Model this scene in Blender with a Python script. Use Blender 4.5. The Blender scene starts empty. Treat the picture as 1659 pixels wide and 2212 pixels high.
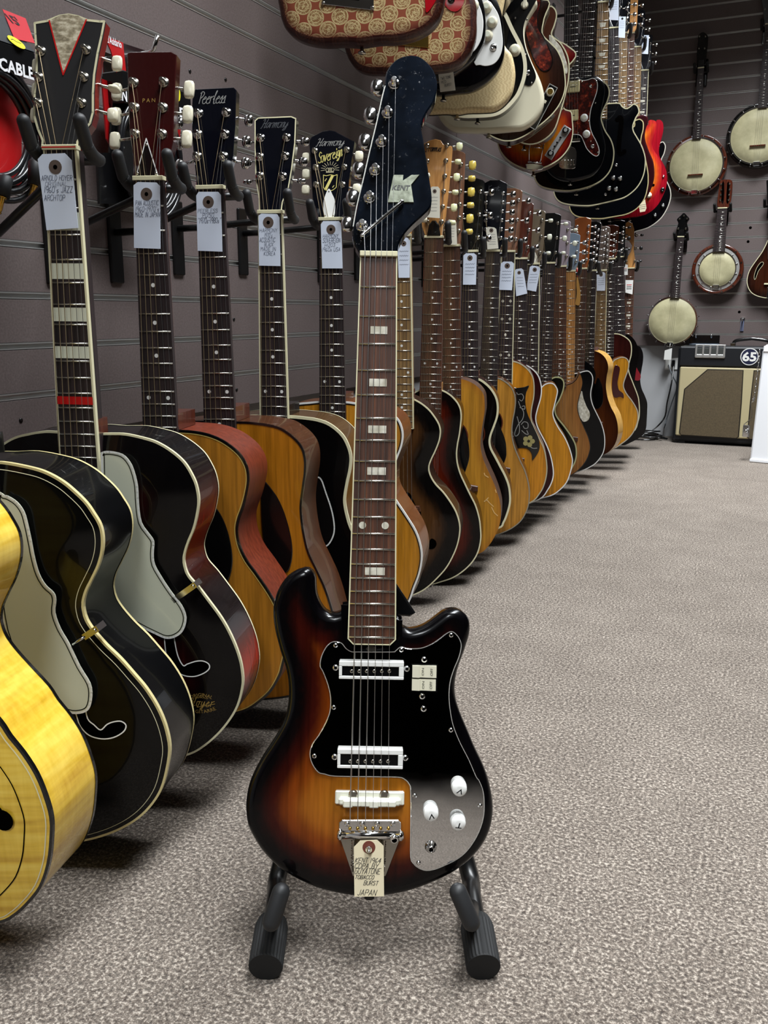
import bpy, math, random
import numpy as np
from mathutils import Vector, Matrix
from mathutils.geometry import delaunay_2d_cdt
for blk in (bpy.data.objects, bpy.data.meshes, bpy.data.materials):
    for b in list(blk): blk.remove(b)
S = bpy.context.scene
COL = S.collection
R = math.radians
rnd = random.Random(7)
# ---------------------------------------------------------------- camera
FPX, EYE, PITCH, YAW = 1950.0, .72, R(12.38), R(24.635)
cd = bpy.data.cameras.new('camera'); cam = bpy.data.objects.new('camera', cd); COL.objects.link(cam)
cd.sensor_fit = 'VERTICAL'; cd.sensor_height = 24.0; cd.lens = FPX / 2212 * 24.0; cd.clip_start = .02
cam.location = (0, 0, EYE); cam.rotation_euler = (R(90) - PITCH, 0, YAW); S.camera = cam
# ---------------------------------------------------------------- light
S.view_settings.view_transform = 'Standard'; S.view_settings.look = 'None'
S.view_settings.gamma = 1; S.view_settings.use_curve_mapping = False; S.view_settings.exposure = -0.22
W = bpy.data.worlds.new('world'); S.world = W; W.use_nodes = True
W.node_tree.nodes['Background'].inputs[0].default_value = (.6, .65, .75, 1)
W.node_tree.nodes['Background'].inputs[1].default_value = .05
TROFFERS = [(.0, -1.3, 64), (-.02, 1.0, 52), (-.05, 2.3, 38), (-.2, 4.3, 88)]      # x, y, watts of the ceiling lights
LIGHT_SPREAD = R(114)

# ---------------------------------------------------------------- measuring
EYEV = Vector((0, 0, EYE))
_F0 = Vector((-math.sin(YAW), math.cos(YAW), 0)); _R = Vector((math.cos(YAW), math.sin(YAW), 0)); _Z = Vector((0, 0, 1))
_F = _F0 * math.cos(PITCH) - _Z * math.sin(PITCH); _U = _F0 * math.sin(PITCH) + _Z * math.cos(PITCH)
def sight(x, y): return _F * FPX + _R * (x - 829.5) + _U * (1106 - y)
def on_x(x, y, X):
    d = sight(x, y); return EYEV + d * (X / d.x)
def on_y(x, y, Y):
    d = sight(x, y); return EYEV + d * (Y / d.y)
def on_z(x, y, Zh=0.):
    d = sight(x, y); return EYEV + d * ((Zh - EYE) / d.z)
def P(s): return [tuple(float(v) for v in q.split(',')) for q in s.split()]
class Frame:
    """A flat face that stands somewhere in the room: u to its right, w up along it, h out towards whoever faces it."""
    def __init__(s, O, th, lean=0., roll=0.):
        t = R(th); l = R(lean)
        back = Vector((-math.sin(t), math.cos(t), 0))
        s.n = -back * math.cos(l) + _Z * math.sin(l)
        x = Vector((math.cos(t), math.sin(t), 0)); z = s.n.cross(x)
        a = R(roll); s.X = x * math.cos(a) + z * math.sin(a); s.Z = z * math.cos(a) - x * math.sin(a); s.O = Vector(O)
    def w(s, u, w, h=0.): return s.O + s.X * u + s.Z * w + s.n * h
    def px(s, x, y, h=0.):
        d = sight(x, y); t = ((s.O + s.n * h - EYEV).dot(s.n)) / d.dot(s.n)
        v = EYEV + d * t - s.O; return (v.dot(s.X), v.dot(s.Z))
    def pts(s, l, h=0.): return [s.px(x, y, h) for x, y in (P(l) if isinstance(l, str) else l)]
    def mat(s):
        Y = -s.n
        return Matrix(((s.X.x, Y.x, s.Z.x, s.O.x), (s.X.y, Y.y, s.Z.y, s.O.y), (s.X.z, Y.z, s.Z.z, s.O.z), (0, 0, 0, 1)))
    def tilted(s, deg, u=0, w=0, h=0):
        f = Frame((0, 0, 0), 0); a = R(deg); f.O = s.w(u, w, h); f.X = s.X.copy()
        f.Z = s.Z * math.cos(a) - s.n * math.sin(a); f.n = f.X.cross(f.Z) * -1
        f.n = s.n * math.cos(a) + s.Z * math.sin(a); return f
    def spun(s, deg, u=0, w=0, h=0):
        f = Frame((0, 0, 0), 0); a = R(deg); f.O = s.w(u, w, h); f.n = s.n.copy()
        f.X = s.X * math.cos(a) + s.Z * math.sin(a); f.Z = s.Z * math.cos(a) - s.X * math.sin(a); return f
WORLD = Frame((0, 0, 0), 0)      # u = x, w = z, h = -y

# ---------------------------------------------------------------- materials
def lin(c): return tuple(((v / 255) / 12.92 if v / 255 <= .04045 else ((v / 255 + .055) / 1.055) ** 2.4) for v in c)
def hx(s): return lin(tuple(int(s[i:i + 2], 16) for i in (0, 2, 4)))
MATS = {}
def mat(name, col='808080', rough=.5, metal=0., coat=0., spec=.5, emit=0., build=None):
    if name in MATS: return MATS[name]
    m = bpy.data.materials.new(name); m.use_nodes = True; MATS[name] = m
    b = m.node_tree.nodes['Principled BSDF']
    b.inputs['Base Color'].default_value = (*hx(col), 1); b.inputs['Roughness'].default_value = rough
    b.inputs['Metallic'].default_value = metal; b.inputs['Coat Weight'].default_value = coat; b.inputs['Coat Roughness'].default_value = .04
    b.inputs['Specular IOR Level'].default_value = spec
    if emit: b.inputs['Emission Color'].default_value = (*hx(col), 1); b.inputs['Emission Strength'].default_value = emit
    if build: build(m.node_tree, b)
    return m
def nd(t, typ, **kw):
    n = t.nodes.new(typ)
    for k, v in kw.items():
        if k.startswith('i_'): n.inputs[k[2:].replace('_', ' ')].default_value = v
        else: setattr(n, k, v)
    return n
def coords(t, scale=(1, 1, 1)):
    tc = nd(t, 'ShaderNodeTexCoord'); mp = nd(t, 'ShaderNodeMapping'); mp.inputs['Scale'].default_value = scale
    t.links.new(tc.outputs['Object'], mp.inputs['Vector']); return mp.outputs['Vector']
def ramp(t, fac, stops, interp='LINEAR'):
    r = nd(t, 'ShaderNodeValToRGB'); r.color_ramp.interpolation = interp
    e = r.color_ramp.elements
    while len(e) < len(stops): e.new(.5)
    for k, (p, c) in enumerate(stops): e[k].position = p; e[k].color = (*hx(c), 1)
    t.links.new(fac, r.inputs['Fac']); return r.outputs['Color']
def noise(t, scale, vec=None, detail=3., rough=.55):
    n = nd(t, 'ShaderNodeTexNoise'); n.inputs['Scale'].default_value = scale; n.inputs['Detail'].default_value = detail; n.inputs['Roughness'].default_value = rough
    if vec is not None: t.links.new(vec, n.inputs['Vector'])
    return n.outputs['Fac']
def bump(t, b, h, strength=.2, dist=.002):
    n = nd(t, 'ShaderNodeBump'); n.inputs['Strength'].default_value = strength; n.inputs['Distance'].default_value = dist
    t.links.new(h, n.inputs['Height']); t.links.new(n.outputs['Normal'], b.inputs['Normal'])
def mix(t, fac, a, b, mode='MIX'):
    n = nd(t, 'ShaderNodeMix', data_type='RGBA', blend_type=mode)
    if isinstance(fac, float): n.inputs[0].default_value = fac
    else: t.links.new(fac, n.inputs[0])
    for k, v in ((6, a), (7, b)):
        if isinstance(v, str): n.inputs[k].default_value = (*hx(v), 1)
        else: t.links.new(v, n.inputs[k])
    return n.outputs[2]
def math_(t, op, a, b=None):
    n = nd(t, 'ShaderNodeMath', operation=op)
    for k, v in ((0, a), (1, b)):
        if v is None: continue
        if isinstance(v, (int, float)): n.inputs[k].default_value = v
        else: t.links.new(v, n.inputs[k])
    return n.outputs[0]
def m_lacquer(t, b):         # the finish colour of each body is stored on its mesh; fine grain runs along the neck axis
    a = nd(t, 'ShaderNodeAttribute', attribute_name='Col')
    g = noise(t, 1., coords(t, (170, 170, 7)), 4.)
    k = ramp(t, g, [(.25, 'b8b8b8'), (.7, 'ffffff')])
    t.links.new(mix(t, 1., a.outputs['Color'], k, 'MULTIPLY'), b.inputs['Base Color'])
def m_flame(t, b):
    g = noise(t, 1., coords(t, (6, 6, 75)), 3.); h = noise(t, 1., coords(t, (120, 120, 8)), 3.)
    c = ramp(t, g, [(.3, 'c09018'), (.5, 'e0b634'), (.68, 'efce58')])
    t.links.new(mix(t, .25, c, ramp(t, h, [(.3, 'b08a1c'), (.7, 'f0d060')])), b.inputs['Base Color'])
def m_rosewood(t, b):
    g = noise(t, 1., coords(t, (200, 200, 5)), 5., .7)
    t.links.new(ramp(t, g, [(.3, '1c0f0a'), (.5, '4a2b1c'), (.68, '6b4029')]), b.inputs['Base Color']); bump(t, b, g, .15, .0005)
def m_ebony(t, b):
    g = noise(t, 1., coords(t, (220, 220, 6)), 4.)
    t.links.new(ramp(t, g, [(.3, '141012'), (.7, '35292a')]), b.inputs['Base Color'])
def m_tan(t, b):
    g = noise(t, 1., coords(t, (220, 220, 6)), 4.)
    t.links.new(ramp(t, g, [(.3, '5c4428'), (.7, '9a7a4e')]), b.inputs['Base Color'])
def m_maple(t, b):
    g = noise(t, 1., coords(t, (150, 150, 6)), 4.)
    t.links.new(ramp(t, g, [(.3, 'a8703a'), (.7, 'cf9a5c')]), b.inputs['Base Color'])
def m_mahog(t, b):
    g = noise(t, 1., coords(t, (150, 150, 6)), 4.)
    t.links.new(ramp(t, g, [(.3, '3a160c'), (.7, '5e2a18')]), b.inputs['Base Color'])
def m_walnut(t, b):
    g = noise(t, 1., coords(t, (150, 150, 6)), 4.)
    t.links.new(ramp(t, g, [(.3, '543626'), (.7, '8a6048')]), b.inputs['Base Color'])
def m_pearl(t, b):
    v = nd(t, 'ShaderNodeTexVoronoi'); v.inputs['Scale'].default_value = 95.; t.links.new(coords(t), v.inputs['Vector'])
    n = noise(t, 60., coords(t), 3.)
    t.links.new(mix(t, .5, ramp(t, v.outputs['Distance'], [(.0, 'fffdf2'), (.6, 'b5b09c')]), ramp(t, n, [(.35, 'a39a84'), (.65, 'f5f2e4')])), b.inputs['Base Color'])
def m_pearl_tan(t, b):
    n = noise(t, 110., coords(t, (1, 1, 2)), 4.)
    t.links.new(ramp(t, n, [(.35, '7a705c'), (.5, 'a3977e'), (.66, 'd2c8b0')]), b.inputs['Base Color'])
def m_tortoise(t, b):
    n = noise(t, 55., coords(t), 5., .7)
    t.links.new(ramp(t, n, [(.36, '1c0808'), (.52, '4a1814'), (.62, '7c2c1c'), (.7, 'c8603a')]), b.inputs['Base Color'])
def m_paisley(t, b):         # embossed gold rings over a red ground
    vec = coords(t, (20, 20, 22.5)); sx = nd(t, 'ShaderNodeSeparateXYZ'); t.links.new(vec, sx.inputs[0])
    def cell(ou, ow):
        fu = math_(t, 'SUBTRACT', math_(t, 'FRACT', math_(t, 'ADD', sx.outputs[0], ou)), .5)
        fw = math_(t, 'SUBTRACT', math_(t, 'FRACT', math_(t, 'ADD', sx.outputs[2], ow)), .5)
        r = math_(t, 'SQRT', math_(t, 'ADD', math_(t, 'MULTIPLY', fu, fu), math_(t, 'MULTIPLY', fw, fw)))
        ring = math_(t, 'LESS_THAN', math_(t, 'ABSOLUTE', math_(t, 'SUBTRACT', r, .325)), .022)
        inner = math_(t, 'LESS_THAN', math_(t, 'ABSOLUTE', math_(t, 'SUBTRACT', r, .20)), .016)
        core = math_(t, 'LESS_THAN', math_(t, 'ADD', math_(t, 'ABSOLUTE', fu), math_(t, 'ABSOLUTE', fw)), .07)
        return math_(t, 'MAXIMUM', ring, math_(t, 'MAXIMUM', inner, core)), math_(t, 'LESS_THAN', r, .325)
    r1, d1 = cell(500.3, 500.2); r2, d2 = cell(500.8, 500.7); r1 = math_(t, 'MAXIMUM', r1, r2); d1 = math_(t, 'MAXIMUM', d1, d2); sm = noise(t, 7., vec, 3., .6); fl = noise(t, 5., coords(t), 2.)
    fil = math_(t, 'LESS_THAN', math_(t, 'ABSOLUTE', math_(t, 'SUBTRACT', sm, .5)), .025); g = math_(t, 'MAXIMUM', r1, math_(t, 'MULTIPLY', fil, d1))
    red = mix(t, fl, '84382e', '9c5c3c'); gold = mix(t, fl, '80603c', 'a88a58')
    base = mix(t, math_(t, 'MULTIPLY', d1, .75), red, gold)
    at = nd(t, 'ShaderNodeAttribute', attribute_name='Col')
    t.links.new(mix(t, 1., mix(t, g, base, 'c4ae7c'), at.outputs['Color'], 'MULTIPLY'), b.inputs['Base Color']); bump(t, b, g, .35, .001)
def m_toile(t, b):
    w = nd(t, 'ShaderNodeTexWave'); w.inputs['Scale'].default_value = 70.; w.inputs['Distortion'].default_value = 9.; w.inputs['Detail'].default_value = 3.
    t.links.new(coords(t, (.5, 1, 2.2)), w.inputs['Vector'])
    t.links.new(ramp(t, w.outputs['Fac'], [(.2, 'cdb587'), (.8, 'dcc798')]), b.inputs['Base Color']); bump(t, b, w.outputs['Fac'], .2, .0006)
def m_carpet(t, b):
    v = coords(t); n1 = noise(t, 220., v, 2.5, .75); n2 = noise(t, 9., v, 2.); n3 = noise(t, 130., v, 3., .6); n4 = noise(t, 1.3, v, 2.)
    c = ramp(t, n1, [(.33, '1b1512'), (.44, '4a423c'), (.53, '72685f'), (.65, 'bbb1a5')])
    c2 = ramp(t, n3, [(.35, '75675c'), (.65, 'cbbfb0')])
    c = mix(t, .15, c, c2); c = mix(t, .2, c, ramp(t, n2, [(.35, 'a29a96'), (.65, 'ffffff')]), 'MULTIPLY')
    c = mix(t, .2, c, ramp(t, n4, [(.35, 'b0aaa4'), (.65, 'ffffff')]), 'MULTIPLY')
    t.links.new(c, b.inputs['Base Color']); bump(t, b, n1, .8, .004); b.inputs['Sheen Weight'].default_value = .2
def m_slat(t, b):
    n = noise(t, 300., coords(t), 2.); m = noise(t, 1., coords(t, (3, 3, .5)), 2.)
    t.links.new(mix(t, .25, ramp(t, n, [(.3, '5a504d'), (.7, '6e6361')]), ramp(t, m, [(.3, '574d4b'), (.7, '72676a')])), b.inputs['Base Color'])
    r = nd(t, 'ShaderNodeMapRange'); r.inputs['To Min'].default_value = .34; r.inputs['To Max'].default_value = .5
    t.links.new(m, r.inputs['Value']); t.links.new(r.outputs[0], b.inputs['Roughness'])
def m_skin(t, b):
    n = noise(t, 9., coords(t), 5., .65); m = noise(t, 3.5, coords(t), 2.)
    t.links.new(mix(t, .4, ramp(t, n, [(.3, '8a8668'), (.55, 'b9b491'), (.7, 'cdc8a6')]), ramp(t, m, [(.35, '9a9472'), (.65, 'c6bd90')])), b.inputs['Base Color'])
def m_grille(t, b):
    n = noise(t, 160., coords(t, (1, 1, 1)), 3.); w = nd(t, 'ShaderNodeTexChecker'); w.inputs['Scale'].default_value = 320.
    t.links.new(coords(t), w.inputs['Vector'])
    t.links.new(mix(t, .4, ramp(t, n, [(.3, '443a2a'), (.7, '64563f')]), mix(t, w.outputs['Fac'], '2e261c', '75664a')), b.inputs['Base Color'])
def m_headblack(t, b):
    v = coords(t); n = noise(t, 14., v, 4., .6)
    t.links.new(ramp(t, n, [(.4, '05080d'), (.75, '141b26')]), b.inputs['Base Color'])
    s = noise(t, 170., v, 4., .7); r = ramp(t, s, [(.6, '303030'), (.72, '909090')])
    t.links.new(r, b.inputs['Roughness'])
def m_chromeplate(t, b):
    n = noise(t, 1., coords(t, (900, 900, 60)), 3.); mm = noise(t, 16., coords(t), 2.)
    t.links.new(ramp(t, n, [(.3, '0e0e0e'), (.72, '2c2c2c')]), b.inputs['Roughness']); bump(t, b, mm, .06, .002)
lacquer = mat('lacquer', rough=.25, coat=.28, spec=.12, build=m_lacquer)
satin = mat('satin_lacquer', rough=.45, coat=.12, spec=.25, build=m_lacquer)
def m_solid(t, b): t.links.new(nd(t, 'ShaderNodeAttribute', attribute_name='Col').outputs['Color'], b.inputs['Base Color'])
solid = mat('solid_lacquer', rough=.2, coat=.28, spec=.12, build=m_solid)
flame = mat('flamed_blonde_maple', rough=.28, coat=.6, build=m_flame)
rosewood = mat('rosewood', rough=.45, build=m_rosewood)
ebony = mat('ebony', rough=.42, build=m_ebony)
tanwood = mat('pale_rosewood', rough=.45, build=m_tan)
maple = mat('maple', rough=.3, coat=.4, build=m_maple)
mahog = mat('mahogany', rough=.25, coat=.6, build=m_mahog)
walnut = mat('walnut', rough=.3, coat=.4, build=m_walnut)
pearl = mat('pearloid', rough=.2, coat=.5, build=m_pearl)
pearltan = mat('tan_pearloid', rough=.25, coat=.4, build=m_pearl_tan)
tortoise = mat('tortoiseshell', rough=.12, coat=.8, build=m_tortoise)
paisley = mat('paisley_foil', rough=.35, metal=.25, coat=.3, build=m_paisley)
toile = mat('cream_textured_vinyl', rough=.4, build=m_toile)
carpet = mat('carpet', rough=1., spec=.1, build=m_carpet)
slatm = mat('slatwall_laminate', rough=.4, build=m_slat)
skin = mat('calfskin', rough=.55, build=m_skin)
grille = mat('grille_cloth', rough=.9, build=m_grille)
headblack = mat('scuffed_black_lacquer', rough=.2, coat=.2, build=m_headblack)
mirror = mat('chromed_plate', 'd8d8d8', .1, 1., build=m_chromeplate)
chrome = mat('chrome', 'dcdcdc', .12, 1.)
nickel = mat('nickel', 'b4b0a6', .25, 1.)
alum = mat('aluminium', 'c4c4c2', .38, .75)
fretm = mat('fret_wire', 'd8d6cc', .25, 1.)
brass = mat('brass', 'c8a050', .25, 1.)
bronze = mat('bronze_string', 'c2ae8c', .4, 1.)
steel = mat('steel_string', 'c4c4c4', .3, 1.)
black = mat('black_plastic', '0a0a0b', .2, coat=.4)
blackm = mat('black_metal', '0c0c0d', .35)
rubber = mat('rubber', '1b1c1e', .55)
foam = mat('dark_rubber', '101112', .75)
cream = mat('cream_plastic', 'd9d3bb', .25, coat=.3)
ivory = mat('ivory_binding', 'd8d2ae', .3, coat=.3)
yellowed = mat('aged_cream_plastic', 'cdbb6a', .25, coat=.3)
white = mat('white_plastic', 'e6e6e2', .25, coat=.3)
greenish = mat('aged_white', 'd6d8c4', .3, coat=.3)
red = mat('red_plastic', 'c01818', .3, coat=.3)
clearred = mat('clear_red_plastic', 'a00c18', .08, coat=1.)
paper = mat('tag_paper', 'd3dcec', .7)
manila = mat('manila_paper', 'e3d7b6', .7)
paperw = mat('cream_tag_paper', 'd6d2c2', .7)
brownring = mat('tag_eyelet', '57483f', .7)
rustring = mat('rust_eyelet', '6a3324', .6)
ink = mat('pen_ink', '4d5468', .7)
inkdark = mat('dark_pen_ink', '2a2a2c', .7)
gold = mat('gold_print', 'a98a48', .4, .3)
goldy = mat('yellow_gold_print', 'd8cc7a', .4, .1)
silverp = mat('silver_print', 'b0b0ac', .35, .5)
dimprint = mat('faded_silver_print', '55575c', .4, .3)
hole = mat('dark_opening', '040303', .9, spec=0.)
lettw = mat('white_print', 'e4e4e6', .5)
lettb = mat('black_print', '08080a', .5)
wallpaint = mat('grey_wall_paint', 'a9aaac', .6)
ceilm = mat('ceiling_tile', '8a8a88', .9)
darkwall = mat('dark_wall', '1c1a1a', .7)

# ---------------------------------------------------------------- mesh building
def cat(pts, closed=True, sub=6):
    n = len(pts); out = []
    for i in range(n if closed else n - 1):
        g = (lambda k: pts[k % n]) if closed else (lambda k: pts[min(max(k, 0), n - 1)])
        p0, p1, p2, p3 = g(i - 1), g(i), g(i + 1), g(i + 2)
        for k in range(sub):
            t = k / sub; t2 = t * t; t3 = t2 * t
            out.append(tuple(.5 * (2 * b + (c - a) * t + (2 * a - 5 * b + 4 * c - d) * t2 + (3 * b - a - 3 * c + d) * t3) for a, b, c, d in zip(p0, p1, p2, p3)))
    if not closed: out.append(tuple(pts[-1]))
    return out
def area(p): return .5 * sum(p[i][0] * p[(i + 1) % len(p)][1] - p[(i + 1) % len(p)][0] * p[i][1] for i in range(len(p)))
def ccw(p): return list(p) if area(p) > 0 else list(p)[::-1]
def offset(p, d):            # p counter-clockwise; d > 0 grows it
    n = len(p); out = []
    for i in range(n):
        a, b = p[i - 1], p[(i + 1) % n]; tx, ty = b[0] - a[0], b[1] - a[1]; l = math.hypot(tx, ty) or 1
        out.append((p[i][0] + ty / l * d, p[i][1] - tx / l * d))
    return out
def dist_in(q, outl):        # distance of points q to the closed polyline outl
    q = np.array(q, float); a = np.array(outl); b = np.roll(a, -1, 0); best = np.full(len(q), 1e9)
    for i in range(len(a)):
        ab = b[i] - a[i]; L = ab @ ab
        if L < 1e-14: continue
        t = np.clip(((q - a[i]) @ ab) / L, 0, 1); best = np.minimum(best, np.hypot(*(q - (a[i] + t[:, None] * ab)).T))
    return best
def inside(q, outl):
    q = np.array(q); a = np.array(outl); b = np.roll(a, -1, 0); c = np.zeros(len(q), bool)
    for i in range(len(a)):
        yi, yj = a[i][1], b[i][1]
        if yi == yj: continue
        m = ((yi > q[:, 1]) != (yj > q[:, 1])); c ^= m & (q[:, 0] < (b[i][0] - a[i][0]) * (q[:, 1] - yi) / (yj - yi) + a[i][0])
    return c
class MB:
    def __init__(s, fr=WORLD): s.fr = fr; s.v = []; s.f = []; s.sm = []; s.mi = []; s.c = []
    def vert(s, u, w, h=0., c=None): s.v.append(s.fr.w(u, w, h)); s.c.append(c); return len(s.v) - 1
    def face(s, ids, sm=False, mi=0): s.f.append(tuple(ids)); s.sm.append(sm); s.mi.append(mi)
    def box(s, u0, u1, w0, w1, h0, h1, mi=0, bev=0.):
        if bev:
            pl = [(u0 + bev, w0), (u1 - bev, w0), (u1, w0 + bev), (u1, w1 - bev), (u1 - bev, w1), (u0 + bev, w1), (u0, w1 - bev), (u0, w0 + bev)]
            return s.plate(pl, h0, h1, mi, bev=bev)
        i = [s.vert(u, w, h) for h in (h0, h1) for u, w in ((u0, w0), (u1, w0), (u1, w1), (u0, w1))]
        for q in ((3, 2, 1, 0), (4, 5, 6, 7), (0, 1, 5, 4), (1, 2, 6, 5), (2, 3, 7, 6), (3, 0, 4, 7)): s.face([i[k] for k in q], False, mi)
    def plate(s, outl, h0, h1, mi=0, bev=0., sm=False, bot=True):
        o = ccw(outl); n = len(o)
        rings = [(o, h0), (o, h1 - bev)] + ([(offset(o, -bev), h1)] if bev else []) if bev else [(o, h0), (o, h1)]
        ids = [[s.vert(u, w, h) for u, w in r] for r, h in rings]
        for a, b in zip(ids, ids[1:]):
            for i in range(n): s.face((a[i], a[(i + 1) % n], b[(i + 1) % n], b[i]), sm, mi)
        s.face([s.vert(u, w, rings[-1][1]) for u, w in rings[-1][0]], False, mi)
        if bot: s.face(ids[0][::-1], False, mi)
    def tube(s, pts, r, seg=8, mi=0, cap=True, ends='flat'):
        W = [s.fr.w(*p) for p in pts]; n = len(W); rs = r if isinstance(r, (list, tuple)) else [r] * n
        ref = None; rings = []
        for i in range(n):
            t = (W[min(i + 1, n - 1)] - W[max(i - 1, 0)]).normalized()
            if ref is None: ref = t.orthogonal().normalized()
            a = (ref - t * ref.dot(t)).normalized(); ref = a; b = t.cross(a); ring = []
            for k in range(seg):
                g = 2 * math.pi * k / seg; s.v.append(W[i] + (a * math.cos(g) + b * math.sin(g)) * rs[i]); s.c.append(None); ring.append(len(s.v) - 1)
            rings.append(ring)
        for a, b in zip(rings, rings[1:]):
            for k in range(seg): s.face((a[k], a[(k + 1) % seg], b[(k + 1) % seg], b[k]), True, mi)
        if cap: s.face(rings[0][::-1], False, mi); s.face(rings[-1], False, mi)
    def capsule(s, p, q, r, seg=12, mi=0):
        p = Vector(p); q = Vector(q); d = (q - p).normalized(); pts = []; rs = []
        for k in range(5): g = math.pi / 2 * k / 4; pts.append(p - d * r * math.cos(g)); rs.append(max(r * math.sin(g), 1e-5))
        for k in range(5): g = math.pi / 2 * k / 4; pts.append(q + d * r * math.sin(g)); rs.append(max(r * math.cos(g), 1e-5))
        s.tube([tuple(x) for x in pts], rs, seg, mi)
    def lathe(s, u, w, prof, seg=14, mi=0, sm=True, su=1., sw=1.):   # prof of (r, h), turned about the h axis
        rings = [[s.vert(u + r * su * math.cos(2 * math.pi * k / seg), w + r * sw * math.sin(2 * math.pi * k / seg), h) for k in range(seg)] for r, h in prof]
        for a, b in zip(rings, rings[1:]):
            for k in range(seg): s.face((a[k], a[(k + 1) % seg], b[(k + 1) % seg], b[k]), sm, mi)
        s.face(rings[0][::-1], False, mi)
        r, h = prof[-1]; s.face([s.vert(u + r * su * math.cos(2 * math.pi * k / seg), w + r * sw * math.sin(2 * math.pi * k / seg), h) for k in range(seg)], False, mi)
    def blob(s, u, w, h, a, b, c, e=.7, mi=0, nu=10, nv=6):           # superellipsoid
        f = lambda x: math.copysign(abs(x) ** e, x); rings = []
        for j in range(nv + 1):
            ph = -math.pi / 2 + math.pi * j / nv
            rings.append([s.vert(u + a * f(math.cos(ph)) * f(math.cos(2 * math.pi * k / nu)), w + b * f(math.cos(ph)) * f(math.sin(2 * math.pi * k / nu)), h + c * f(math.sin(ph))) for k in range(nu)])
        for p, q in zip(rings, rings[1:]):
            for k in range(nu): s.face((p[k], p[(k + 1) % nu], q[(k + 1) % nu], q[k]), True, mi)
    def ribbon(s, line, hw, h, surf=None, mi=0):
        for (a, b) in zip(line, line[1:]):
            dx, dy = b[0] - a[0], b[1] - a[1]; l = math.hypot(dx, dy)
            if l < 1e-9: continue
            ex, ey = dx / l * hw * .5, dy / l * hw * .5; nx, ny = -dy / l * hw, dx / l * hw
            q = [(a[0] - ex - nx, a[1] - ey - ny), (b[0] + ex - nx, b[1] + ey - ny), (b[0] + ex + nx, b[1] + ey + ny), (a[0] - ex + nx, a[1] - ey + ny)]
            s.face([s.vert(x, y, (surf(x, y) if surf else 0) + h) for x, y in q], False, mi)
    def obj(s, name, m=None, parent=None, world=None, attr=False):
        me = bpy.data.meshes.new(name)
        inv = parent.matrix_world.inverted() if parent is not None else (world.inverted() if world else Matrix())
        me.from_pydata([inv @ v for v in s.v], [], s.f); me.polygons.foreach_set('use_smooth', s.sm)
        ms = m if isinstance(m, (list, tuple)) else [m]
        for x in ms: me.materials.append(x)
        if len(ms) > 1: me.polygons.foreach_set('material_index', s.mi)
        if attr:
            ca = me.color_attributes.new('Col', 'FLOAT_COLOR', 'POINT')
            ca.data.foreach_set('color', np.array([(*(c or (0, 0, 0)), 1.) for c in s.c], 'f').ravel())
        me.update()
        o = bpy.data.objects.new(name, me); COL.objects.link(o)
        if parent is not None: o.parent = parent; MW[o.name] = parent.matrix_world; o.matrix_world = parent.matrix_world
        elif world: o.matrix_world = world
        return o
MW = {}
def root(name, fr, label, category, group=None):
    o = bpy.data.objects.new(name, None); COL.objects.link(o); o.empty_display_size = .03
    o.matrix_world = fr.mat() if isinstance(fr, Frame) else Matrix.Translation(fr)
    o['label'] = label; o['category'] = category
    if group: o['group'] = group
    return o
def tag(o, label, category, group=None):
    o['label'] = label; o['category'] = category
    if group: o['group'] = group
    return o
def structure(o): o['kind'] = 'structure'; return o

# ---------------------------------------------------------------- writing
BLOCK = {'A': '00 26 40|12 32', 'B': '00 06 36 45 44 33 03|33 42 41 30 00', 'C': '45 36 16 05 01 10 30 41', 'D': '00 06 26 44 42 20 00', 'E': '46 06 00 40|03 33', 'F': '46 06 00|03 33',
 'G': '45 36 16 05 01 10 30 41 43 23', 'H': '00 06|40 46|03 43', 'I': '20 26', 'J': '36 31 20 10 01', 'K': '00 06|46 03 40', 'L': '06 00 40', 'M': '00 06 23 46 40', 'N': '00 06 40 46', 'O': '16 05 01 10 30 41 45 36 16',
 'P': '00 06 36 45 44 33 03', 'R': '00 06 36 45 44 33 03|23 40', 'S': '45 36 16 05 04 33 42 41 30 10 01', 'T': '06 46|26 20', 'U': '06 01 10 30 41 46', 'V': '06 20 46', 'W': '06 10 23 30 46', 'X': '00 46|06 40', 'Y': '06 23 46|23 20', 'Z': '06 46 00 40',
 '0': '16 05 01 10 30 41 45 36 16', '1': '20 26', '2': '05 16 36 45 44 00 40', '3': '06 46 23 42 41 30 10 01', '4': '36 02 42|36 30', '5': '46 06 04 34 43 41 30 00', '6': '36 04 01 10 30 41 32 02', '7': '06 46 10', '8': '13 04 05 16 36 45 44 33 13 02 01 10 30 41 42 33', '9': '44 33 13 04 05 16 36 45 41 30',
 "'": '26 25', '"': '16 15|36 35', '-': '03 33', 's': '33 13 02 31 20 00', '.': '20 21', ' ': ''}
SCRIPT = {'a': '34 14 02 10 21 34 31 40', 'e': '02 33 24 13 02 10 30 41', 'g': '34 14 02 11 21 34 30 2.-2 0.-2 40', 'i': '12 14 10 20|15 16', 'l': '02 27 16 10 30', 'm': '00 04 03 14 20 23 34 40 43 54 60', 'n': '00 04 03 14 24 20 31', 'o': '24 04 01 20 33 24 44',
 'r': '00 04 03 24 34', 's': '02 24 23 20 00 30', 't': '02 16 10 31|04 34', 'u': '04 00 21 34 30 41', 'v': '04 10 34 44', 'y': '04 01 21 34 30 2.-2 0.-2 42', 'H': '06 17 26 10 00|57 41 40 61|13 54', 'P': '10 17|06 27 46 34 13', 'F': '07 57|27 20 00|14 44', 'S': '46 27 15 33 41 20 01', 'K': '10 17|47 14 40', 'A': '00 27 40|12 32', ' ': ''}
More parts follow.
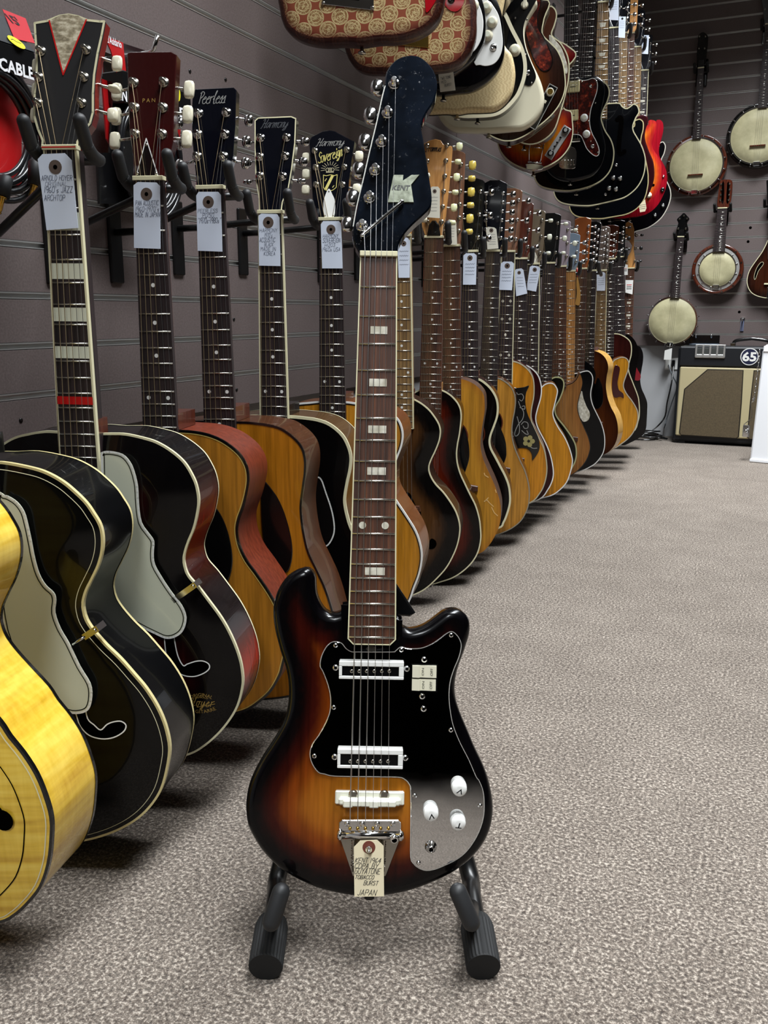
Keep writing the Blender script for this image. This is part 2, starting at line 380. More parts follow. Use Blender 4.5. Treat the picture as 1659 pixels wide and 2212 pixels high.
def strokes(text, table):
    x = 0; out = []
    for ch in text:
        g = table.get(ch) or BLOCK.get(ch, '')
        if ch == ' ': x += 3.5; continue
        wmax = 0; L = []
        for s in g.split('|'):
            ln = []
            for tkn in s.split():
                if '.' in tkn: a, b = tkn.split('.'); a, b = float(a), float(b)
                else: a, b = float(tkn[0]), float(tkn[1])
                ln.append((a, b)); wmax = max(wmax, a)
            L.append(ln)
        narrow = ch in "I1'"
        if narrow: L = [[(a - 1.5, b) for a, b in ln] for ln in L]; wmax = 1
        for ln in L: out.append([(x + a, b) for a, b in ln])
        x += wmax + (0 if table is SCRIPT else 1.6)
    return out, max(x - (0 if table is SCRIPT else 1.6), 1)
def write(fr, text, u, w, width, height, m, name, parent, h=.0008, hw=None, table=BLOCK, shear=0., jit=0., surf=None, curve=False):
    """Handwritten strokes: text fitted to a box centred on (u, w)."""
    L, tw = strokes(text, table); mb = MB(fr); sx = width / tw; sy = height / (6 if table is BLOCK else 7)
    for ln in L:
        ln = [(a + rnd.uniform(-jit, jit), b + rnd.uniform(-jit, jit)) for a, b in ln]
        if (table is SCRIPT or curve) and len(ln) > 2: ln = cat(ln, False, 3)
        mb.ribbon([(u + (a - tw / 2) * sx + (b - 3) * sy * shear, w + (b - 3) * sy) for a, b in ln], hw or height * .05, h, surf)
    return mb.obj(name, m, parent)
def print_(fr, text, u, w, width, height, m, name, parent, h=.0008, rot=0., shear=0., bold=0., arc=None, surf=None):
    """Printed letters, as thin flat lettering on the face."""
    c = bpy.data.curves.new('t', 'FONT'); c.body = text; c.offset = bold; c.resolution_u = 2
    o = bpy.data.objects.new('t', c); COL.objects.link(o); bpy.context.view_layer.update()
    me = bpy.data.meshes.new_from_object(o.evaluated_get(bpy.context.evaluated_depsgraph_get()))
    v = np.array([x.co[:2] for x in me.vertices]); fs = [tuple(p.vertices) for p in me.polygons]
    bpy.data.objects.remove(o); bpy.data.curves.remove(c); bpy.data.meshes.remove(me)
    lo, hi = v.min(0), v.max(0); v = (v - (lo + hi) / 2) / (hi - lo) * (width, height); v[:, 0] += v[:, 1] * shear
    if arc:
        ang = v[:, 0] / arc; rr = arc + v[:, 1]; v = np.stack([rr * np.sin(ang), rr * np.cos(ang) - arc], 1)
    a = R(rot); mb = MB(fr)
    for x, y in v:
        uu, ww = u + x * math.cos(a) - y * math.sin(a), w + x * math.sin(a) + y * math.cos(a); mb.vert(uu, ww, h + (surf(uu, ww) if surf else 0))
    for f in fs: mb.face(f)
    return mb.obj(name, m, parent)
# ---------------------------------------------------------------- guitars
DREAD = P('.0,1 .12,1 .35,.985 .55,.94 .69,.86 .73,.77 .7,.67 .665,.585 .7,.5 .82,.39 .95,.27 1,.18 .95,.09 .8,.03 .5,.0 .2,-.01 0,-.012')
def template(top, bot, half): return [(u * half, bot + v * (top - bot)) for u, v in DREAD]
def resample(o, step=.007):
    out = []
    n = len(o)
    for i in range(n):
        a, b = o[i], o[(i + 1) % n]
        out.append(a); k = int(math.hypot(b[0] - a[0], b[1] - a[1]) / step)
        for j in range(1, k): t = j / k; out.append((a[0] + (b[0] - a[0]) * t, a[1] + (b[1] - a[1]) * t))
    res = [out[0]]
    for p in out[1:]:
        if math.hypot(p[0] - res[-1][0], p[1] - res[-1][1]) > step * .45: res.append(p)
    return ccw(res)
def burst_fn(b):             # b: [(distance from the rim in m, hex), ...] or one hex
    if isinstance(b, str): c = hx(b); return lambda d: c
    st = [(d, hx(c)) for d, c in b]
    def f(d):
        if d <= st[0][0]: return st[0][1]
        for (a, ca), (e, ce) in zip(st, st[1:]):
            if d <= e:
                t = (d - a) / (e - a); t = t * t * (3 - 2 * t)
                return tuple(x + (y - x) * t for x, y in zip(ca, ce))
        return st[-1][1]
    return f
class Body: pass
def make_body(fr, outl, top, depth, finish, side, m, parent, arch=0., rnd_r=0., grid=.014, back_r=None, sidefn=None):
    o = resample(outl); B = Body(); B.o = o; B.top = top; B.depth = depth; f = burst_fn(finish); sc = hx(side) if side else None
    mb = MB(fr)
    if rnd_r:
        ring = []
        for k in range(6):
            a = math.pi / 2 * k / 5; ring.append((offset(o, -rnd_r * (1 - math.cos(a))), top - rnd_r * (1 - math.sin(a))))
        prof = [(offset(o, -rnd_r * (1 - math.cos(math.pi / 2 * k / 4))), top - depth + rnd_r * (1 - math.sin(math.pi / 2 * k / 4))) for k in range(4, -1, -1)] + ring
        inner = ring[-1][0]
    else:
        prof = [(o, top - depth), (o, top)]; inner = o
    n = len(o); prev = None
    for r, h in prof:
        cur = []
        for i, (u, w) in enumerate(r):
            dd = abs(top - h) if sidefn is None else 0
            cc = (f(0) if rnd_r else sc) if sidefn is None else hx(sidefn(u, w))
            cur.append(mb.vert(u, w, h, cc))
        if prev:
            for i in range(n): mb.face((prev[i], prev[(i + 1) % n], cur[(i + 1) % n], cur[i]), True)
        prev = cur
    br = prof[0]; mb.face([mb.vert(u, w, br[1], f(0) if sc is None else sc) for u, w in br[0]][::-1])
    us = [p[0] for p in inner]; ws = [p[1] for p in inner]
    gu = np.arange(min(us), max(us), grid); gw = np.arange(min(ws), max(ws), grid)
    q = np.array([(a + (grid / 2 if j % 2 else 0), b) for j, b in enumerate(gw) for a in gu])
    ins = inside(q, inner); q = q[ins]; dd = dist_in(q, inner); q = q[dd > grid * .5]
    rings = []
    dmax = float(dist_in(q, o).max()) if len(q) else .1; B.dmax = dmax
    allp = [Vector(p) for p in inner] + [Vector(p) for p in q]
    vs, es, fs, *_ = delaunay_2d_cdt(allp, [], [list(range(len(inner)))], 1, 1e-6)
    dist = dist_in([tuple(v) for v in vs], o)
    def surf_d(d): t = min(d / .11, 1.); return top + arch * (1 - (1 - t) ** 2.2)
    B.surf = lambda u, w: surf_d(float(dist_in([(u, w)], o)[0])) if arch else top
    ids = [mb.vert(v[0], v[1], surf_d(d) if arch else top, f(d)) for v, d in zip(vs, dist)]
    for t in fs:
        a = [ids[i] for i in t]
        p = [vs[i] for i in t]
        if (p[1] - p[0]).cross(p[2] - p[0]) < 0: a = a[::-1]
        mb.face(a, True)
    B.ob = mb.obj('body', m, parent, attr=True)
    return B
def rim_strip(fr, o, h, bw, bh, m, name, parent, front=True):
    """Binding let into the rim: bw wide on the face, bh deep on the side."""
    mb = MB(fr); e = .0006; s = 1 if front else -1
    rings = [(offset(o, -bw), h + s * e), (offset(o, e), h + s * e), (offset(o, e), h - s * bh)]
    ids = [[mb.vert(u, w, z) for u, w in r] for r, z in rings]; n = len(o)
    for a, b in zip(ids, ids[1:]):
        for i in range(n):
            q = (a[i], b[i], b[(i + 1) % n], a[(i + 1) % n]); mb.face(q if front else q[::-1])
    return mb.obj(name, m, parent)
def half(fr, pts, h=0., bot=None):
    """Right-hand rim points measured from the photo -> whole symmetrical outline."""
    r = fr.pts(pts, h) if isinstance(pts, str) else pts
    r = [p for p in r if p[0] > .004]
    wb = fr.px(*bot, h)[1] if bot else r[-1][1] - .01
    return cat([(0, r[0][1] + .001)] + r + [(0, wb)] + [(-u, w) for u, w in r[::-1]], True, 4)
def half_cut(fr, pts, h, bot, halfw=None, topw=None):
    """Right-hand rim with a cutaway; the other side is a plain bout of the same length."""
    r = fr.pts(pts, h); wb = fr.px(*bot, h)[1]; hw = halfw or max(p[0] for p in r); tw = topw if topw is not None else max(p[1] for p in r) + .01
    l = [(-u, w) for u, w in template(tw, wb, hw)][1:-1][::-1]
    return cat([(0.001, tw - .005)] + r + [(0, wb)] + l, True, 4)
def fret_w(sc, n): return -sc * (1 - 2 ** (-n / 12))
FB = {'rosewood': rosewood, 'ebony': ebony, 'tan': tanwood, 'maple': maple}
def make_neck(fr, root_, nutw, endw, wend, sc, nfr, fb, inlay='dots', bind=None, joinw=None, top=-.008, nfret0=1, neckm=None, thick=.006, cfret=True, dotm=None, side='tan', endround=False, dotr=.003, heel=.07):
    wid = lambda w: nutw + (endw - nutw) * (w / wend)
    jw = joinw if joinw is not None else wend * .75
    mb = MB(fr); secs = []
    for w in (.004, jw * .5, jw + .012, jw):
        hw = wid(w) / 2; d = .021 if w > jw else .024; row = []
        for k in range(9):
            a = math.pi * k / 8; row.append(mb.vert(-hw * math.cos(a), w if w != jw else jw, -thick - d * math.sin(a)))
        secs.append(row)
    for a, b in zip(secs, secs[1:]):
        for k in range(8): mb.face((a[k], a[k + 1], b[k + 1], b[k]), True)
    mb.face(secs[0][::-1]); mb.face(secs[-1])
    mb.plate([(-wid(jw) / 2, jw + .02), (wid(jw) / 2, jw + .02), (wid(jw) / 2, jw - .004), (-wid(jw) / 2, jw - .004)], min(top, -thick) - heel if top > -.015 else -.035, -thick)
    mb.obj('neck', neckm or mahog, root_)
    e = wid(wend) / 2; a = nutw / 2
    outl = [(-a, 0), (a, 0), (e, wend), (-e, wend)] if not endround else [(-a, 0), (a, 0), (e, wend + .006), (e - .006, wend), (-e + .006, wend), (-e, wend + .006)]
    mb = MB(fr); mb.plate(outl, -max(thick, -top), 0); f = mb.obj('fretboard', FB[fb], root_)
    if bind:
        mb = MB(fr)
        for s in (-1, 1):
            mb.face([mb.vert(s * (a - .0022), 0, .0004), mb.vert(s * (a + .0004), 0, .0004), mb.vert(s * (e + .0004), wend, .0004), mb.vert(s * (e - .0022), wend, .0004)][::s])
            mb.face([mb.vert(s * (a + .0004), 0, .0004), mb.vert(s * (a + .0004), 0, -.006), mb.vert(s * (e + .0004), wend, -.006), mb.vert(s * (e + .0004), wend, .0004)][::s])
        mb.face([mb.vert(-e, wend + .002, .0004), mb.vert(-e, wend - .0004, .0004), mb.vert(e, wend - .0004, .0004), mb.vert(e, wend + .002, .0004)])
        mb.obj('fretboard_binding', bind, f)
    for k in range(nfret0, nfr + 1):
        w = fret_w(sc, k)
        if w < wend + .004: break
        x = wid(w) / 2 - (.0025 if bind else .0008); mb = MB(fr)
        mb.tube([(-x, w, .0002), (x, w, .0002)], .0012, 6); mb.obj('fret', fretm, f)
    dm = dotm or white
    for k in (3, 5, 7, 9, 12, 15, 17):
        w = (fret_w(sc, k) + fret_w(sc, k - 1)) / 2
        if w < wend + .008 or k < nfret0: continue
        mb = MB(fr); x = wid(w) / 2; gap = fret_w(sc, k - 1) - fret_w(sc, k)
        if inlay == 'dots':
            for u in ((-x * .58, x * .58) if k in (12,) else (0,)): mb.lathe(u, w, [(dotr, -.0005), (dotr, .0003)], 12)
        elif inlay == 'offdots': mb.lathe(x * .45 if k % 2 else -x * .3, w, [(dotr, -.0005), (dotr, .0003)], 12)
        elif inlay == 'diamonds':
            for u in ((-x * .5, x * .5) if k in (5, 7, 12) else (0,)): mb.plate([(u - .0045, w), (u, w - .006), (u + .0045, w), (u, w + .006)], -.0005, .0003)
        elif inlay == 'traps': mb.plate([(-x * .62, w + gap * .25), (x * .62, w + gap * .25), (x * .42, w - gap * .25), (-x * .42, w - gap * .25)], -.0005, .0003)
        elif inlay == 'bars':
            for u in (-x * .3, x * .3): mb.plate([(u - .004, w - .0012), (u + .004, w - .0012), (u + .004, w + .0012), (u - .004, w + .0012)], -.0005, .0003)
        elif inlay == 'blocks': mb.plate([(-x * .45, w - .0055), (x * .45, w - .0055), (x * .45, w + .0055), (-x * .45, w + .0055)], -.0005, .0003)
        elif inlay == 'wide':
            if k > 9 and k != 12: continue
            hgt = gap * (.34 if k < 12 else .27); mb.plate([(-x + .0015, w - hgt), (x - .0015, w - hgt), (x - .0015, w + hgt), (-x + .0015, w + hgt)], -.0005, .0004)
            mb.obj('inlay', greenish if k < 12 else red, f); continue
        if mb.f: mb.obj('inlay', pearl if inlay in ('blocks', 'traps', 'diamonds') else dm, f)
    return f
def tuner(hf, root_, post, btn, bm, r=.0052, size=(.0085, .011, .004), metal=None, hb=-.012, far=False):
    metal = metal or nickel; mb = MB(hf); u, w = post; seg = 8 if far else 14
    mb.lathe(u, w, [(r * 1.25, 0), (r * 1.25, .0012), (r * .95, .002), (r * .62, .003), (r * .62, .010), (r * .45, .011)], seg)
    bu, bw = btn; d = math.hypot(bu - u, bw - w) or 1
    mb.tube([(u, w, hb), (bu - (bu - u) / d * size[0] * .7, bw - (bw - w) / d * size[0] * .7, hb)], .0022, 6)
    mb.box(u - .006, u + .006, w - .008, w + .008, hb - .006, hb + .002)
    t = mb.obj('tuning_peg', metal, root_)
    mb = MB(hf); mb.blob(bu, bw, hb, *size, e=.55 if bm not in (chrome, nickel) else .8, nu=8 if far else 12); mb.obj('tuner_button', bm, t)
def make_strings(fr, hf, root_, posts, nutw, wb, sb=.052, hb=.012, hn=.0015, wound=bronze, end=None, thick=1.):
    n = len(posts)
    for i, p in enumerate(posts):
        t = (i / (n - 1) - .5) if n > 1 else 0; un = t * (nutw - .009); ub = t * sb
        pw = hf.w(p[0], p[1], .007); q = pw - fr.O; pl = (q.dot(fr.X), q.dot(fr.Z), q.dot(fr.n))
        pts = [pl, (un, .0015, hn), (ub, wb, hb)]
        if end is not None: pts.append((ub * .9, *end))
        r = (.00062 if i < n / 2 else .0004) * thick; mb = MB(fr); mb.tube(pts, r, 5, cap=False); mb.obj('string', wound if i < n * .6 else steel, root_)
def nut_bar(fr, root_, nutw, m=ivory, hgt=.003): mb = MB(fr); mb.box(-nutw / 2 - .0005, nutw / 2 + .0005, -.001, .005, -.01, hgt, bev=.0006); mb.obj('nut', m, root_)
def generic_head(nutw, H, wt, wb, crown=.006, neck=.03):
    a = nutw / 2; return [(-a, 0), (a, 0), (a + .001, .012), (wb, neck), (wt, H - .004), (wt - .004, H), (wt * .4, H + crown), (-wt * .4, H + crown), (-wt + .004, H), (-wt, H - .004), (-wb, neck), (-a - .001, .012)]
def hanger(fr, label, group, wallx=-1.1, w=.022, un=.034, hm='hanger', armw=-.005, horizontal=True):
    """Wall arm with a U yoke and two rubber-covered prongs; fr is the frame of the guitar it holds."""
    r = root('guitar_hanger', Frame(fr.w(0, w - .03, -.035), 0), label, 'hanger', group)
    hb = -.034
    mb = MB(fr); mb.tube([(-un, w - .03, hb), (un, w - .03, hb)], .0065, 8); mb.obj('yoke', blackm, r)
    c = fr.w(0, w - .03, hb); wp = Vector((wallx + .004, c.y + .02, c.z + armw)); mb = MB()
    el = Vector((wp.x + .05, wp.y, wp.z))
    mb.tube([(p.x, p.z, -p.y) for p in (wp, el, c)], .0062, 8); mb.obj('arm', blackm, r)
    f2 = Frame((wallx, wp.y, wp.z), 90); mb = MB(f2); mb.box(-.016, .016, -.085, .05, .0005, .006, bev=.002); pl = mb.obj('wall_plate', blackm, r)
    for s in (-1, 1):
        mb = MB(fr); pts = cat([(s * un, w - .03, hb - .004), (s * (un + .001), w - .027, hb + .018), (s * (un + .002), w - .018, hb + .036)], False, 4)
        mb.tube(pts, .0082, 12); e = pts[-1]
        mb.capsule(e, (s * (un + .002), w + .008, hb + .051), .0082, 12); mb.obj('rubber_prong', rubber, r)
    return r
def paper_tag(fr, outl, m, label, group, h=.0035, ring=None, ringm=None, lines=(), inkm=None, th=.0006, hand=True, bend=0):
    """A shop tag lying on a flat face; outl measured as (u, w)."""
    cu = sum(p[0] for p in outl) / len(outl); cw = sum(p[1] for p in outl) / len(outl)
    r = root('price_tag', Frame(fr.w(cu, cw, h), 0), label, 'price tag', group)
    mb = MB(fr); mb.plate(outl, h, h + th); mb.obj('card', m, r)
    if ring:
        mb = MB(fr); u, w, a = ring; mb.lathe(u, w, [(a, h + th), (a, h + th + .0003)], 18); e = mb.obj('eyelet', ringm or brownring, r)
        mb = MB(fr); mb.lathe(u, w, [(a * .32, h + th), (a * .32, h + th + .0005)], 12); mb.obj('eyelet_hole', hole, e)
    for L in lines:
        txt, u, w, wid, hgt = L[:5]
        if txt == '~':
            mb = MB(fr); n = 9
            mb.ribbon([(u - wid / 2 + wid * k / n, w + (hgt * .5 * (1 if k % 2 else -1) * rnd.uniform(.4, 1))) for k in range(n + 1)], hgt * .09, h + th + .0003); mb.obj('handwriting', inkm or ink, r)
        else: write(fr, txt, u, w, wid, hgt, inkm or ink, 'handwriting', r, h + th + .0003, hw=hgt * .04, shear=.15, jit=.15)
    return r
def tag_outline(u, w0, w1, half, nip=.3):
    t = half * nip; return [(u - half, w1), (u + half, w1), (u + half, w0 - t * 1.2), (u + half - t, w0), (u - half + t, w0), (u - half, w0 - t * 1.2)]
LOWER = 'guitars hanging in the lower row along the wall'
UPPER = 'guitars hanging in the upper row along the wall'
HANG = 'guitar hangers on the long wall'
TAGS = 'handwritten paper tags on the guitars'
CARCASS = []
def neckframe(nut, axis, x0, th, P0=None, roll=None):
    O = P0 if P0 is not None else on_x(*nut, x0)
    fr = Frame(O, th)
    if roll is None:
        u, w = fr.px(*axis); roll = math.degrees(math.atan2(u, -w))
    return Frame(O, th, 0, roll)
def flat_bridge(fr, r, B, sc, m=rosewood):
    mb = MB(fr); h = B.top; w = -sc; mb.plate([(-.075, w - .008), (-.04, w - .014), (.04, w - .014), (.075, w - .008), (.075, w + .006), (.04, w + .012), (-.04, w + .012), (-.075, w + .006)], h, h + .009, bev=.002); b = mb.obj('bridge', m, r)
    mb = MB(fr); mb.box(-.036, .036, w + .002, w + .005, h + .006, h + .0125); mb.obj('saddle', ivory, b)
    for k in range(6): mb = MB(fr); mb.lathe((k - 2.5) * .0108, w - .006, [(.0028, h + .008), (.003, h + .011), (.001, h + .0125)], 8); mb.obj('bridge_pin', ivory, b)
def sound_hole(fr, r, B, w, rad=.044):
    mb = MB(fr); n = 40
    for k in range(n):
        a, b = 2 * math.pi * k / n, 2 * math.pi * (k + 1) / n
        mb.face([mb.vert(q * math.cos(g), w + q * math.sin(g), B.top + .0006) for q, g in ((rad, a), (rad * 1.08, a), (rad * 1.08, b), (rad, b))])
    mb.obj('rosette', mahog, r)
    mb = MB(fr); mb.lathe(0, w, [(rad, B.top), (rad, B.top + .0007)], 32, sm=False); mb.obj('soundhole', hole, r)
def arch_bridge(fr, r, B, sc, length=.16, wbot=None):
    s0 = B.surf(0, -sc); mb = MB(fr); mb.plate([(-.045, -sc - .006), (.045, -sc - .006), (.042, -sc + .006), (-.042, -sc + .006)], s0 - .002, s0 + .012); mb.box(-.04, .04, -sc - .003, -sc + .003, s0 + .012, s0 + .021); mb.obj('bridge', rosewood, r)
    mb = MB(fr); wb = wbot if wbot is not None else -sc - .2; w1 = -sc - .09
    for s in (-1, 1): mb.tube([(s * .012, wb + .002, B.top + .003), (s * .018, wb + .03, B.surf(0, wb + .03) + .012), (s * .03, w1, B.surf(0, w1) + .014)], .0028, 6)
    mb.tube([(-.036, w1, B.surf(0, w1) + .014), (.036, w1, B.surf(0, w1) + .014)], .005, 8)
    mb.plate([(-.018, wb - .0005), (.018, wb - .0005), (.014, wb + .03), (-.014, wb + .03)], B.top, B.top + .006); mb.obj('tailpiece', chrome, r)
def f_hole(fr, r, B, side=1, c=None, lip=None, sc=.64, size=.115, shape=None):
    """f-shaped opening in the arched top, cut as a dark inset with an optional pale edge."""
    if shape is None:
        s = size; cl = [(-.012, s * .62), (-.005, s * .72), (.004, s * .66), (.004, s * .4), (.0, 0), (-.003, -s * .4), (.0, -s * .68), (.012, -s * .74), (.02, -s * .66)]
        line = cat([(side * (c[0] + a), c[1] + b) for a, b in cl], False, 4); wd = .0065
        ws = [wd * (.55 + .9 * abs(math.sin(math.pi * i / (len(line) - 1) * 1.0)) ** .5) for i in range(len(line))]
        mb = MB(fr)
        L = []; Rr = []
        for i, (a, b) in enumerate(line):
            p, q = line[max(i - 1, 0)], line[min(i + 1, len(line) - 1)]; dx, dy = q[0] - p[0], q[1] - p[1]; l = math.hypot(dx, dy) or 1
            L.append((a - dy / l * ws[i], b + dx / l * ws[i])); Rr.append((a + dy / l * ws[i], b - dx / l * ws[i]))
        eye = [line[0], line[-1]]
        for i in range(len(line) - 1): mb.face([mb.vert(x, y, B.surf(x, y) + .0009) for x, y in (Rr[i], Rr[i + 1], L[i + 1], L[i])][::1])
        for x, y in eye: mb.face([mb.vert(x + .0095 * math.cos(2 * math.pi * k / 14), y + .0095 * math.sin(2 * math.pi * k / 14), B.surf(x, y) + .001) for k in range(14)])
        return mb.obj('f_hole', hole, r)
    o = ccw(cat(shape, True, 4)); mb = MB(fr); n = len(o); us = [p[0] for p in o]; ws = [p[1] for p in o]
    q = np.array([(a, b) for a in np.arange(min(us), max(us), .005) for b in np.arange(min(ws), max(ws), .005)]); q = q[inside(q, o)]; q = q[dist_in(q, o) > .0015] if len(q) else q
    vs, es, fs, *_ = delaunay_2d_cdt([Vector(p) for p in o] + [Vector(p) for p in q], [], [list(range(n))], 1, 1e-7)
    ids = [mb.vert(v[0], v[1], B.surf(v[0], v[1]) + .001) for v in vs]
    for t in fs: mb.face([ids[i] for i in t])
    f = mb.obj('f_hole', hole, r)
    if lip:
        mb = MB(fr); mb.ribbon(o + [o[0]], .0008, .0012, B.surf); mb.obj('f_hole_binding', lip, f)
    return f
def guard_plate(fr, r, B, o, m, thick=.002, edge=None, lift=.0008, name='pickguard', line=None, line_in=.004, smooth=True):
    o = ccw(o); o = ccw(cat(o, True, 3)) if len(o) < 60 and smooth else o; mb = MB(fr); h = B.top + lift; mb.plate(o, h, h + thick, bev=thick * .4); g = mb.obj(name, m, r)
    if edge:
        mb = MB(fr); e = offset(o, -.0007); mb.ribbon(e + [e[0]], .0013, h + thick + .0003); mb.obj('pickguard_edge', edge, g)
    if line:
        e = offset(o, -line_in); mb = MB(fr); mb.ribbon(e + [e[0]], .0006, h + thick + .0003); mb.obj('pickguard_line', line, g)
    return g
def screw(fr, u, w, h, r, parent, m=None):
    mb = MB(fr); mb.lathe(u, w, [(r, h), (r * .9, h + r * .4), (r * .5, h + r * .65)], 10); s = mb.obj('screw', m or nickel, parent)
    return s
NATURAL = '#'
# ---------------------------------------------------------------- the room
XL, YB, ZC, XR, YR = -1.10, 5.62, 2.62, 3.0, -7.0
Z0, PITCHZ, GAP = .829, .0762, .0105
def quad(name, a, b, c, d, m, parent=None):
    mb = MB(); i = []
    for p in (a, b, c, d): mb.v.append(Vector(p)); mb.c.append(None); i.append(len(mb.v) - 1)
    mb.face(i); return mb.obj(name, m, parent)
structure(quad('floor', (XL - .02, YR, 0), (XR, YR, 0), (XR, YB + .02, 0), (XL - .02, YB + .02, 0), carpet))
structure(quad('ceiling', (XL - .02, YR, ZC), (XL - .02, YB + .02, ZC), (XR, YB + .02, ZC), (XR, YR, ZC), ceilm))
structure(quad('wall_right', (XR, YR, 0), (XR, YR, ZC), (XR, YB + .02, ZC), (XR, YB + .02, 0), darkwall))
structure(quad('wall_rear', (XL - .02, YR, 0), (XL - .02, YR, ZC), (XR, YR, ZC), (XR, YR, 0), darkwall))
def slat_wall(name, fr, u0, u1, joints, zoff):
    """fr faces the room at the slat faces; planks with aluminium-lined grooves above a painted strip."""
    w = MB(fr); w.box(u0, u1, 0, ZC, -.03, -.0165); wall = structure(w.obj(name, darkwall))
    w = MB(fr); w.box(u0, u1, 0, .525 + zoff, -.0165, -.012); w.obj('painted_strip', wallpaint, wall)
    edges = [.525] + [Z0 + PITCHZ * k for k in range(-3, 24)]; cuts = [u0] + joints + [u1]
    for k, z in enumerate(edges):
        top = (edges[k + 1] if k + 1 < len(edges) else z + PITCHZ) - GAP
        if z > ZC: continue
        top = min(top, ZC)
        for a, b in zip(cuts, cuts[1:]):
            m = MB(fr); m.box(a + .0012, b - .0012, z + zoff, top + zoff, -.0165, 0, bev=.0012); m.obj('slat', slatm, wall)
        if top < ZC - .02:
            m = MB(fr); z1 = top + zoff
            m.box(u0, u1, z1 + .0003, z1 + .002, -.014, .0004); m.box(u0, u1, z1 + GAP - .0022, z1 + GAP - .0004, -.014, .0008); m.box(u0, u1, z1 + .0004, z1 + GAP - .0004, -.015, -.0045)
            m.obj('groove_insert', alum, wall)
    return wall
FL = Frame((XL, 0, 0), 90); FBK = Frame((0, YB, 0), 0)
WL = slat_wall('wall_left', FL, YR, YB, [-1.91, .53, 2.97], 0.)
WB = slat_wall('wall_back', FBK, XL + .0, XR, [.12, 2.56], .01)
for k, (x, y) in enumerate([(45, 908), (487, 172), (410, 154), (505, 690), (511, 842)]):       # screw heads in the long wall
    p = on_x(x, y, XL); m = MB(FL); m.lathe(p.y, p.z, [(.004, 0), (.0035, .0012), (.0015, .0014)], 10); m.obj('screw', blackm, WL)
for x, y in [(1621, 492), (1616, 522), (1597, 674)]:
    p = on_y(x, y, YB); m = MB(FBK); m.lathe(p.x, p.z, [(.008, 0), (.006, .001)], 10); m.obj('screw_hole', hole, WB)
for k, (x, y, watts) in enumerate(TROFFERS):
    r = root('ceiling_light', (x, y, ZC), 'recessed fluorescent ceiling light over the aisle, ' + ('behind the camera', 'above the stand', 'near the banjo wall', 'nearest the right wall')[k], 'ceiling light', 'ceiling lights over the aisle')
    m = MB(); 
    for a, b, c, d in ((-.62, .62, -.32, -.29), (-.62, .62, .29, .32), (-.62, -.59, -.29, .29), (.59, .62, -.29, .29)): m.box(x + c, x + d, ZC - .03, ZC - .001, -y + a, -y + b)
    m.obj('frame', white, r)
    l = bpy.data.lights.new('lamp', 'AREA'); l.shape = 'RECTANGLE'; l.size = .58; l.size_y = 1.18; l.energy = watts; l.color = (.93, .97, 1.); l.spread = LIGHT_SPREAD
    lo = bpy.data.objects.new('lamp', l); COL.objects.link(lo); lo.parent = r; lo.matrix_world = Matrix.Translation((x, y, ZC - .012))

# ---------------------------------------------------------------- lower row, front five with traced headstocks
def head_plate(hf, r, pts, m, thick=.014, name='headstock', bev=.0015):
    o = hf.pts(pts) if isinstance(pts, str) else pts
    mb = MB(hf); mb.plate(o, -thick, 0, bev=bev); return mb.obj(name, m, r)
def start(name, label, nut, axis, x0=-.86, th=17, P0=None, roll=None, category='guitar', group=LOWER):
    fr = neckframe(nut, axis, x0, th, P0, roll); r = root(name, fr, label, category, group); return fr, r
def arcline(c, rad, a0, a1, n=16): return [(c[0] + rad * math.cos(R(a0 + (a1 - a0) * k / n)), c[1] + rad * math.sin(R(a0 + (a1 - a0) * k / n))) for k in range(n + 1)]

# sunburst archtop with the pearl V headstock
fr, r = start('archtop_guitar', 'black and red burst archtop guitar with pearl V on its headstock and pale pickguard', (129, 322), (171, 1000))
FH = fr; top = -.02
sc = -2 * fr.px(167.5, 881)[1]
RO = '217,936 244,936 270,937 304,944 337,954 371,974 398,998 415,1025 425,1049 430,1079 427,1109 419,1143 405,1177 398,1204 400,1224 408,1244 429,1268 452,1298 479,1335 500,1373 516,1413 524,1448 525,1481 514,1525 492,1562 462,1595 426,1622 393,1635 340,1652 290,1660'
O = half(fr, RO, top, (210, 1668))
zt, zb = max(p[1] for p in O), min(p[1] for p in O)
def hside(u, w):
    f = (w - zb) / (zt - zb)
    a = math.exp(-((f - .73) / .1) ** 2) + math.exp(-((f - .33) / .09) ** 2); a = min(a, 1.)
    return '%02x%02x%02x' % (int(16 + 150 * a), int(14 + 22 * a), int(16 + 2 * a))
B = make_body(fr, O, top, .085, [(0, '060506'), (.05, '070506'), (.085, '2a0a08'), (.12, '4a1208')], '0a0809', lacquer, r, arch=.014, sidefn=hside)
rim_strip(fr, B.o, top, .0055, .004, ivory, 'binding', r); rim_strip(fr, B.o, top - .085, .003, .003, ivory, 'back_binding', r, False)
make_neck(fr, r, .043, .057, -.455, sc, 20, 'ebony', 'wide', ivory, fret_w(sc, 14), top)
hf = fr.tilted(12, 0, 0, -.003)
HP = '91,319 91,304 81,280 72.6,250 73.6,202 78,158 78,115 75,74 74,49 101,44 128,33 148,30 169,34 189,42 216,45 227,46 221,78 212.6,115 205,162 202.5,202 202.5,243 196,267 179,290 169,307 167,319'
head_plate(hf, r, HP, mat('matt_black_facing', '1b1a1b', .45), .003); ho = ccw(hf.pts(HP))
mb = MB(hf); mb.plate(offset(ho, -.0005), -.016, -.003); mb.obj('headstock_back', mat('red_burst_side', '7a1810', .2, coat=.6), r)
mb = MB(hf); e = offset(ho, -.001); mb.ribbon(e + [e[0]], .0014, .0004); mb.obj('headstock_binding', ivory, r)
V = hf.pts('107,45 128,34 148,31 169,35 187,43 137,162')
mb = MB(hf); mb.plate(V, 0, .0005); mb.obj('pearl_inlay', pearltan, r)
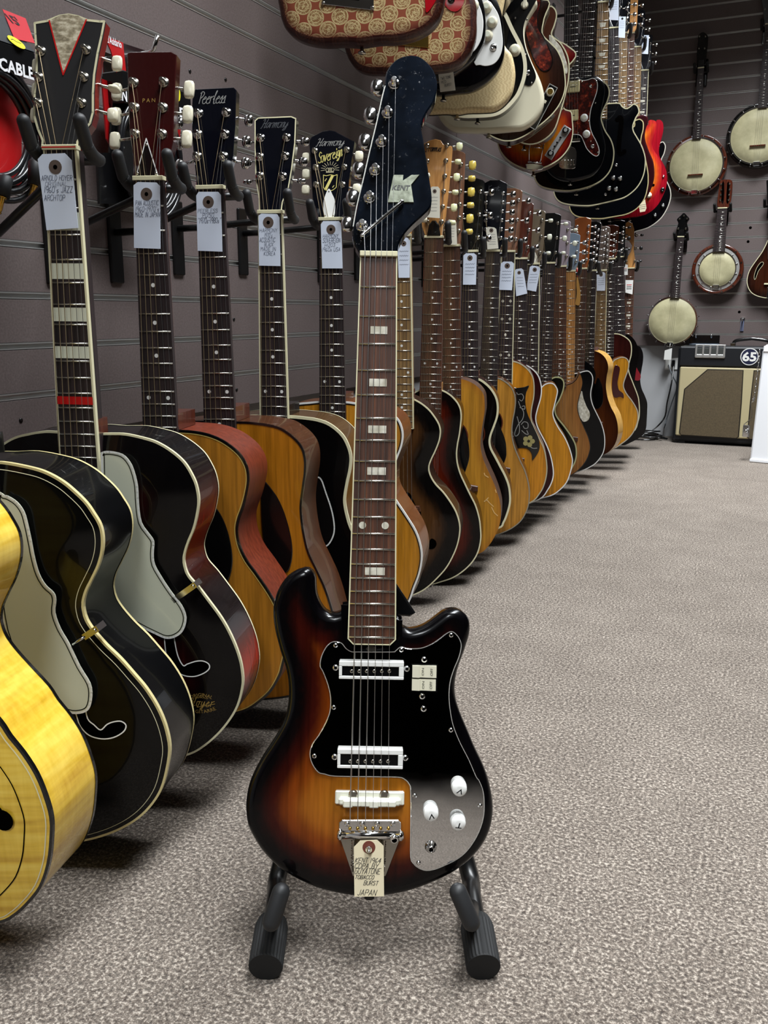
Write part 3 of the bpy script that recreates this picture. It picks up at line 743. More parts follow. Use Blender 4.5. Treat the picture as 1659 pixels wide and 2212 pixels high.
mb = MB(hf); v = hf.pts('107,45 137,162 187,43'); mb.ribbon(v, .0009, .0008); mb.obj('red_line', red, r)
pl = hf.pts('89.5,111 84,167 83,223'); prr = hf.pts('187,108 182,167 177,223')
bl = hf.pts('70,133 69,186 66,240'); brr = hf.pts('244,127 238,183 235,240')
for k in range(3):
    tuner(hf, r, pl[k], bl[k], cream, .005, (.0065, .0096, .0035)); tuner(hf, r, prr[k], brr[k], cream, .005, (.0068, (.0098, .0033, .0088)[k], (.0035, .009, .005)[k]))
make_strings(fr, hf, r, pl[::-1] + prr, .043, -sc, hb=B.surf(0, -sc) + .021)
nut_bar(fr, r, .044); mb = MB(fr); mb.box(-.0222, .0222, .0012, .0026, .0005, .0033); mb.obj('nut_red_line', red, r)
hg = top + .021
guard_plate(fr, r, B, fr.pts('219,990 219,978 236,975 263,981 280,998 290,1021 297,1052 299,1089 305,1129 321,1153 332,1170 331,1197 334,1221 351,1251 371,1281 392,1308 402,1335 395,1362 378,1376 358,1379 334,1369 304,1354 270,1332 240,1290 224,1200 221,1080', hg), mat('pale_green_plastic', 'c9ccb8', .25, coat=.4), lift=.0185, edge=white, line=hole)
a, b = fr.px(384, 1290, hg), fr.px(432, 1254, top)
mb = MB(fr); ang = math.degrees(math.atan2(b[1] - a[1], b[0] - a[0])); g2 = fr.spun(ang, a[0], a[1], hg - .002); L = math.hypot(b[0] - a[0], b[1] - a[1])
mb = MB(g2); mb.box(-.01, L, -.004, .004, 0, .0015); mb.box(L - .001, L + .0008, -.004, .004, -.02, .0015); mb.lathe(L - .004, 0, [(.003, .0015), (.002, .003)], 8); mb.obj('pickguard_bracket', chrome, r)
f_hole(fr, r, B, shape=fr.pts('360,1388 364,1414 373,1434 386,1447 403,1456 423,1458 442,1452 453,1443 452,1433 440,1426 425,1426 408,1431 399,1434 388,1414 381,1384 374,1340 368,1300 352,1300 356,1340', top + .008), lip=white)
lc = fr.px(440, 1513, top + .004); pw = 57 / (fr.px(1440, 1513, top)[0] - fr.px(440, 1513, top)[0]) ; sc1 = abs(fr.px(468, 1513, top)[0] - fr.px(411, 1513, top)[0])
bz = lambda u, w: B.surf(u, w)
print_(fr, 'ORIGINAL', lc[0] - .001, lc[1] + sc1 * .3, sc1 * .85, sc1 * .13, gold, 'lettering', r, .0008, arc=sc1 * .75, surf=bz)
print_(fr, 'ARNOLD', lc[0] - .001, lc[1] + sc1 * .2, sc1 * .5, sc1 * .07, gold, 'lettering', r, .0008, arc=sc1 * .8, surf=bz)
write(fr, 'Hoyer', lc[0], lc[1] - sc1 * .02, sc1 * .85, sc1 * .36, gold, 'lettering', r, .0008, hw=.0005, table={**SCRIPT}, shear=.35, surf=bz)
mb = MB(fr); mb.ribbon([(lc[0] - sc1 * .2, lc[1] - sc1 * .2), (lc[0] + sc1 * .45, lc[1] - sc1 * .06)], .0005, .0008, bz); mb.obj('logo_underline', gold, r)
print_(fr, 'GITARRE', lc[0] + .004, lc[1] - sc1 * .36, sc1 * .75, sc1 * .14, gold, 'lettering', r, .0008, rot=10, arc=-sc1 * 1.1, surf=bz)
arch_bridge(fr, r, B, sc, wbot=min(p[1] for p in B.o))
hanger(fr, 'black rubber pronged hanger holding the pearl V headed archtop', HANG, armw=-.09)
SD = 'pearl V headed archtop'
T = fr.pts('85,345 95,334 143,332 158,347 172,493 104,498'); c = fr.px(123, 362)
gl = lambda x, y, x2, y2: (*fr.px((x + x2) / 2, (y + y2) / 2), abs(fr.px(x2, y)[0] - fr.px(x, y)[0]), abs(fr.px(x, y2)[1] - fr.px(x, y)[1]))
def lines(fr, *ls): return [(t, *[v for v in (lambda q: q)(gl_(fr, *b))]) for t, *b in ls]
def gl_(fr, x, y, x2, y2):
    a, b = fr.px(x, (y + y2) / 2), fr.px(x2, (y + y2) / 2); c, d = fr.px((x + x2) / 2, y), fr.px((x + x2) / 2, y2)
    return ((a[0] + b[0]) / 2, (c[1] + d[1]) / 2, b[0] - a[0], c[1] - d[1])
paper_tag(fr, T, paper, 'white paper tag on the neck of the pearl V headed archtop', TAGS, ring=(*c, .0085), lines=lines(fr, ('ARNOLD HOYER', 94, 380, 159, 391), ('ORIGINAL', 102, 394, 149, 403), ("1960's JAZZ", 100, 404, 160, 417), ('ARCHTOP', 100, 422, 144, 434)))

# black archtop in front of it and the blonde one at the frame's edge
NUTZ = FH.O.z
fr, r = start('archtop_guitar', 'all black archtop guitar with pale pickguard standing second in the row', None, None, P0=(-.90, FH.O.y - .163, NUTZ), roll=3.0 + math.degrees(math.atan2(FH.X.z, math.hypot(FH.X.x, FH.X.y))))
top = -.02; sc = .648
RO = '34,1003 67,1010 101,1021 135,1040 162,1062 186,1086 202,1109 216,1133 222,1160 221,1190 213,1221 199,1251 186,1278 180,1302 181,1319 187,1339 202,1362 229,1393 260,1423 290,1457 316,1488 341,1528 358,1569 367,1613 363,1653 349,1705 323,1745 290,1774 249,1796 205,1811 158,1822'
rr = fr.pts(RO, top); zb = rr[-1][1] - .012
wt = max(q[1] for q in rr) + .003; ro = [q for q in rr if q[0] > .06]
O = cat([(0, wt), (.03, wt)] + ro + [(.05, zb + .003), (0, zb)] + [(-u, w) for u, w in ro[::-1]] + [(-.03, wt)], True, 4)
BLACKO = [(u, w) for u, w in O]
B = make_body(fr, O, top, .09, '060606', '0a0a0b', solid, r, arch=.014)
rim_strip(fr, B.o, top, .006, .005, mat('yellowed_binding', 'd2c48e', .3, coat=.3), 'binding', r); rim_strip(fr, B.o, top - .09, .003, .004, MATS['yellowed_binding'], 'back_binding', r, False)
o2 = offset(B.o, -.0085); mb = MB(fr); mb.ribbon(o2 + [o2[0]], .0004, .0006, B.surf); mb.obj('purfling', ivory, r)
make_neck(fr, r, .043, .057, -.45, sc, 20, 'ebony', 'blocks', ivory, fret_w(sc, 14), top, neckm=black)
hf = fr.tilted(12, 0, 0, -.003); ho = generic_head(.043, .175, .042, .032, .01); head_plate(hf, r, ho, headblack)
ps = [(-.028, .05), (-.03, .09), (-.032, .13)]; qs = [(-u, w) for u, w in ps]
for s, pq in ((-1, ps), (1, qs)):
    for p in pq: tuner(hf, r, p, (p[0] + s * .026, p[1]), cream, .005)
make_strings(fr, hf, r, ps + qs[::-1], .043, -sc, hb=B.surf(0, -sc) + .021); nut_bar(fr, r, .044)
hg = top + .021
guard_plate(fr, r, B, fr.pts('-6,1072 8,1070 20,1074 37,1086 51,1106 59,1133 67,1170 74,1207 84,1241 98,1265 115,1281 120,1298 118,1325 130,1359 148,1390 172,1440 194,1477 198,1506 191,1532 172,1541 147,1539 120,1520 70,1460 20,1390 0,1300 -8,1180', hg), MATS['pale_green_plastic'], lift=.0185, edge=white, line=hole)
a, b = fr.px(155, 1394, hg), fr.px(224, 1347, top)
ang = math.degrees(math.atan2(b[1] - a[1], b[0] - a[0])); L = math.hypot(b[0] - a[0], b[1] - a[1]); g2 = fr.spun(ang, a[0], a[1], hg - .003)
mb = MB(g2); mb.tube([(0, 0, 0), (L * .5, 0, 0)], .0018, 8); mb.box(L * .45, L, -.004, .004, -.001, .0008); mb.box(L - .001, L + .0008, -.004, .004, -.02, .0008); mb.lathe(L - .004, 0, [(.003, .0008), (.002, .0025)], 8); mb.obj('pickguard_bracket', chrome, r)
f_hole(fr, r, B, shape=fr.pts('172,1545 180,1565 198,1583 224,1591 249,1589 269,1578 274,1565 264,1556 249,1556 235,1561 222,1572 208,1561 194,1547 184,1510 160,1500', top + .008), lip=white)
arch_bridge(fr, r, B, sc, wbot=zb)
hanger(fr, 'black rubber pronged hanger holding the all black archtop', HANG, armw=-.04)

fr, r = start('archtop_guitar', 'flamed blonde archtop guitar cut off by the frame edge with worn black binding', None, None, P0=(-.89, .555, NUTZ), roll=2.3 + math.degrees(math.atan2(FH.X.z, math.hypot(FH.X.x, FH.X.y))), th=14)
top = -.02
rr = fr.pts('0,1558 22,1591 51,1627 79,1671 99,1719 112,1767 112,1815 106,1866 88,1917 59,1954 29,1980 0,1993', top)
wx = max(p[0] for p in rr); s = wx / max(p[0] for p in BLACKO); bi = max(range(len(BLACKO)), key=lambda i: BLACKO[i][0]); dz = max(rr)[1] - BLACKO[bi][1]
upp = [(u * s, w + dz) for u, w in BLACKO if u > .004 and w + dz > rr[0][1] + .02]
zb = rr[-1][1] - .03; upp = sorted(upp, key=lambda q: -q[1])[::4]
O = cat([(0, upp[0][1] + .004)] + upp + rr + [(rr[-1][0] * .5, zb + .006), (0, zb)] + [(-u, w) for u, w in (upp + rr)[::-1]], True, 3)
B = make_body(fr, O, top, .095, 'd8a93a', 'd8a93a', flame, r, arch=.012)
rim_strip(fr, B.o, top, .0045, .004, black, 'binding', r); rim_strip(fr, B.o, top - .095, .003, .004, black, 'back_binding', r, False)
o2 = offset(B.o, -.0062); mb = MB(fr); mb.ribbon(o2 + [o2[0]], .0006, .0006, B.surf); mb.obj('pale_binding_line', ivory, r)
o2 = offset(B.o, -.028); mb = MB(fr); mb.ribbon(o2 + [o2[0]], .0006, .0007, B.surf); mb.obj('purfling_line', hole, r)
c = fr.px(6, 1772, top + .01)
f_hole(fr, r, B, c=(c[0] - .028, c[1] + .085), size=.115)
mb = MB(fr); mb.face([mb.vert(c[0] + .012 * math.cos(2 * math.pi * k / 18), c[1] + .012 * math.sin(2 * math.pi * k / 18), B.surf(*c) + .0012) for k in range(18)]); mb.obj('f_hole_eye', hole, r)
make_neck(fr, r, .043, .057, -.45, .648, 20, 'rosewood', 'blocks', ivory, upp[0][1], top, neckm=maple)
hf = fr.tilted(12, 0, 0, -.003); head_plate(hf, r, generic_head(.043, .17, .04, .032, .01), headblack)
for s_, pq in ((-1, ps), (1, qs)):
    for p in pq: tuner(hf, r, p, (p[0] + s_ * .026, p[1]), cream, .005)
make_strings(fr, hf, r, ps + qs[::-1], .043, -.648, hb=B.surf(0, -.648) + .021); nut_bar(fr, r, .044); arch_bridge(fr, r, B, .648, wbot=zb)
hanger(fr, 'black rubber pronged hanger holding the blonde archtop', HANG)

# amber flat top with cherry back and a tapered dark red headstock
fr, r = start('acoustic_guitar', 'amber topped acoustic guitar with dark red headstock and cherry sides', (320, 388), (345, 918), th=16)
top = -.008; sc = -2 * fr.px(343, 873)[1]
O = half(fr, '383,929 422,932 456,940 486,954 516,978 533,1005 538,1032 535,1059 527,1092 516,1123 513,1146 518,1177 533,1210 557,1243 591,1295 612,1345 620,1390 611,1440 603,1464 586,1493 564,1514 538,1532 513,1541 470,1553', top, (371, 1562))
B = make_body(fr, O, top, .1, 'bd7c24', '6c2c1a', satin, r)
rim_strip(fr, B.o, top, .003, .003, black, 'binding', r); o2 = offset(B.o, -.0042); mb = MB(fr); mb.ribbon(o2 + [o2[0]], .0005, .0005, B.surf); mb.obj('purfling', yellowed, r)
make_neck(fr, r, .043, .056, fret_w(sc, 20) - .006, sc, 20, 'ebony', 'dots', None, fret_w(sc, 14), top)
hf = fr.tilted(13, 0, 0, -.003)
head_plate(hf, r, '287,385 287,338 279,280 277,236 274,116 280,112 368,111 381,118 375,253 374,304 366,338 358,358 353,385', mat('dark_red_headstock', '2e0c0c', .15, coat=.8), .016, bev=.0012)
pl = hf.pts('289,179 291,233 292,290'); prr = hf.pts('354,178 352,233 350,290'); brr = hf.pts('402,185 399,239 397,293'); bl = [(2 * hf.px(325, 200)[0] - u - .004, w) for u, w in brr]
for k in range(3): tuner(hf, r, pl[k], bl[k], cream, .006, (.0078, .0130, .0045)); tuner(hf, r, prr[k], brr[k], cream, .006, (.0078, .0130, .0045))
make_strings(fr, hf, r, pl[::-1] + prr, .043, -sc, hb=top + .012); nut_bar(fr, r, .044, ivory)
tp = hf.pts('317,299 343,381 295,381'); mb = MB(hf); mb.plate(tp, 0, .0016, bev=.0004); tc = mb.obj('truss_rod_cover', black, r)
mb = MB(hf); mb.ribbon(hf.pts('296,379 317,300 342,380'), .0007, .0019); mb.obj('white_edge', white, tc)
for q in hf.pts('317,314 338,376 298,376'): screw(hf, *q, .0016, .0024, tc)
q = hf.px(322, 217); wd = abs(hf.px(335.5, 217)[0] - hf.px(308.5, 217)[0]); print_(hf, 'P A N', *q, wd, wd * .3, gold, 'lettering', r, .0006)
flat_bridge(fr, r, B, sc); sound_hole(fr, r, B, fret_w(sc, 20) - .055)
guard_plate(fr, r, B, ccw(cat(fr.pts('432,1085 460,1090 482,1120 497,1165 503,1215 492,1255 470,1262 440,1230 420,1160', top), True, 3)), black)
hanger(fr, 'black rubber pronged hanger holding the dark red headed acoustic', HANG, armw=-.045)
c = fr.px(319, 420)
paper_tag(fr, fr.pts('291,401 300,394 340,395 348,403 349,538 292,536'), paper, 'white paper tag on the neck of the dark red headed acoustic', TAGS, ring=(*c, .0085), lines=lines(fr, ('PAN ACOUSTIC', 296, 434, 345, 444), ("1960-1970's", 296, 447, 346, 457), ('MADE IN JAPAN', 295, 459, 348, 469)))

# natural flat top, black headstock with silver script
fr, r = start('acoustic_guitar', 'natural orange acoustic guitar with black headstock and silver script', (453, 407), (474, 915), th=15)
top = -.008; sc = -2 * fr.px(473, 859)[1]
O = half(fr, '510,911 541,912 577,917 606,925 635,945 653,967 660,992 660,1021 655,1057 651,1093 653,1126 658,1158 667,1194 686,1234 704,1274 720,1325 730,1375 725,1430 707,1468 670,1495 619,1506 577,1511', top, (500, 1516))
B = make_body(fr, O, top, .1, 'bb761c', '4a2a18', lacquer, r)
rim_strip(fr, B.o, top, .003, .003, black, 'binding', r)
make_neck(fr, r, .043, .056, fret_w(sc, 20) - .006, sc, 20, 'ebony', 'dots', None, fret_w(sc, 14), top)
hf = fr.tilted(13, 0, 0, -.003)
head_plate(hf, r, '424,404 422,371 415,304 414,240 416,200 422,192 504,188 510,194 508,270 503,338 489,375 481,403', mat('blue_black_lacquer', '080a12', .12, coat=.8), .016, bev=.0012)
pl = hf.pts('429,245 427,290 426,338'); prr = hf.pts('489,243 486,290 483,338'); brr = hf.pts('532,253 527,299 525,346'); bl = [(2 * hf.px(456, 250)[0] - u, w) for u, w in brr]
for k in range(3): tuner(hf, r, pl[k], bl[k], chrome, .0062, (.0072, .0100, .0048), chrome); tuner(hf, r, prr[k], brr[k], chrome, .0062, (.0072, .0100, .0048), chrome)
make_strings(fr, hf, r, pl[::-1] + prr, .043, -sc, hb=top + .012); nut_bar(fr, r, .044)
q = hf.px(460, 212); wd = abs(hf.px(489, 212)[0] - hf.px(431, 212)[0]); write(hf, 'Peerless', *q, wd, wd * .42, silverp, 'lettering', r, .0006, hw=.0006, table=SCRIPT, shear=.25)
flat_bridge(fr, r, B, sc); sound_hole(fr, r, B, fret_w(sc, 20) - .055)
guard_plate(fr, r, B, ccw(cat(fr.pts('565,1045 590,1060 612,1100 628,1155 632,1200 620,1235 590,1225 570,1170', top), True, 3)), black)
hanger(fr, 'black rubber pronged hanger holding the silver script acoustic', HANG, armw=-.045)
c = fr.px(452, 437)
paper_tag(fr, fr.pts('426,423 431,415 473,415 479,422 482,544 429,542'), paper, 'white paper tag on the neck of the silver script acoustic', TAGS, ring=(*c, .009), lines=lines(fr, ('PEERLESS', 430, 452, 472, 460), ('PD50', 440, 461, 464, 470), ('"1970s-1980s"', 430, 471, 479, 482)))

# black flat top with cream binding
fr, r = start('acoustic_guitar', 'glossy black acoustic guitar with cream binding and black rectangular headstock', (583.5, 460), (592, 897), th=15)
top = -.008; sc = -2 * fr.px(592, 857)[1]
O = half(fr, '624,898 649,900 685,905 714,916 740,938 754,963 760,988 758,1014 752,1042 747,1071 747,1090 752,1115 760,1140 780,1180 803,1230 816,1285 812,1340 785,1400 735,1445 670,1470', top, (600, 1480))
B = make_body(fr, O, top, .1, '050506', '4a3520', solid, r)
rim_strip(fr, B.o, top, .0045, .004, ivory, 'binding', r); rim_strip(fr, B.o, top - .1, .003, .003, ivory, 'back_binding', r, False)
make_neck(fr, r, .043, .056, fret_w(sc, 20) - .006, sc, 20, 'ebony', 'dots', ivory, fret_w(sc, 14), top, neckm=black)
hf = fr.tilted(13, 0, 0, -.003)
HP = '560,456 559,430 552,386 550,319 550,261 558,254 629,251 640,256 638,309 631,366 624,406 611,437 608,455'
head_plate(hf, r, HP, MATS['blue_black_lacquer'], .016, bev=.0012); e = offset(ccw(hf.pts(HP)), -.001); mb = MB(hf); mb.ribbon(e, .001, .0004); mb.obj('headstock_binding', ivory, r)
pl = hf.pts('563,298 561,339 561,380'); prr = hf.pts('619,297 616,337 611,381'); brr = hf.pts('655,300 651,344 647,386'); bl = [(2 * hf.px(592, 300)[0] - u, w) for u, w in brr]
for k in range(3): tuner(hf, r, pl[k], bl[k], chrome, .0062, (.0082, .0084 if k < 2 else .005, .0048), chrome); tuner(hf, r, prr[k], brr[k], chrome, .0062, (.0082, .0084 if k < 2 else .005, .0048), chrome)
make_strings(fr, hf, r, pl[::-1] + prr, .043, -sc, hb=top + .012); nut_bar(fr, r, .045)
q = hf.px(595, 268); wd = abs(hf.px(624, 268)[0] - hf.px(567, 268)[0]); write(hf, 'Harmony', *q, wd, wd * .32, dimprint, 'lettering', r, .0006, hw=.0006, table=SCRIPT, shear=.4)
flat_bridge(fr, r, B, sc); sound_hole(fr, r, B, fret_w(sc, 20) - .055)
guard_plate(fr, r, B, ccw(cat(fr.pts('660,1050 690,1030 706,1065 720,1110 723,1150 708,1178 690,1170 665,1120', top), True, 3)), black, edge=white)
hanger(fr, 'black rubber pronged hanger holding the black acoustic with cream binding', HANG)
c = fr.px(581, 481)
paper_tag(fr, fr.pts('560,466 566,462 600,463 605,471 607,575 561,574'), paper, 'white paper tag on the neck of the glossy black acoustic', TAGS, ring=(*c, .0095), lines=lines(fr, ('HARMONY', 563, 494, 600, 502), ("1970's", 573, 504, 590, 512), ('ACOUSTIC', 563, 514, 596, 523), ('BLACK', 573, 525, 592, 532), ('MADE IN', 565, 534, 597, 542), ('KOREA', 572, 544, 596, 552)))

# natural flat top with the crowned, pointed headstock
fr, r = start('acoustic_guitar', 'natural acoustic guitar with pointed black headstock and yellow script and crown', (713.5, 475), (718, 877), th=14)
top = -.008; sc = .643
O = half(fr, '749,868 772,871 800,875 830,885 855,900 866,916 871,938 868,963 856,995 845,1025 845,1055 855,1078 877,1111 899,1147 910,1180 912,1209 906,1241 895,1270 884,1300 855,1345 815,1378 770,1394', top, (730, 1402))
B = make_body(fr, O, top, .105, 'c48426', '6a3c1c', lacquer, r)
rim_strip(fr, B.o, top, .003, .003, white, 'binding', r); o2 = offset(B.o, -.0045); mb = MB(fr); mb.ribbon(o2 + [o2[0]], .001, .0005, B.surf); mb.obj('purfling', black, r)
make_neck(fr, r, .0445, .056, fret_w(sc, 19) - .006, sc, 19, 'ebony', 'dots', None, fret_w(sc, 14), top)
hf = fr.tilted(13, 0, 0, -.003)
head_plate(hf, r, '689,472 675,430 672,386 670,339 667,304 673,295 697,283 710,281 724,283 751,298 766,305 760,339 754,386 751,430 738,471', MATS['blue_black_lacquer'], .016, bev=.0012)
pl = hf.pts('680,326 682,362 683,399'); prr = hf.pts('749,324 744,361 740,399'); brr = hf.pts('773,332 770,368 768,403'); bl = [(2 * hf.px(715, 340)[0] - u, w) for u, w in brr]
for k in range(3): tuner(hf, r, pl[k], bl[k], cream, .005, (.0085, .010, .005)); tuner(hf, r, prr[k], brr[k], cream, .005, (.0085, .010, .005))
make_strings(fr, hf, r, pl[::-1] + prr, .0445, -sc, hb=top + .012); nut_bar(fr, r, .046)
U = abs(hf.px(814, 340)[0] - hf.px(714, 340)[0]) / 100
write(hf, 'Harmony', *hf.px(715, 308), 60 * U, 16 * U, silverp, 'lettering', r, .0006, hw=.55 * U, table=SCRIPT, shear=.4)
g2 = hf.spun(16, *hf.px(714, 335)); write(g2, 'Sovereign', 0, 0, 54 * U, 22 * U, goldy, 'lettering', r, .0006, hw=.8 * U, table=SCRIPT, shear=.3)
cu, cw = hf.px(713, 366); mb = MB(hf)
for k in range(11):
    a = R(-8 + 19.6 * k); mb.ribbon([(cu + 11 * U * math.cos(a), cw + 9 * U * math.sin(a)), (cu + 20 * U * math.cos(a), cw + 17 * U * math.sin(a))], .45 * U, .0006)
mb.ribbon([(cu - 8 * U, cw - 6 * U), (cu + 8 * U, cw - 6 * U)], .9 * U, .0006)
for k in (-1, 0, 1): mb.ribbon(arcline((cu + k * 5 * U, cw - 1 * U), 4 * U, 240, 660 if k == 0 else 600, 10), .6 * U, .0007)
mb.obj('crown_print', mat('pale_gold_print', 'b8b090', .4), r)
cu, cw = hf.px(713, 395); mb = MB(hf); sh = [(-15, 17), (-9, 15), (0, 17), (9, 15), (15, 17), (14, -10), (8, -15), (0, -18), (-8, -15), (-14, -10), (-15, 17)]
mb.ribbon([(cu + a * U, cw + b * U) for a, b in sh], .7 * U, .0006); mb.ribbon([(cu + 5 * U, cw + 15 * U), (cu - 9 * U, cw - 14 * U)], 3 * U, .0006); mb.ribbon([(cu - 8 * U, cw + 9 * U), (cu - 11 * U, cw + 4 * U)], .8 * U, .0006); mb.ribbon([(cu + 9 * U, cw - 6 * U), (cu + 6 * U, cw - 10 * U)], .8 * U, .0006); mb.obj('shield_print', goldy, r)
mb = MB(hf); mb.plate(cat(hf.pts('711,408 718,420 724,437 721,470 702,470 699,440 704,420'), True, 3), 0, .0016); tc = mb.obj('truss_rod_cover', white, r)
for q in hf.pts('711,414 703,466 720,466'): screw(hf, *q, .0016, .0016, tc)
flat_bridge(fr, r, B, sc); sound_hole(fr, r, B, fret_w(sc, 19) - .06)
hanger(fr, 'black rubber pronged hanger holding the crown headed acoustic', HANG)
c = fr.px(716, 496)
paper_tag(fr, fr.pts('694,485 699,478 733,478 738,484 741,580 697,580'), paper, 'white paper tag on the neck of the crown headed acoustic', TAGS, ring=(*c, .009), lines=lines(fr, ('HARMONY', 699, 506, 732, 514), ('SOVEREIGN', 699, 515, 736, 524), ('H1203', 703, 526, 725, 533), ("1960s USA", 698, 535, 736, 543)))
# ---------------------------------------------------------------- lower row, further along
def simple(name, label, sd, nut, axis, rim, bot, finish, side=None, th=15, sc=None, nutw=.043, endw=.056, nfr=20, top=-.008, depth=.1, bind=None, bw=.003, backbind=None, fb='ebony', inlay='dots', fbind=None,
           head=None, headm=None, H=.165, wt=.036, wb=.031, crown=.006, per=3, btn=None, bm=cream, arch=0., m=None, cut=False, hole_=True, guard=None, guardm=None, tagpx=None, tagm=None, tagring=True, nl=4,
           neckm=None, logo=None, tagh=None, nstr=6, kind='flat', category='guitar', rim2=None, wound=bronze, x0=-.86, jw=14, bsize=(.0085, .010, .005)):
    fr, r = start(name, label, nut, axis, x0, th, category=category)
    s = sc or .645
    if rim2: O = cat(fr.pts(rim, top), True, 4)
    elif cut: O = half_cut(fr, rim, top, bot, topw=fret_w(s, jw) + .0)
    else: O = half(fr, rim, top, bot)
    zt = max(p[1] for p in O)
    B = make_body(fr, O, top, depth, finish, side or '2a1a12', m or (solid if isinstance(finish, str) else lacquer), r, arch=arch)
    if bind: rim_strip(fr, B.o, top, bw, .003, bind, 'binding', r)
    if backbind: rim_strip(fr, B.o, top - depth, .003, .003, backbind, 'back_binding', r, False)
    wend = fret_w(s, nfr) - .006
    make_neck(fr, r, nutw, endw, wend, s, nfr, fb, inlay, fbind, min(zt - .002, fret_w(s, jw) + .02), top, neckm=neckm)
    hf = fr.tilted(6, 0, 0, -.003); hp = hf.pts(head) if head else generic_head(nutw, H, wt, wb, crown)
    head_plate(hf, r, hp, headm or MATS['blue_black_lacquer'], .015, bev=.0012)
    n = per; w0, w1 = .038, H - .03
    L = []; Q = []
    for k in range(n):
        t = k / (n - 1); w = w0 + (w1 - w0) * t; u = (wb + (wt - wb) * t) * .68; L.append((-u, w)); Q.append((u, w))
    for side_, pq in ((-1, L), (1, Q)):
        for k, p in enumerate(pq):
            e = (wb + (wt - wb) * k / (n - 1)); tuner(hf, r, p, (side_ * (e + .018), p[1]), bm, .005, bsize if k % 2 or bm in (chrome, nickel) else (bsize[0], bsize[1] * .6, bsize[2] * 1.6), chrome if bm is chrome else nickel, far=True)
    strs = (L[::-1] + Q) if n == 3 else (L[::-1] + Q)
    make_strings(fr, hf, r, strs, nutw, -s, hb=(top + .012) if kind == 'flat' else B.surf(0, -s) + .021, wound=wound); nut_bar(fr, r, nutw + .001)
    if kind == 'flat':
        flat_bridge(fr, r, B, s)
        if hole_ and not cut: sound_hole(fr, r, B, wend - .055)
    else: arch_bridge(fr, r, B, s, wbot=min(p[1] for p in B.o))
    if guard: guard_plate(fr, r, B, ccw(cat(fr.pts(guard, top), True, 3)), guardm or black)
    if logo: logo(hf, r)
    hanger(fr, 'black rubber pronged hanger holding the ' + sd, HANG)
    if tagpx:
        t = fr.pts(tagpx, .004); us = [p[0] for p in t]; ws = [p[1] for p in t]; cu = (t[0][0] + t[1][0] + t[2][0] + t[3][0]) / 4
        # tag corners come as top-left, top-right, bottom-right, bottom-left; the top corners are clipped
        (a, b, c, d) = t; lerp = lambda p, q, k: (p[0] + (q[0] - p[0]) * k, p[1] + (q[1] - p[1]) * k)
        o = [lerp(a, b, .2), lerp(a, b, .8), lerp(b, c, .07), c, d, lerp(a, d, .07)]
        mid = lerp(a, b, .5); mid2 = lerp(d, c, .5); ring = lerp(mid, mid2, .15); wd = math.hypot(b[0] - a[0], b[1] - a[1])
        ls = [('~', *lerp(mid, mid2, .34 + .11 * k), wd * .7, wd * .1) for k in range(nl)]
        paper_tag(fr, o, tagm or paper, 'paper tag on the ' + sd, TAGS, ring=(*ring, wd * .2) if tagring else None, lines=ls, h=tagh or .0038)
    return fr, r, B
def px_w(fr, x, y, dx): return abs(fr.px(x + dx / 2, y)[0] - fr.px(x - dx / 2, y)[0])
NAT = 'b9782c'
fr, r, B = simple('archtop_guitar', 'dark brown burst archtop guitar with f hole partly behind the central electric guitar', 'dark burst archtop behind the centre guitar', (867, 510), (868, 846),
    '876,857 894,862 913,873 929,887 943,906 950,920 952,934 949,953 941,974 932,993 927,1009 930,1026 941,1045 958,1063 974,1085 986,1106 993,1129 994,1148 990,1172 981,1197 965,1226 943,1251 918,1273 892,1286', (868, 1291),
    [(0, '070606'), (.03, '0b0807'), (.06, '50331a'), (.10, '64421e')], '2c1810', sc=.636, top=-.02, arch=.013, kind='arch', depth=.085, bind=ivory, fb='tan', fbind=ivory, headm=maple,
    tagpx='858,512 886,514 885,600 861,600')
f_hole(fr, r, B, shape=fr.pts('878,1063 886,1066 893,1080 901,1097 910,1108 909,1130 909,1155 915,1170 921,1178 927,1174 929,1166 934,1163 941,1168 943,1176 938,1184 929,1186 920,1183 912,1170 905,1140 900,1112 890,1090 884,1076', B.top + .01))
fr, r, B = simple(
    'twelve_string_guitar', 'red burst archtop twelve string with blond scalloped headstock and black pickguard', 'blond headed twelve string', (937, 513), (930, 832),
    '911,836 934,837 953,842 972,852 986,866 994,880 997,896 996,915 993,939 989,960 987,981 989,1002 995,1023 1005,1045 1016,1068 1028,1092 1036,1120 1039,1146 1039,1167 1033,1193 1021,1214 1002,1233 981,1247 960,1255', (925, 1264),
    [(0, '070404'), (.022, '0c0504'), (.045, '4a1408'), (.07, '7a2a10')], '1a0c08', sc=.636, nutw=.046, endw=.058, top=-.018, arch=.012, kind='arch', depth=.08, bind=ivory, fb='rosewood', neckm=maple,
    head='920,514 911,490 908,400 905,330 916,310 926,304 940,300 952,303 958,312 966,316 975,315 977,320 973,370 968,420 962,470 956,490 954,514', headm=maple, H=.25, wt=.036, wb=.026, per=6, bm=mat('pale_green_cream', 'dbdcb0', .25, coat=.4),
    tagpx='930,404 951,404 951,472 921,470', tagm=paperw, tagh=.012, nl=5,
    guard='955,914 962,918 964,936 976,960 985,1000 995,1050 994,1072 986,1070 968,1042 945,1010 948,960', logo=lambda hf, r: write(hf, 'Framus', *hf.px(937, 321), px_w(hf, 937, 321, 34), px_w(hf, 937, 321, 13), lettb, 'lettering', r, .0006, hw=.0008, table=SCRIPT, shear=.2))
q = fr.px(950, 1026, B.top + .004); g2 = fr.spun(52, *q, B.top + .0045); write(g2, 'Framus', 0, 0, .026, .008, lettw, 'lettering', r, .0003, hw=.0005, table=SCRIPT, shear=.2)
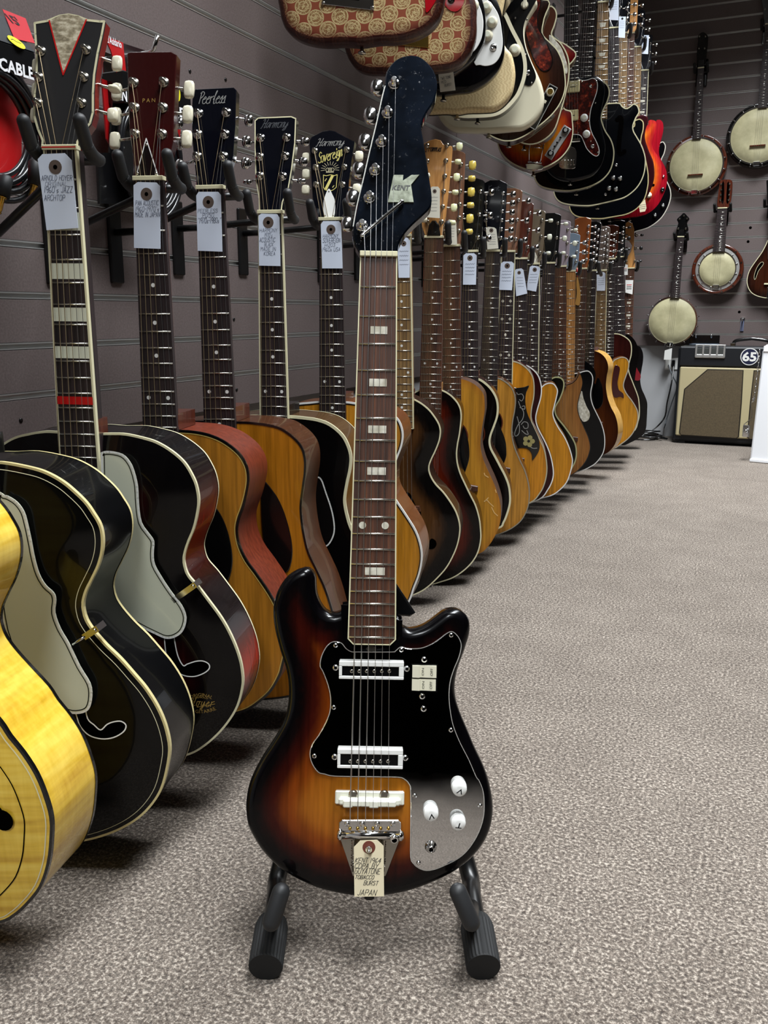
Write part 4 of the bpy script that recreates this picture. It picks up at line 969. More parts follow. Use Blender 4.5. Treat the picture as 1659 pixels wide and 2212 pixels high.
mb = MB(fr); mb.plate([(-.017, .004), (.017, .004), (.012, .03), (.004, .04), (-.004, .04), (-.012, .03)], 0, .006, bev=.003); mb.obj('string_cover', black, r)
fr, r, B = simple('twelve_string_guitar', 'worn natural twelve string acoustic with scratched top and amber tuner buttons', 'worn twelve string with amber buttons', (974, 532), (973.5, 811),
    '981,816 1005,821 1023,829 1037,841 1045,854 1047,870 1047,889 1043,913 1040,934 1038,955 1039,972 1045,995 1054,1016 1066,1042 1075,1066 1081,1089 1082,1110 1079,1134 1068,1160 1052,1183 1032,1197', (972, 1212),
    [(0, 'b07224'), (.02, 'c08628')], '4a2a18', sc=.64, nutw=.047, endw=.058, m=satin, fb='rosewood', headm=walnut, H=.235, wt=.034, wb=.028, per=6, bm=mat('amber_buttons', 'd0b854', .25, coat=.4), bsize=(.010, .012, .006),
    tagpx='967,474 986,477 988,529 960,529', tagm=paperw, tagh=.011, guard='985,905 1000,920 1011,950 1014,985 1008,1010 1001,1021 985,1000')
mb = MB(fr)
for line in ('1046,1022 1048,1027 1055,1031', '1046,1083 1052,1080 1058,1087 1066,1094', '1062,1096 1068,1108 1075,1114', '1070,1058 1072,1064', '1055,1075 1048,1082'):
    mb.ribbon(fr.pts(line, B.top), .0012, B.top + .0005)
mb.obj('scratch', mat('bare_wood_scratch', 'd9b070', .6), r)
fr, r, B = simple('acoustic_guitar', 'dark sunburst acoustic guitar with thick cream binding beside the worn twelve string', 'dark sunburst acoustic with thick cream binding', (1015.5, 544), (1013, 810),
    '1014,812 1035,818 1054,831 1066,845 1074,861 1077,880 1075,901 1068,922 1061,941 1059,955 1062,969 1072,988 1082,1007 1092,1026 1100,1047 1103,1066 1103,1087 1097,1110 1089,1129 1077,1142', (1012, 1160),
    [(0, '080505'), (.07, '0c0606'), (.13, '34100a')], '2a1410', sc=.645, bind=ivory, bw=.005, bm=chrome, H=.19, headm=black, tagpx='1001,547 1030,547 1028,615 1000,615')
fr, r, B = simple('acoustic_guitar', 'honey topped acoustic guitar with black crowned headstock and dark teardrop pickguard', 'honey acoustic with scratched in headstock name', (1063.7, 543), (1055.5, 815),
    '1056,814 1077,817 1094,826 1106,838 1112,852 1114,868 1112,889 1108,910 1106,934 1109,955 1115,974 1124,995 1134,1016 1141,1040 1144,1061 1143,1085 1137,1106 1124,1127 1103,1143 1075,1155', (1050, 1162),
    [(0, 'b47a2c'), (.015, 'c28836')], '4a2c18', sc=.65, bind=mat('grey_binding', '8a8474', .35), bw=.0025, headm=MATS['blue_black_lacquer'], H=.195, wt=.036, wb=.033, crown=.008, bm=chrome,
    tagpx='1050,490 1072,492 1077,537 1053,539', tagm=paperw, tagh=.01, per=6, nl=5, guard='1072,905 1084,930 1092,953 1094,974 1093,988 1086,999 1070,975 1062,940',
    logo=lambda hf, r: (write(hf, 'Kent', *hf.px(1067, 407), px_w(hf, 1067, 407, 26), px_w(hf, 1067, 407, 11), dimprint, 'lettering', r, .0006, hw=.0006, table=SCRIPT, shear=.1)))
fr, r, B = simple('acoustic_guitar', 'orange acoustic guitar with a large black pickguard printed with vines and flowers', 'acoustic with vine printed pickguard', (1098, 544), (1090, 776),
    '1099,778 1120,783 1137,794 1149,809 1154,827 1154,855 1149,883 1148,904 1153,921 1165,946 1176,970 1181,995 1182,1019 1177,1044 1167,1065 1144,1087', (1085, 1102),
    [(0, 'c07c20'), (.02, 'cc8624')], '3a1010', sc=.65, bind=mat('pale_multi_binding', 'b0aa90', .35), inlay='diamonds', fbind=ivory, headm=walnut, H=.185, bm=chrome, tagpx='1082,565 1111,565 1106,627 1078,626')
gp = fr.pts('1104,835 1115,838 1132,836 1143,833 1137,847 1135,868 1139,892 1148,913 1162,943 1166,962 1163,976 1150,994 1149,981 1141,970 1127,967 1114,967 1100,950 1092,900 1096,850', B.top)
g = guard_plate(fr, r, B, gp, black)
mb = MB(fr); hh = B.top + .0032
for ln in ('1116,848 1119,852 1127,851 1131,858 1127,866 1122,863', '1120,867 1124,878 1131,890 1129,905 1119,918 1112,935 1114,942 1121,936 1122,920 1117,900', '1123,880 1133,884 1133,877 1128,878', '1126,917 1132,911 1140,914 1140,924 1133,925 1130,920', '1127,930 1135,937 1141,938 1138,930', '1140,960 1150,968 1160,968'):
    mb.ribbon(cat(fr.pts(ln, hh), False, 4), .0011, hh)
mb.obj('vine_print', silverp, g)
mb = MB(fr); c = fr.px(1142, 953, hh)
for k in range(5): a = 2 * math.pi * k / 5; mb.lathe(c[0] + .012 * math.cos(a), c[1] + .012 * math.sin(a), [(.008, hh - .0002), (.008, hh + .0002)], 10, sm=False)
mb.obj('flower_print', mat('dull_gold_print', '948a58', .5), g)
fr, r, B = simple('acoustic_guitar', 'dark red acoustic guitar with white binding mostly hidden behind the vine pickguard guitar', 'dark red acoustic', (1125, 559.5), (1119.5, 780),
    '1126,785 1144,792 1162,809 1170,834 1169,858 1162,883 1158,904 1163,925 1179,956 1190,984 1196,1016 1194,1037 1184,1058 1165,1079', (1114, 1094),
    '2a0a0c', '1c0808', sc=.648, bind=white, headm=mahog, H=.175, bm=chrome, tagpx='1111,582 1130,579 1139,634 1115,640')
fr, r, B = simple('acoustic_guitar', 'bright orange cutaway acoustic guitar with white binding', 'bright orange cutaway acoustic', (1152.3, 571), (1147.5, 780),
    '1160,848 1170,836 1177,830 1187,827 1196,829 1202,836 1205,845 1202,861 1198,877 1195,892 1198,906 1207,924 1220,944 1230,966 1236,986 1237,1000 1231,1026 1221,1047 1197,1068 1169,1077', (1143, 1086),
    [(0, 'c07c1c'), (.02, 'cc8820')], '5a3418', sc=.648, bind=white, cut=True, fbind=ivory, headm=mat('grey_brown_lacquer', '6a5d4c', .15, coat=.6), H=.175, bm=greenish, tagpx='1145,573 1168,576 1158,630 1137,626',
    logo=lambda hf, r: None)
mb = MB(fr); h2 = fr.tilted(6, 0, 0, -.003); mb = MB(h2); mb.plate([(-.013, .004), (.013, .004), (.013, .022), (.007, .036), (0, .046), (-.007, .036), (-.013, .022)], 0, .0016); mb.obj('truss_rod_cover', pearl, r)
fr, r, B = simple('acoustic_guitar', 'black cutaway acoustic guitar with pale green binding behind the bright orange one', 'black cutaway acoustic with green tinted binding', (1186, 569), (1176.5, 800),
    '1178,836 1186,822 1194,816 1202,814 1212,816 1218,823 1219,833 1216,847 1209,864 1201,878 1200,889 1205,902 1220,921 1234,941 1243,958 1246,974 1245,990 1238,1008 1215,1040', (1174, 1058),
    '0a0a06', '14140c', sc=.65, bind=mat('green_binding', 'a8a87c', .35), bw=.004, cut=True, inlay='bars', headm=black, H=.17, bm=greenish, nutw=.044)
fr, r, B = simple('acoustic_guitar', 'light brown acoustic guitar with a sharp pointed cutaway', 'light brown acoustic with pointed cutaway', (1211, 576.5), (1208, 800),
    '1215,834 1220,832 1234,828 1245,819 1252,806 1257,814 1259,827 1256,842 1251,860 1248,875 1249,889 1254,905 1263,925 1271,944 1275,961 1274,975 1267,994 1254,1011 1235,1026', (1202, 1036),
    [(0, '9a6430'), (.06, 'ac763c')], '4a2a16', sc=.65, bind=black, bw=.002, cut=True, fb='rosewood', headm=mat('pinkish_grey_lacquer', '9a8d96', .15, coat=.6), H=.165, bm=greenish, m=satin)
fr, r, B = simple('acoustic_guitar', 'black cutaway acoustic guitar with white binding and pearl teardrop pickguard', 'black cutaway acoustic with pearl pickguard', (1232, 586.5), (1228, 780),
    '1232,809 1238,807 1251,805 1260,802 1270,801 1277,806 1281,816 1280,830 1277,845 1277,859 1281,875 1290,894 1299,913 1305,933 1307,950 1306,968 1301,983 1288,1000 1273,1010 1257,1017', (1226, 1027),
    '07080a', '0c0c0e', sc=.64, bind=white, bw=.003, cut=True, fb='maple', headm=mat('blue_grey_lacquer', '7a8898', .15, coat=.6), H=.14, bm=chrome, nutw=.04, endw=.05,
    guard='1257,845 1260,859 1267,878 1273,889 1274,899 1270,908 1262,911 1257,908 1247,890 1246,868 1252,852', guardm=pearl)
fr, r, B = simple('twelve_string_guitar', 'black twelve string acoustic with orange headstock', 'orange headed twelve string', (1256, 581), (1249, 770),
    '1246,774 1260,778 1273,786 1282,795 1287,808 1285,822 1281,839 1280,856 1284,880 1292,910 1299,945 1296,972 1280,996', (1246, 1012),
    '07080a', '0c0c0e', sc=.65, fb='rosewood', headm=mat('orange_headstock', '8a4a22', .2, coat=.6), H=.2, wt=.033, wb=.029, per=6, bm=chrome, nutw=.046, bsize=(.006, .007, .005))
mb = MB(fr); pts = fr.pts('1246,596 1249,603 1253,625 1254,640 1252,658 1246,659 1243,655 1246,635 1245,615', .008); mb.plate(cat(pts, True, 3), .006, .009)
rt = root('leather_tag', Frame(fr.w(*pts[3], .007), 0), 'tan leather strap tag with red cord on the orange headed twelve string', 'strap tag'); mb.obj('strap_end', mat('tan_leather', 'b5843c', .6), rt)
mb = MB(fr); mb.tube([(*fr.px(1247, 579), .010), (*fr.px(1246, 590), .011), (*fr.px(1247, 598), .009)], .0022, 6); mb.obj('cord', red, rt)
fr, r, B = simple('twelve_string_guitar', 'brown sunburst acoustic guitar with pale blond sides and black teardrop pickguard', 'sunburst twelve string with blond sides', (1276, 585.5), (1270.5, 750),
    '1277,756 1293,761 1304,769 1311,780 1314,794 1311,811 1309,830 1310,845 1313,861 1320,880 1328,895 1333,911 1335,927 1334,942 1329,958 1320,971 1304,982', (1265, 993),
    [(0, '3c1c10'), (.04, '552a14'), (.11, '7a4420')], 'c89a50', sc=.65, th=-2, bind=None, headm=black, H=.2, wt=.032, wb=.028, per=6, bm=chrome, bsize=(.006, .007, .005),
    guard='1290,818 1298,826 1302,840 1303,860 1301,873 1295,881 1287,882 1280,868')
fr, r, B = simple('twelve_string_guitar', 'orange cutaway twelve string with dark red pickguard and grey brown headstock', 'orange cutaway with dark red pickguard', (1300.4, 585), (1295.6, 754),
    '1318,786 1326,778 1336,773 1345,771 1354,774 1359,783 1358,797 1353,812 1348,827 1348,837 1354,850 1364,863 1373,877 1378,889 1379,903 1376,917 1368,935 1356,949 1340,961 1326,969', (1290, 976),
    [(0, 'c88a26'), (.02, 'd49428')], '5a3418', sc=.65, cut=True, bind=mat('grey_white_binding', 'b4b0a2', .35), bw=.004, fb='tan', fbind=ivory, headm=mat('grey_brown_facing', '5d5048', .2, coat=.6), H=.19, wt=.033, wb=.029, per=6, bm=chrome, bsize=(.006, .007, .005),
    tagpx='1289,587 1308,588 1307,628 1289,628', guard='1327,792 1336,791 1339,798 1336,815 1334,828 1337,842 1346,850 1347,860 1340,857 1326,857 1322,830', guardm=mat('dark_red_guard', '3a1012', .2, coat=.5))
fr, r, B = simple('acoustic_guitar', 'maroon acoustic guitar with cream binding near the end of the row', 'maroon acoustic', (1319, 560), (1313.4, 750),
    '1319,720 1337,721 1352,728 1362,738 1365,752 1364,767 1361,779 1358,792 1360,806 1368,827 1378,853 1381,868 1382,890 1379,910 1366,935', (1312, 960),
    [(0, '2c0e0c'), (.06, '3a1410'), (.12, '4a1c12')], '1c0c08', sc=.65, bind=ivory, bw=.004, headm=mahog, bm=chrome, H=.15)
fr, r, B = simple('bass_guitar', 'black bass guitar with thick dark strings near the end of the row', 'black bass with thick strings', (1336, 556), (1336, 720),
    '1345,722 1360,724 1374,740 1380,765 1374,800 1372,830 1384,862 1388,890 1380,925 1362,942', (1334, 955), '0a0808', '0a0808', sc=.8, nutw=.052, endw=.075, headm=black, bm=blackm, H=.17, hole_=False, tagpx=None, wound=steel)
fr, r, B = simple('bass_guitar', 'black electric bass with red pickguard and maple headstock last in the row', 'last bass with maple headstock', (1362, 580), (1355, 745),
    '1352,790 1364,800 1370,780 1372,755 1376,747 1384,751 1389,764 1389,780 1386,798 1383,820 1386,839 1393,855 1398,870 1398,888 1397,908 1395,927 1386,942 1364,955', (1350, 962), '0c0a0b', '0c0a0b', sc=.76, depth=.045, fb='rosewood', inlay='blocks',
    head='1353,580 1352,560 1362,545 1366,530 1360,520 1345,512 1343,498 1348,484 1358,478 1366,482 1370,495 1370,515 1369,540 1372,560 1372,580', headm=maple, bm=blackm, H=.2, hole_=False, nutw=.04,
    guard='1366,800 1372,790 1378,800 1384,812 1380,822 1366,818', guardm=mat('red_guard', '7a1420', .2, coat=.5), wound=steel)
for o_, lb in (('1346,570 1356,572 1356,594 1346,594', 'small white tag with black print hung from the maple headed bass'), ('1351,605 1368,605 1366,636 1351,632', 'white hang tag on black card below the small white tag on the last bass')):
    t = fr.pts(o_, .01); rt = root('hang_tag', Frame(fr.w(*t[0], .01), 0), lb, 'price tag', TAGS)
    mb = MB(fr); mb.plate(t, .01, .011); mb.obj('card', white, rt)
    cx = sum(p[0] for p in t) / 4; cy = sum(p[1] for p in t) / 4; wd = abs(t[1][0] - t[0][0])
    for k in range(3): mb = MB(fr); mb.ribbon([(cx - wd * .3, cy + (k - 1) * wd * .25), (cx + wd * .3, cy + (k - 1) * wd * .25)], wd * .04, .0114); mb.obj('print_line', lettb if k < 2 else red, rt)

# ---------------------------------------------------------------- upper row of electrics
def upper(name, label, bot, rim, finish, side=None, th=15, x0=-.86, roll=0., length=.79, top=-.01, depth=.045, rnd_r=0., m=None, bind=None, bw=.003, backbind=None, arch=0., full=False, fb='ebony', inlay='dots', fbind=None, neck_axis=None,
          sc=.63, nutw=.043, endw=.056, head=True, hw=None, lefttop=None, sd=None, mirror=True, cutsym=True, topw=None, nfr=21, hang=True, category='guitar', headm=None, nfret0=1):
    b = on_x(*bot, x0); f0 = Frame(b, th)
    if neck_axis: u, w = f0.px(*neck_axis); roll = -math.degrees(math.atan2(u, w))
    f0 = Frame(b, th, 0, roll); fr = Frame(f0.w(0, length, 0), th, 0, roll)
    r = root(name, fr, label, category, UPPER)
    if full: O = cat(fr.pts(rim, top), True, 4)
    else:
        rr = fr.pts(rim, top); hwid = hw or max(p[0] for p in rr); wb = min(p[1] for p in rr) - .003
        tw = rr[0][1] if not mirror else (topw if topw is not None else -length + .40)
        rest = []
        if rr[0][1] < tw - .04: rest = [(u, w) for u, w in template(tw, wb, hwid) if w > rr[0][1] + .03][1:]
        if not mirror: rest = []
        R_ = rest + rr
        Lh = rest + [p for p in rr if p[0] > .01] if mirror else template(tw, wb, hwid)[1:-1]
        O = cat([(0, max(R_[0][1], Lh[0][1]) if mirror and not rest else tw)] + R_ + [(0, wb)] + [(-u, w) for u, w in Lh[::-1]], True, 4)
    B = make_body(fr, O, top, depth, finish, side or '0a0a0a', m or (solid if isinstance(finish, str) else lacquer), r, arch=arch, rnd_r=rnd_r)
    if bind: rim_strip(fr, B.o, top, bw, .004, bind, 'binding', r)
    if backbind: rim_strip(fr, B.o, top - depth, bw, .004, backbind, 'back_binding', r, False)
    zt = max(p[1] for p in O); wend = fret_w(sc, nfr) - .006
    make_neck(fr, r, nutw, endw, wend, sc, nfr, fb, inlay, fbind, min(-.30, wend + .12), top, nfret0=nfret0, heel=.03)
    hf = fr.tilted(12, 0, 0, -.003); head_plate(hf, r, generic_head(nutw, .18, .036, .032), headm or MATS['blue_black_lacquer'])
    L = [(-.024, .045), (-.025, .09), (-.026, .135)]; Q = [(-u, w) for u, w in L]
    for s, pq in ((-1, L), (1, Q)):
        for p in pq: tuner(hf, r, p, (p[0] + s * .03, p[1]), chrome, .005, (.0085, .010, .005), far=True)
    make_strings(fr, hf, r, L[::-1] + Q, nutw, -sc, hb=B.surf(0, -sc) + .012, wound=steel); nut_bar(fr, r, nutw + .001)
    mb = MB(fr); s0 = B.surf(0, -sc); mb.box(-.036, .036, -sc - .006, -sc + .006, s0, s0 + .011, bev=.002); mb.obj('bridge', chrome, r)
    mb = MB(fr); wb = min(p[1] for p in B.o); g = mb.fr.tilted(-90, 0, wb, top - depth / 2); mb = MB(g); mb.lathe(0, 0, [(.004, -.002), (.004, .006), (.008, .009), (.008, .012), (.004, .0135)], 12); mb.obj('strap_button', nickel, r)
    hanger(fr, 'black rubber pronged hanger holding the ' + (sd or label.split(' with ')[0]), HANG)
    return fr, r, B
def pickup(fr, r, px, h, m, hgt=.008, poles=0):
    (x0, y0, x1, y1) = px; a, b = fr.px(x0, y0, h), fr.px(x1, y1, h); mb = MB(fr)
    mb.box(a[0], b[0], b[1], a[1], h - .002, h + hgt, bev=.002); p = mb.obj('pickup', m, r)
    return p
def knob(fr, r, q, h, m, rad=.011, hgt=.012, top=None, name='knob'):
    mb = MB(fr); mb.lathe(*q, [(rad * 1.25, h), (rad * 1.2, h + hgt * .3), (rad * .9, h + hgt * .4), (rad * .82, h + hgt * .95), (rad * .7, h + hgt)], 16); k = mb.obj(name, m, r)
    if top: mb = MB(fr); mb.lathe(*q, [(rad * .6, h + hgt), (rad * .55, h + hgt + .0008)], 14); mb.obj('knob_cap', top, k)
    return k
def chip(fr, r, q, h, rad, m, name='jack'):
    mb = MB(fr); mb.lathe(*q, [(rad, h), (rad, h + .002), (rad * .7, h + .003), (rad * .6, h + .006), (rad * .35, h + .006), (rad * .35, h + .002)], 14); j = mb.obj(name, m, r)
    return j
PBURST = [(0, '4a1420'), (.012, '6a2426')]
fr, r, B = upper('electric_guitar', 'gold and red paisley electric guitar nearest the camera at the top', (775, 87), '957,0 953,21 943,44 922,65 891,80 855,88 815,90', [(0, '5a3030'), (.012, '8a6058'), (.03, 'ffffff')], x0=-.86, rnd_r=.012, m=paisley, hw=.178, sd='nearest paisley guitar')
mb = MB(fr); c = [fr.px(697, -30, B.top), fr.px(808, -30, B.top), fr.px(808, 23, B.top), fr.px(697, 10, B.top)]; mb.plate(ccw(c), B.top, B.top + .003, bev=.0008); t = mb.obj('bridge_plate', chrome, r)
for q in ((699, 8), (805, 18)): screw(fr, *fr.px(*q, B.top), B.top + .003, .004, t)
mb = MB(fr); c = [fr.px(715, -30, B.top), fr.px(776, -30, B.top), fr.px(776, 2, B.top), fr.px(715, -4, B.top)]; mb.plate(ccw(c), B.top + .003, B.top + .0045); mb.obj('bridge_slot', hole, t)
mb = MB(fr); o = cat(fr.pts('918,-50 946,-40 944,-5 930,20 921,27 919,10', B.top), True, 4); mb.plate(o, B.top, B.top + .002); mb.obj('control_plate', clearred, r)
fr, r, B = upper('electric_guitar', 'gold and red paisley electric guitar second from the camera at the top', (880, 151), '1026,0 1028,36 1028,67 1023,92 1013,116 996,137 972,148 943,152', [(0, '5a3030'), (.012, '9a7068'), (.03, 'ffffff')], x0=-.86, rnd_r=.012, m=paisley, hw=.172, sd='second paisley guitar')
mb = MB(fr); mb.plate(ccw(fr.pts('845,60 926,60 926,104 845,96', B.top)), B.top, B.top + .003, bev=.0008); mb.obj('bridge_plate', brass, r)
mb = MB(fr); o = cat(fr.pts('955,-10 1000,-20 1002,5 992,22 978,25 964,15', B.top), True, 4); mb.plate(o, B.top, B.top + .002); g = mb.obj('control_plate', clearred, r); chip(fr, r, fr.px(975, 0, B.top), B.top + .002, .008, black)
t = fr.pts('926,78 935,55 945,80 932,76', .012)
SB = [(0, '050507'), (.045, '09070a'), (.075, '3c0a12'), (.11, '6a1418')]
def white_guard(fr, r, B, px, knobs, jack):
    g = guard_plate(fr, r, B, ccw(cat(fr.pts(px, B.top), True, 3)), white)
    for q in knobs: knob(fr, r, fr.px(*q, B.top + .01), B.top + .003, cream, .0105, .013, greenish)
    for q in jack: chip(fr, r, fr.px(*q, B.top), B.top + .003, .0085, chrome)
fr, r, B = upper('electric_guitar', 'dark burst electric guitar with white pickguard directly behind the second paisley guitar', (918, 178), '1042,0 1047,24 1048,60 1045,84 1035,106 1018,130 990,152 955,170', SB, rnd_r=.012, hw=.165, sd='first white guard burst guitar')
white_guard(fr, r, B, '1000,-10 1024,0 1036,14 1044,45 1041,80 1030,104 1018,113 995,108 985,50', [(1022, 9)], [])
fr, r, B = upper('electric_guitar', 'red and black burst electric guitar with white pickguard and three cream knobs', (955, 198), '1074,0 1084,30 1088,72 1089,108 1083,135 1069,159 1045,181 1016,195 984,199', SB, rnd_r=.012, hw=.165, sd='second white guard burst guitar')
white_guard(fr, r, B, '1025,-10 1055,2 1066,14 1078,36 1084,67 1086,96 1081,120 1069,137 1052,143 1037,141 1024,134 1018,60', [(1051, 14), (1063, 46), (1053, 75)], [(1066, 103)])
fr, r, B = upper('electric_guitar', 'cream textured electric guitar with black trim line around its edge', (985, 241), '1080,60 1090,96 1105,116 1112,145 1112,169 1105,200 1090,222 1069,236 1045,239 1010,240', 'e0cc9a', x0=-.86, rnd_r=.010, m=toile, hw=.165, sd='cream textured guitar')
e = offset(B.o, .0008); mb = MB(fr); mb.tube([(u, w, B.top - .03) for u, w in e] + [(*e[0], B.top - .03)], .0016, 6, cap=False); mb.obj('trim_line', black, r)
fr, r, B = upper('electric_guitar', 'black faced electric guitar with wide cream binding and one white knob', (1030, 258), '1085,0 1098,36 1110,63 1127,96 1135,120 1138,145 1135,169 1127,193 1117,212 1095,236 1070,250', '07080a', bind=mat('cream_wide_binding', 'e2dcc0', .3, coat=.4), bw=.009, hw=.165, sd='black guitar with wide cream binding')
knob(fr, r, fr.px(1112, 108, B.top + .005), B.top, cream, .013, .013, greenish)
mb = MB(fr); g = fr.spun(58, *fr.px(1092, 15, B.top)); g.O = fr.w(*fr.px(1092, 15, B.top), B.top); mb = MB(g); mb.box(-.035, .035, -.008, .008, 0, .006, bev=.001); mb.obj('bridge_plate', chrome, r)
fr, r, B = upper('electric_guitar', 'ivory electric guitar with black pickguard and paper note hanging in front', (1055, 279), '1160,0 1153,19 1139,43 1133,67 1136,96 1148,130 1163,162 1172,186 1176,212 1171,236 1156,260 1132,277 1107,281', 'dcd6bc', 'cfc8aa', rnd_r=.012, hw=.16, sd='ivory guitar with black guard')
g = guard_plate(fr, r, B, ccw(cat(fr.pts('1157,-10 1151,14 1136,41 1130,67 1134,99 1146,133 1156,157 1157,171 1148,184 1136,184 1122,170 1095,60 1090,-10', B.top), True, 3)), black)
mb = MB(fr); g2 = fr.spun(80, *fr.px(1133, 12, B.top)); g2.O = fr.w(*fr.px(1133, 12, B.top), B.top + .003); mb = MB(g2); mb.lathe(0, 0, [(.011, 0), (.009, .008)], 14); mb.plate(cat([(-.012, 0), (-.004, .006), (.016, .003), (.018, 0), (.016, -.003), (-.004, -.006)], True, 2), .006, .014, bev=.002); mb.obj('pointer_knob', cream, r)
chip(fr, r, fr.px(1140, 158, B.top), B.top + .003, .008, chrome)
for q in ((1113, 40), (1138, 43), (1135, 119), (1148, 180)): screw(fr, *fr.px(*q, B.top), B.top + .003, .003, g)
AB = [(0, '1c0f0a'), (.04, '2e1810'), (.075, '6a3814'), (.11, '8a5420')]
fr, r, B = upper('electric_guitar', 'brown sunburst electric archtop with tortoiseshell pickguard and angled control plate', (1098, 306), '1184,0 1176,40 1172,72 1189,92 1204,108 1216,135 1221,164 1221,193 1211,222 1194,246 1170,268 1140,290 1115,302', AB, '3a2418', top=-.018, arch=.012, depth=.07, bind=ivory, bw=.0025, backbind=ivory, hw=.19, sd='brown burst electric archtop')
guard_plate(fr, r, B, ccw(cat(fr.pts('1168,0 1162,36 1163,60 1172,75 1184,99 1193,123 1193,140 1182,153 1168,152 1156,135 1146,108 1138,84 1130,40 1135,0', B.top + .01), True, 3)), tortoise, edge=black, lift=.009)
q = fr.px(1174, 227, B.top + .01); g2 = fr.spun(62, *q, B.top + .011); mb = MB(g2); mb.box(-.07, .058, -.013, .013, -.006, .0015, bev=.001); cp = mb.obj('control_plate', black, r)
e = [(-.07, -.013), (.058, -.013), (.058, .013), (-.07, .013), (-.07, -.013)]; mb = MB(g2); mb.ribbon(e, .0009, .0019); mb.obj('plate_edge', silverp, cp)
mb = MB(g2); mb.lathe(.038, 0, [(.012, .0015), (.011, .012), (.008, .0125), (.0075, .011)], 16); mb.obj('knob', cream, cp); mb = MB(g2); mb.lathe(.038, 0, [(.0085, .012), (.008, .0132)], 16); mb.obj('knob_cap', brass, cp)
mb = MB(g2); mb.box(.004, .013, -.004, .004, .0015, .008, bev=.001); mb.obj('slide_switch', cream, cp)
fr, r, B = upper('electric_guitar', 'brown electric guitar with pearloid pickguard mostly hidden by the brown archtop', (1130, 318), '1160,310 1195,285 1212,240 1224,195 1229,169 1230,140 1225,116 1211,92 1197,81 1192,72 1198,55 1203,34 1199,19 1188,13 1178,30 1170,62 1150,75 1120,92 1100,150 1092,220 1100,280 1125,308', '4a2a1e', '3a2018', th=13, bind=ivory, bw=.003, hw=.17, top=-.018, depth=.06, full=True, sd='brown guitar with pearloid guard')
guard_plate(fr, r, B, ccw(cat(fr.pts('1187,76 1200,88 1213,105 1222,130 1226,145 1224,160 1212,150 1200,120 1188,95', B.top), True, 3)), pearl)
SH = [(0, '4a0a12'), (.012, '701414'), (.032, 'b84414'), (.055, 'cc7c1e'), (.085, '7a3a16'), (.12, '2a1010')]
fr, r, B = upper('electric_guitar', 'cherry sunburst semi hollow with slanted chrome control panel and trapeze tailpiece', (1152, 369), '1205,170 1212,210 1219,234 1234,241 1237,260 1238,289 1230,318 1211,342 1184,359 1156,368', SH, '5a3420', top=-.018, arch=.01, depth=.06, bind=ivory, bw=.003, backbind=ivory, hw=.178, sd='cherry burst semi hollow')
q = fr.px(1205, 308, B.top + .008); g2 = fr.spun(57, *q, B.top + .0095); mb = MB(g2); mb.box(-.055, .055, -.014, .014, -.004, .0015, bev=.0008); cp = mb.obj('control_panel', alum, r)
for x in (-.04, .042): mb = MB(g2); mb.lathe(x, 0, [(.011, .0015), (.010, .012), (.008, .0125)], 14); mb.obj('knob', black, cp); mb = MB(g2); mb.lathe(x, 0, [(.006, .0125), (.0055, .0132)], 12); mb.obj('knob_cap', silverp, cp)
for x in (-.014, .0, .018): mb = MB(g2); mb.tube([(x, 0, .001), (x - .003, .002, .010)], .0028, 8); mb.obj('toggle', black, cp)
mb = MB(fr); h = B.top + .012; L_ = lambda s: [(*fr.px(x, y, h), h) for x, y in P(s)]
mb.tube(L_('1143,280 1143,349'), .0016, 6); mb.tube(L_('1180,285 1167,350'), .0016, 6); mb.tube(L_('1143,318 1175,320'), .0012, 6); mb.tube(L_('1140,350 1170,352'), .003, 8)
mb.plate(cat(fr.pts('1138,353 1169,355 1171,366 1140,367 1137,360', h), True, 3), B.top + .001, h, bev=.002); mb.obj('trapeze_tailpiece', chrome, r)
# offset-waist guitar with tortoise guard
fr, r, B = upper('electric_guitar', 'black offset electric guitar with large tortoiseshell pickguard and cream pickups', (1232, 390), '1228,170 1236,162 1246,163 1255,167 1268,166 1280,163 1292,165 1303,175 1307,192 1304,215 1299,240 1298,262 1304,292 1308,315 1305,340 1296,362 1280,379 1258,387 1236,391 1212,389 1192,379 1178,360 1172,335 1175,310 1184,285 1186,260 1180,235 1182,205 1196,185 1214,182', '050608', full=True, neck_axis=(1234, 0), rnd_r=.010, sc=.648, sd='black offset guitar')
g = guard_plate(fr, r, B, ccw(cat(fr.pts('1222,175 1231,167 1243,165 1249,170 1259,174 1271,172 1280,169 1288,173 1291,184 1289,200 1283,218 1277,235 1274,256 1275,274 1280,290 1288,305 1294,321 1294,333 1288,338 1278,333 1267,321 1260,305 1253,293 1239,291 1225,292 1205,285 1208,240 1215,200', B.top), True, 3)), tortoise, edge=white)
for px in ((1223, 176, 1252, 199), (1222, 239, 1249, 260)):
    p = pickup(fr, r, px, B.top + .003, mat('aged_pickup_cover', 'd6cc9a', .3, coat=.3)); a = fr.px((px[0] + px[2]) / 2, (px[1] + px[3]) / 2, B.top + .011); mb = MB(fr); mb.ribbon([(a[0] - .01, a[1]), (a[0] + .01, a[1])], .0012, B.top + .0115); mb.obj('pole_print', lettb, p)
for q in ((1262, 254), (1267, 289)): knob(fr, r, fr.px(*q, B.top + .008), B.top + .003, white, .0115, .014, greenish)
chip(fr, r, fr.px(1280, 316, B.top), B.top + .003, .008, chrome); chip(fr, r, fr.px(1276, 187, B.top), B.top + .003, .006, chrome, 'toggle_switch')
for q in ((1257, 177), (1288, 176), (1286, 223), (1276, 306), (1291, 330), (1271, 262), (1249, 287)): screw(fr, *fr.px(*q, B.top), B.top + .003, .003, g)
mb = MB(fr); mb.plate(ccw(cat(fr.pts('1214,316 1236,318 1245,326 1245,345 1243,362 1230,365 1208,360', B.top), True, 3)), B.top, B.top + .004, bev=.001); tp = mb.obj('tremolo_plate', chrome, r)
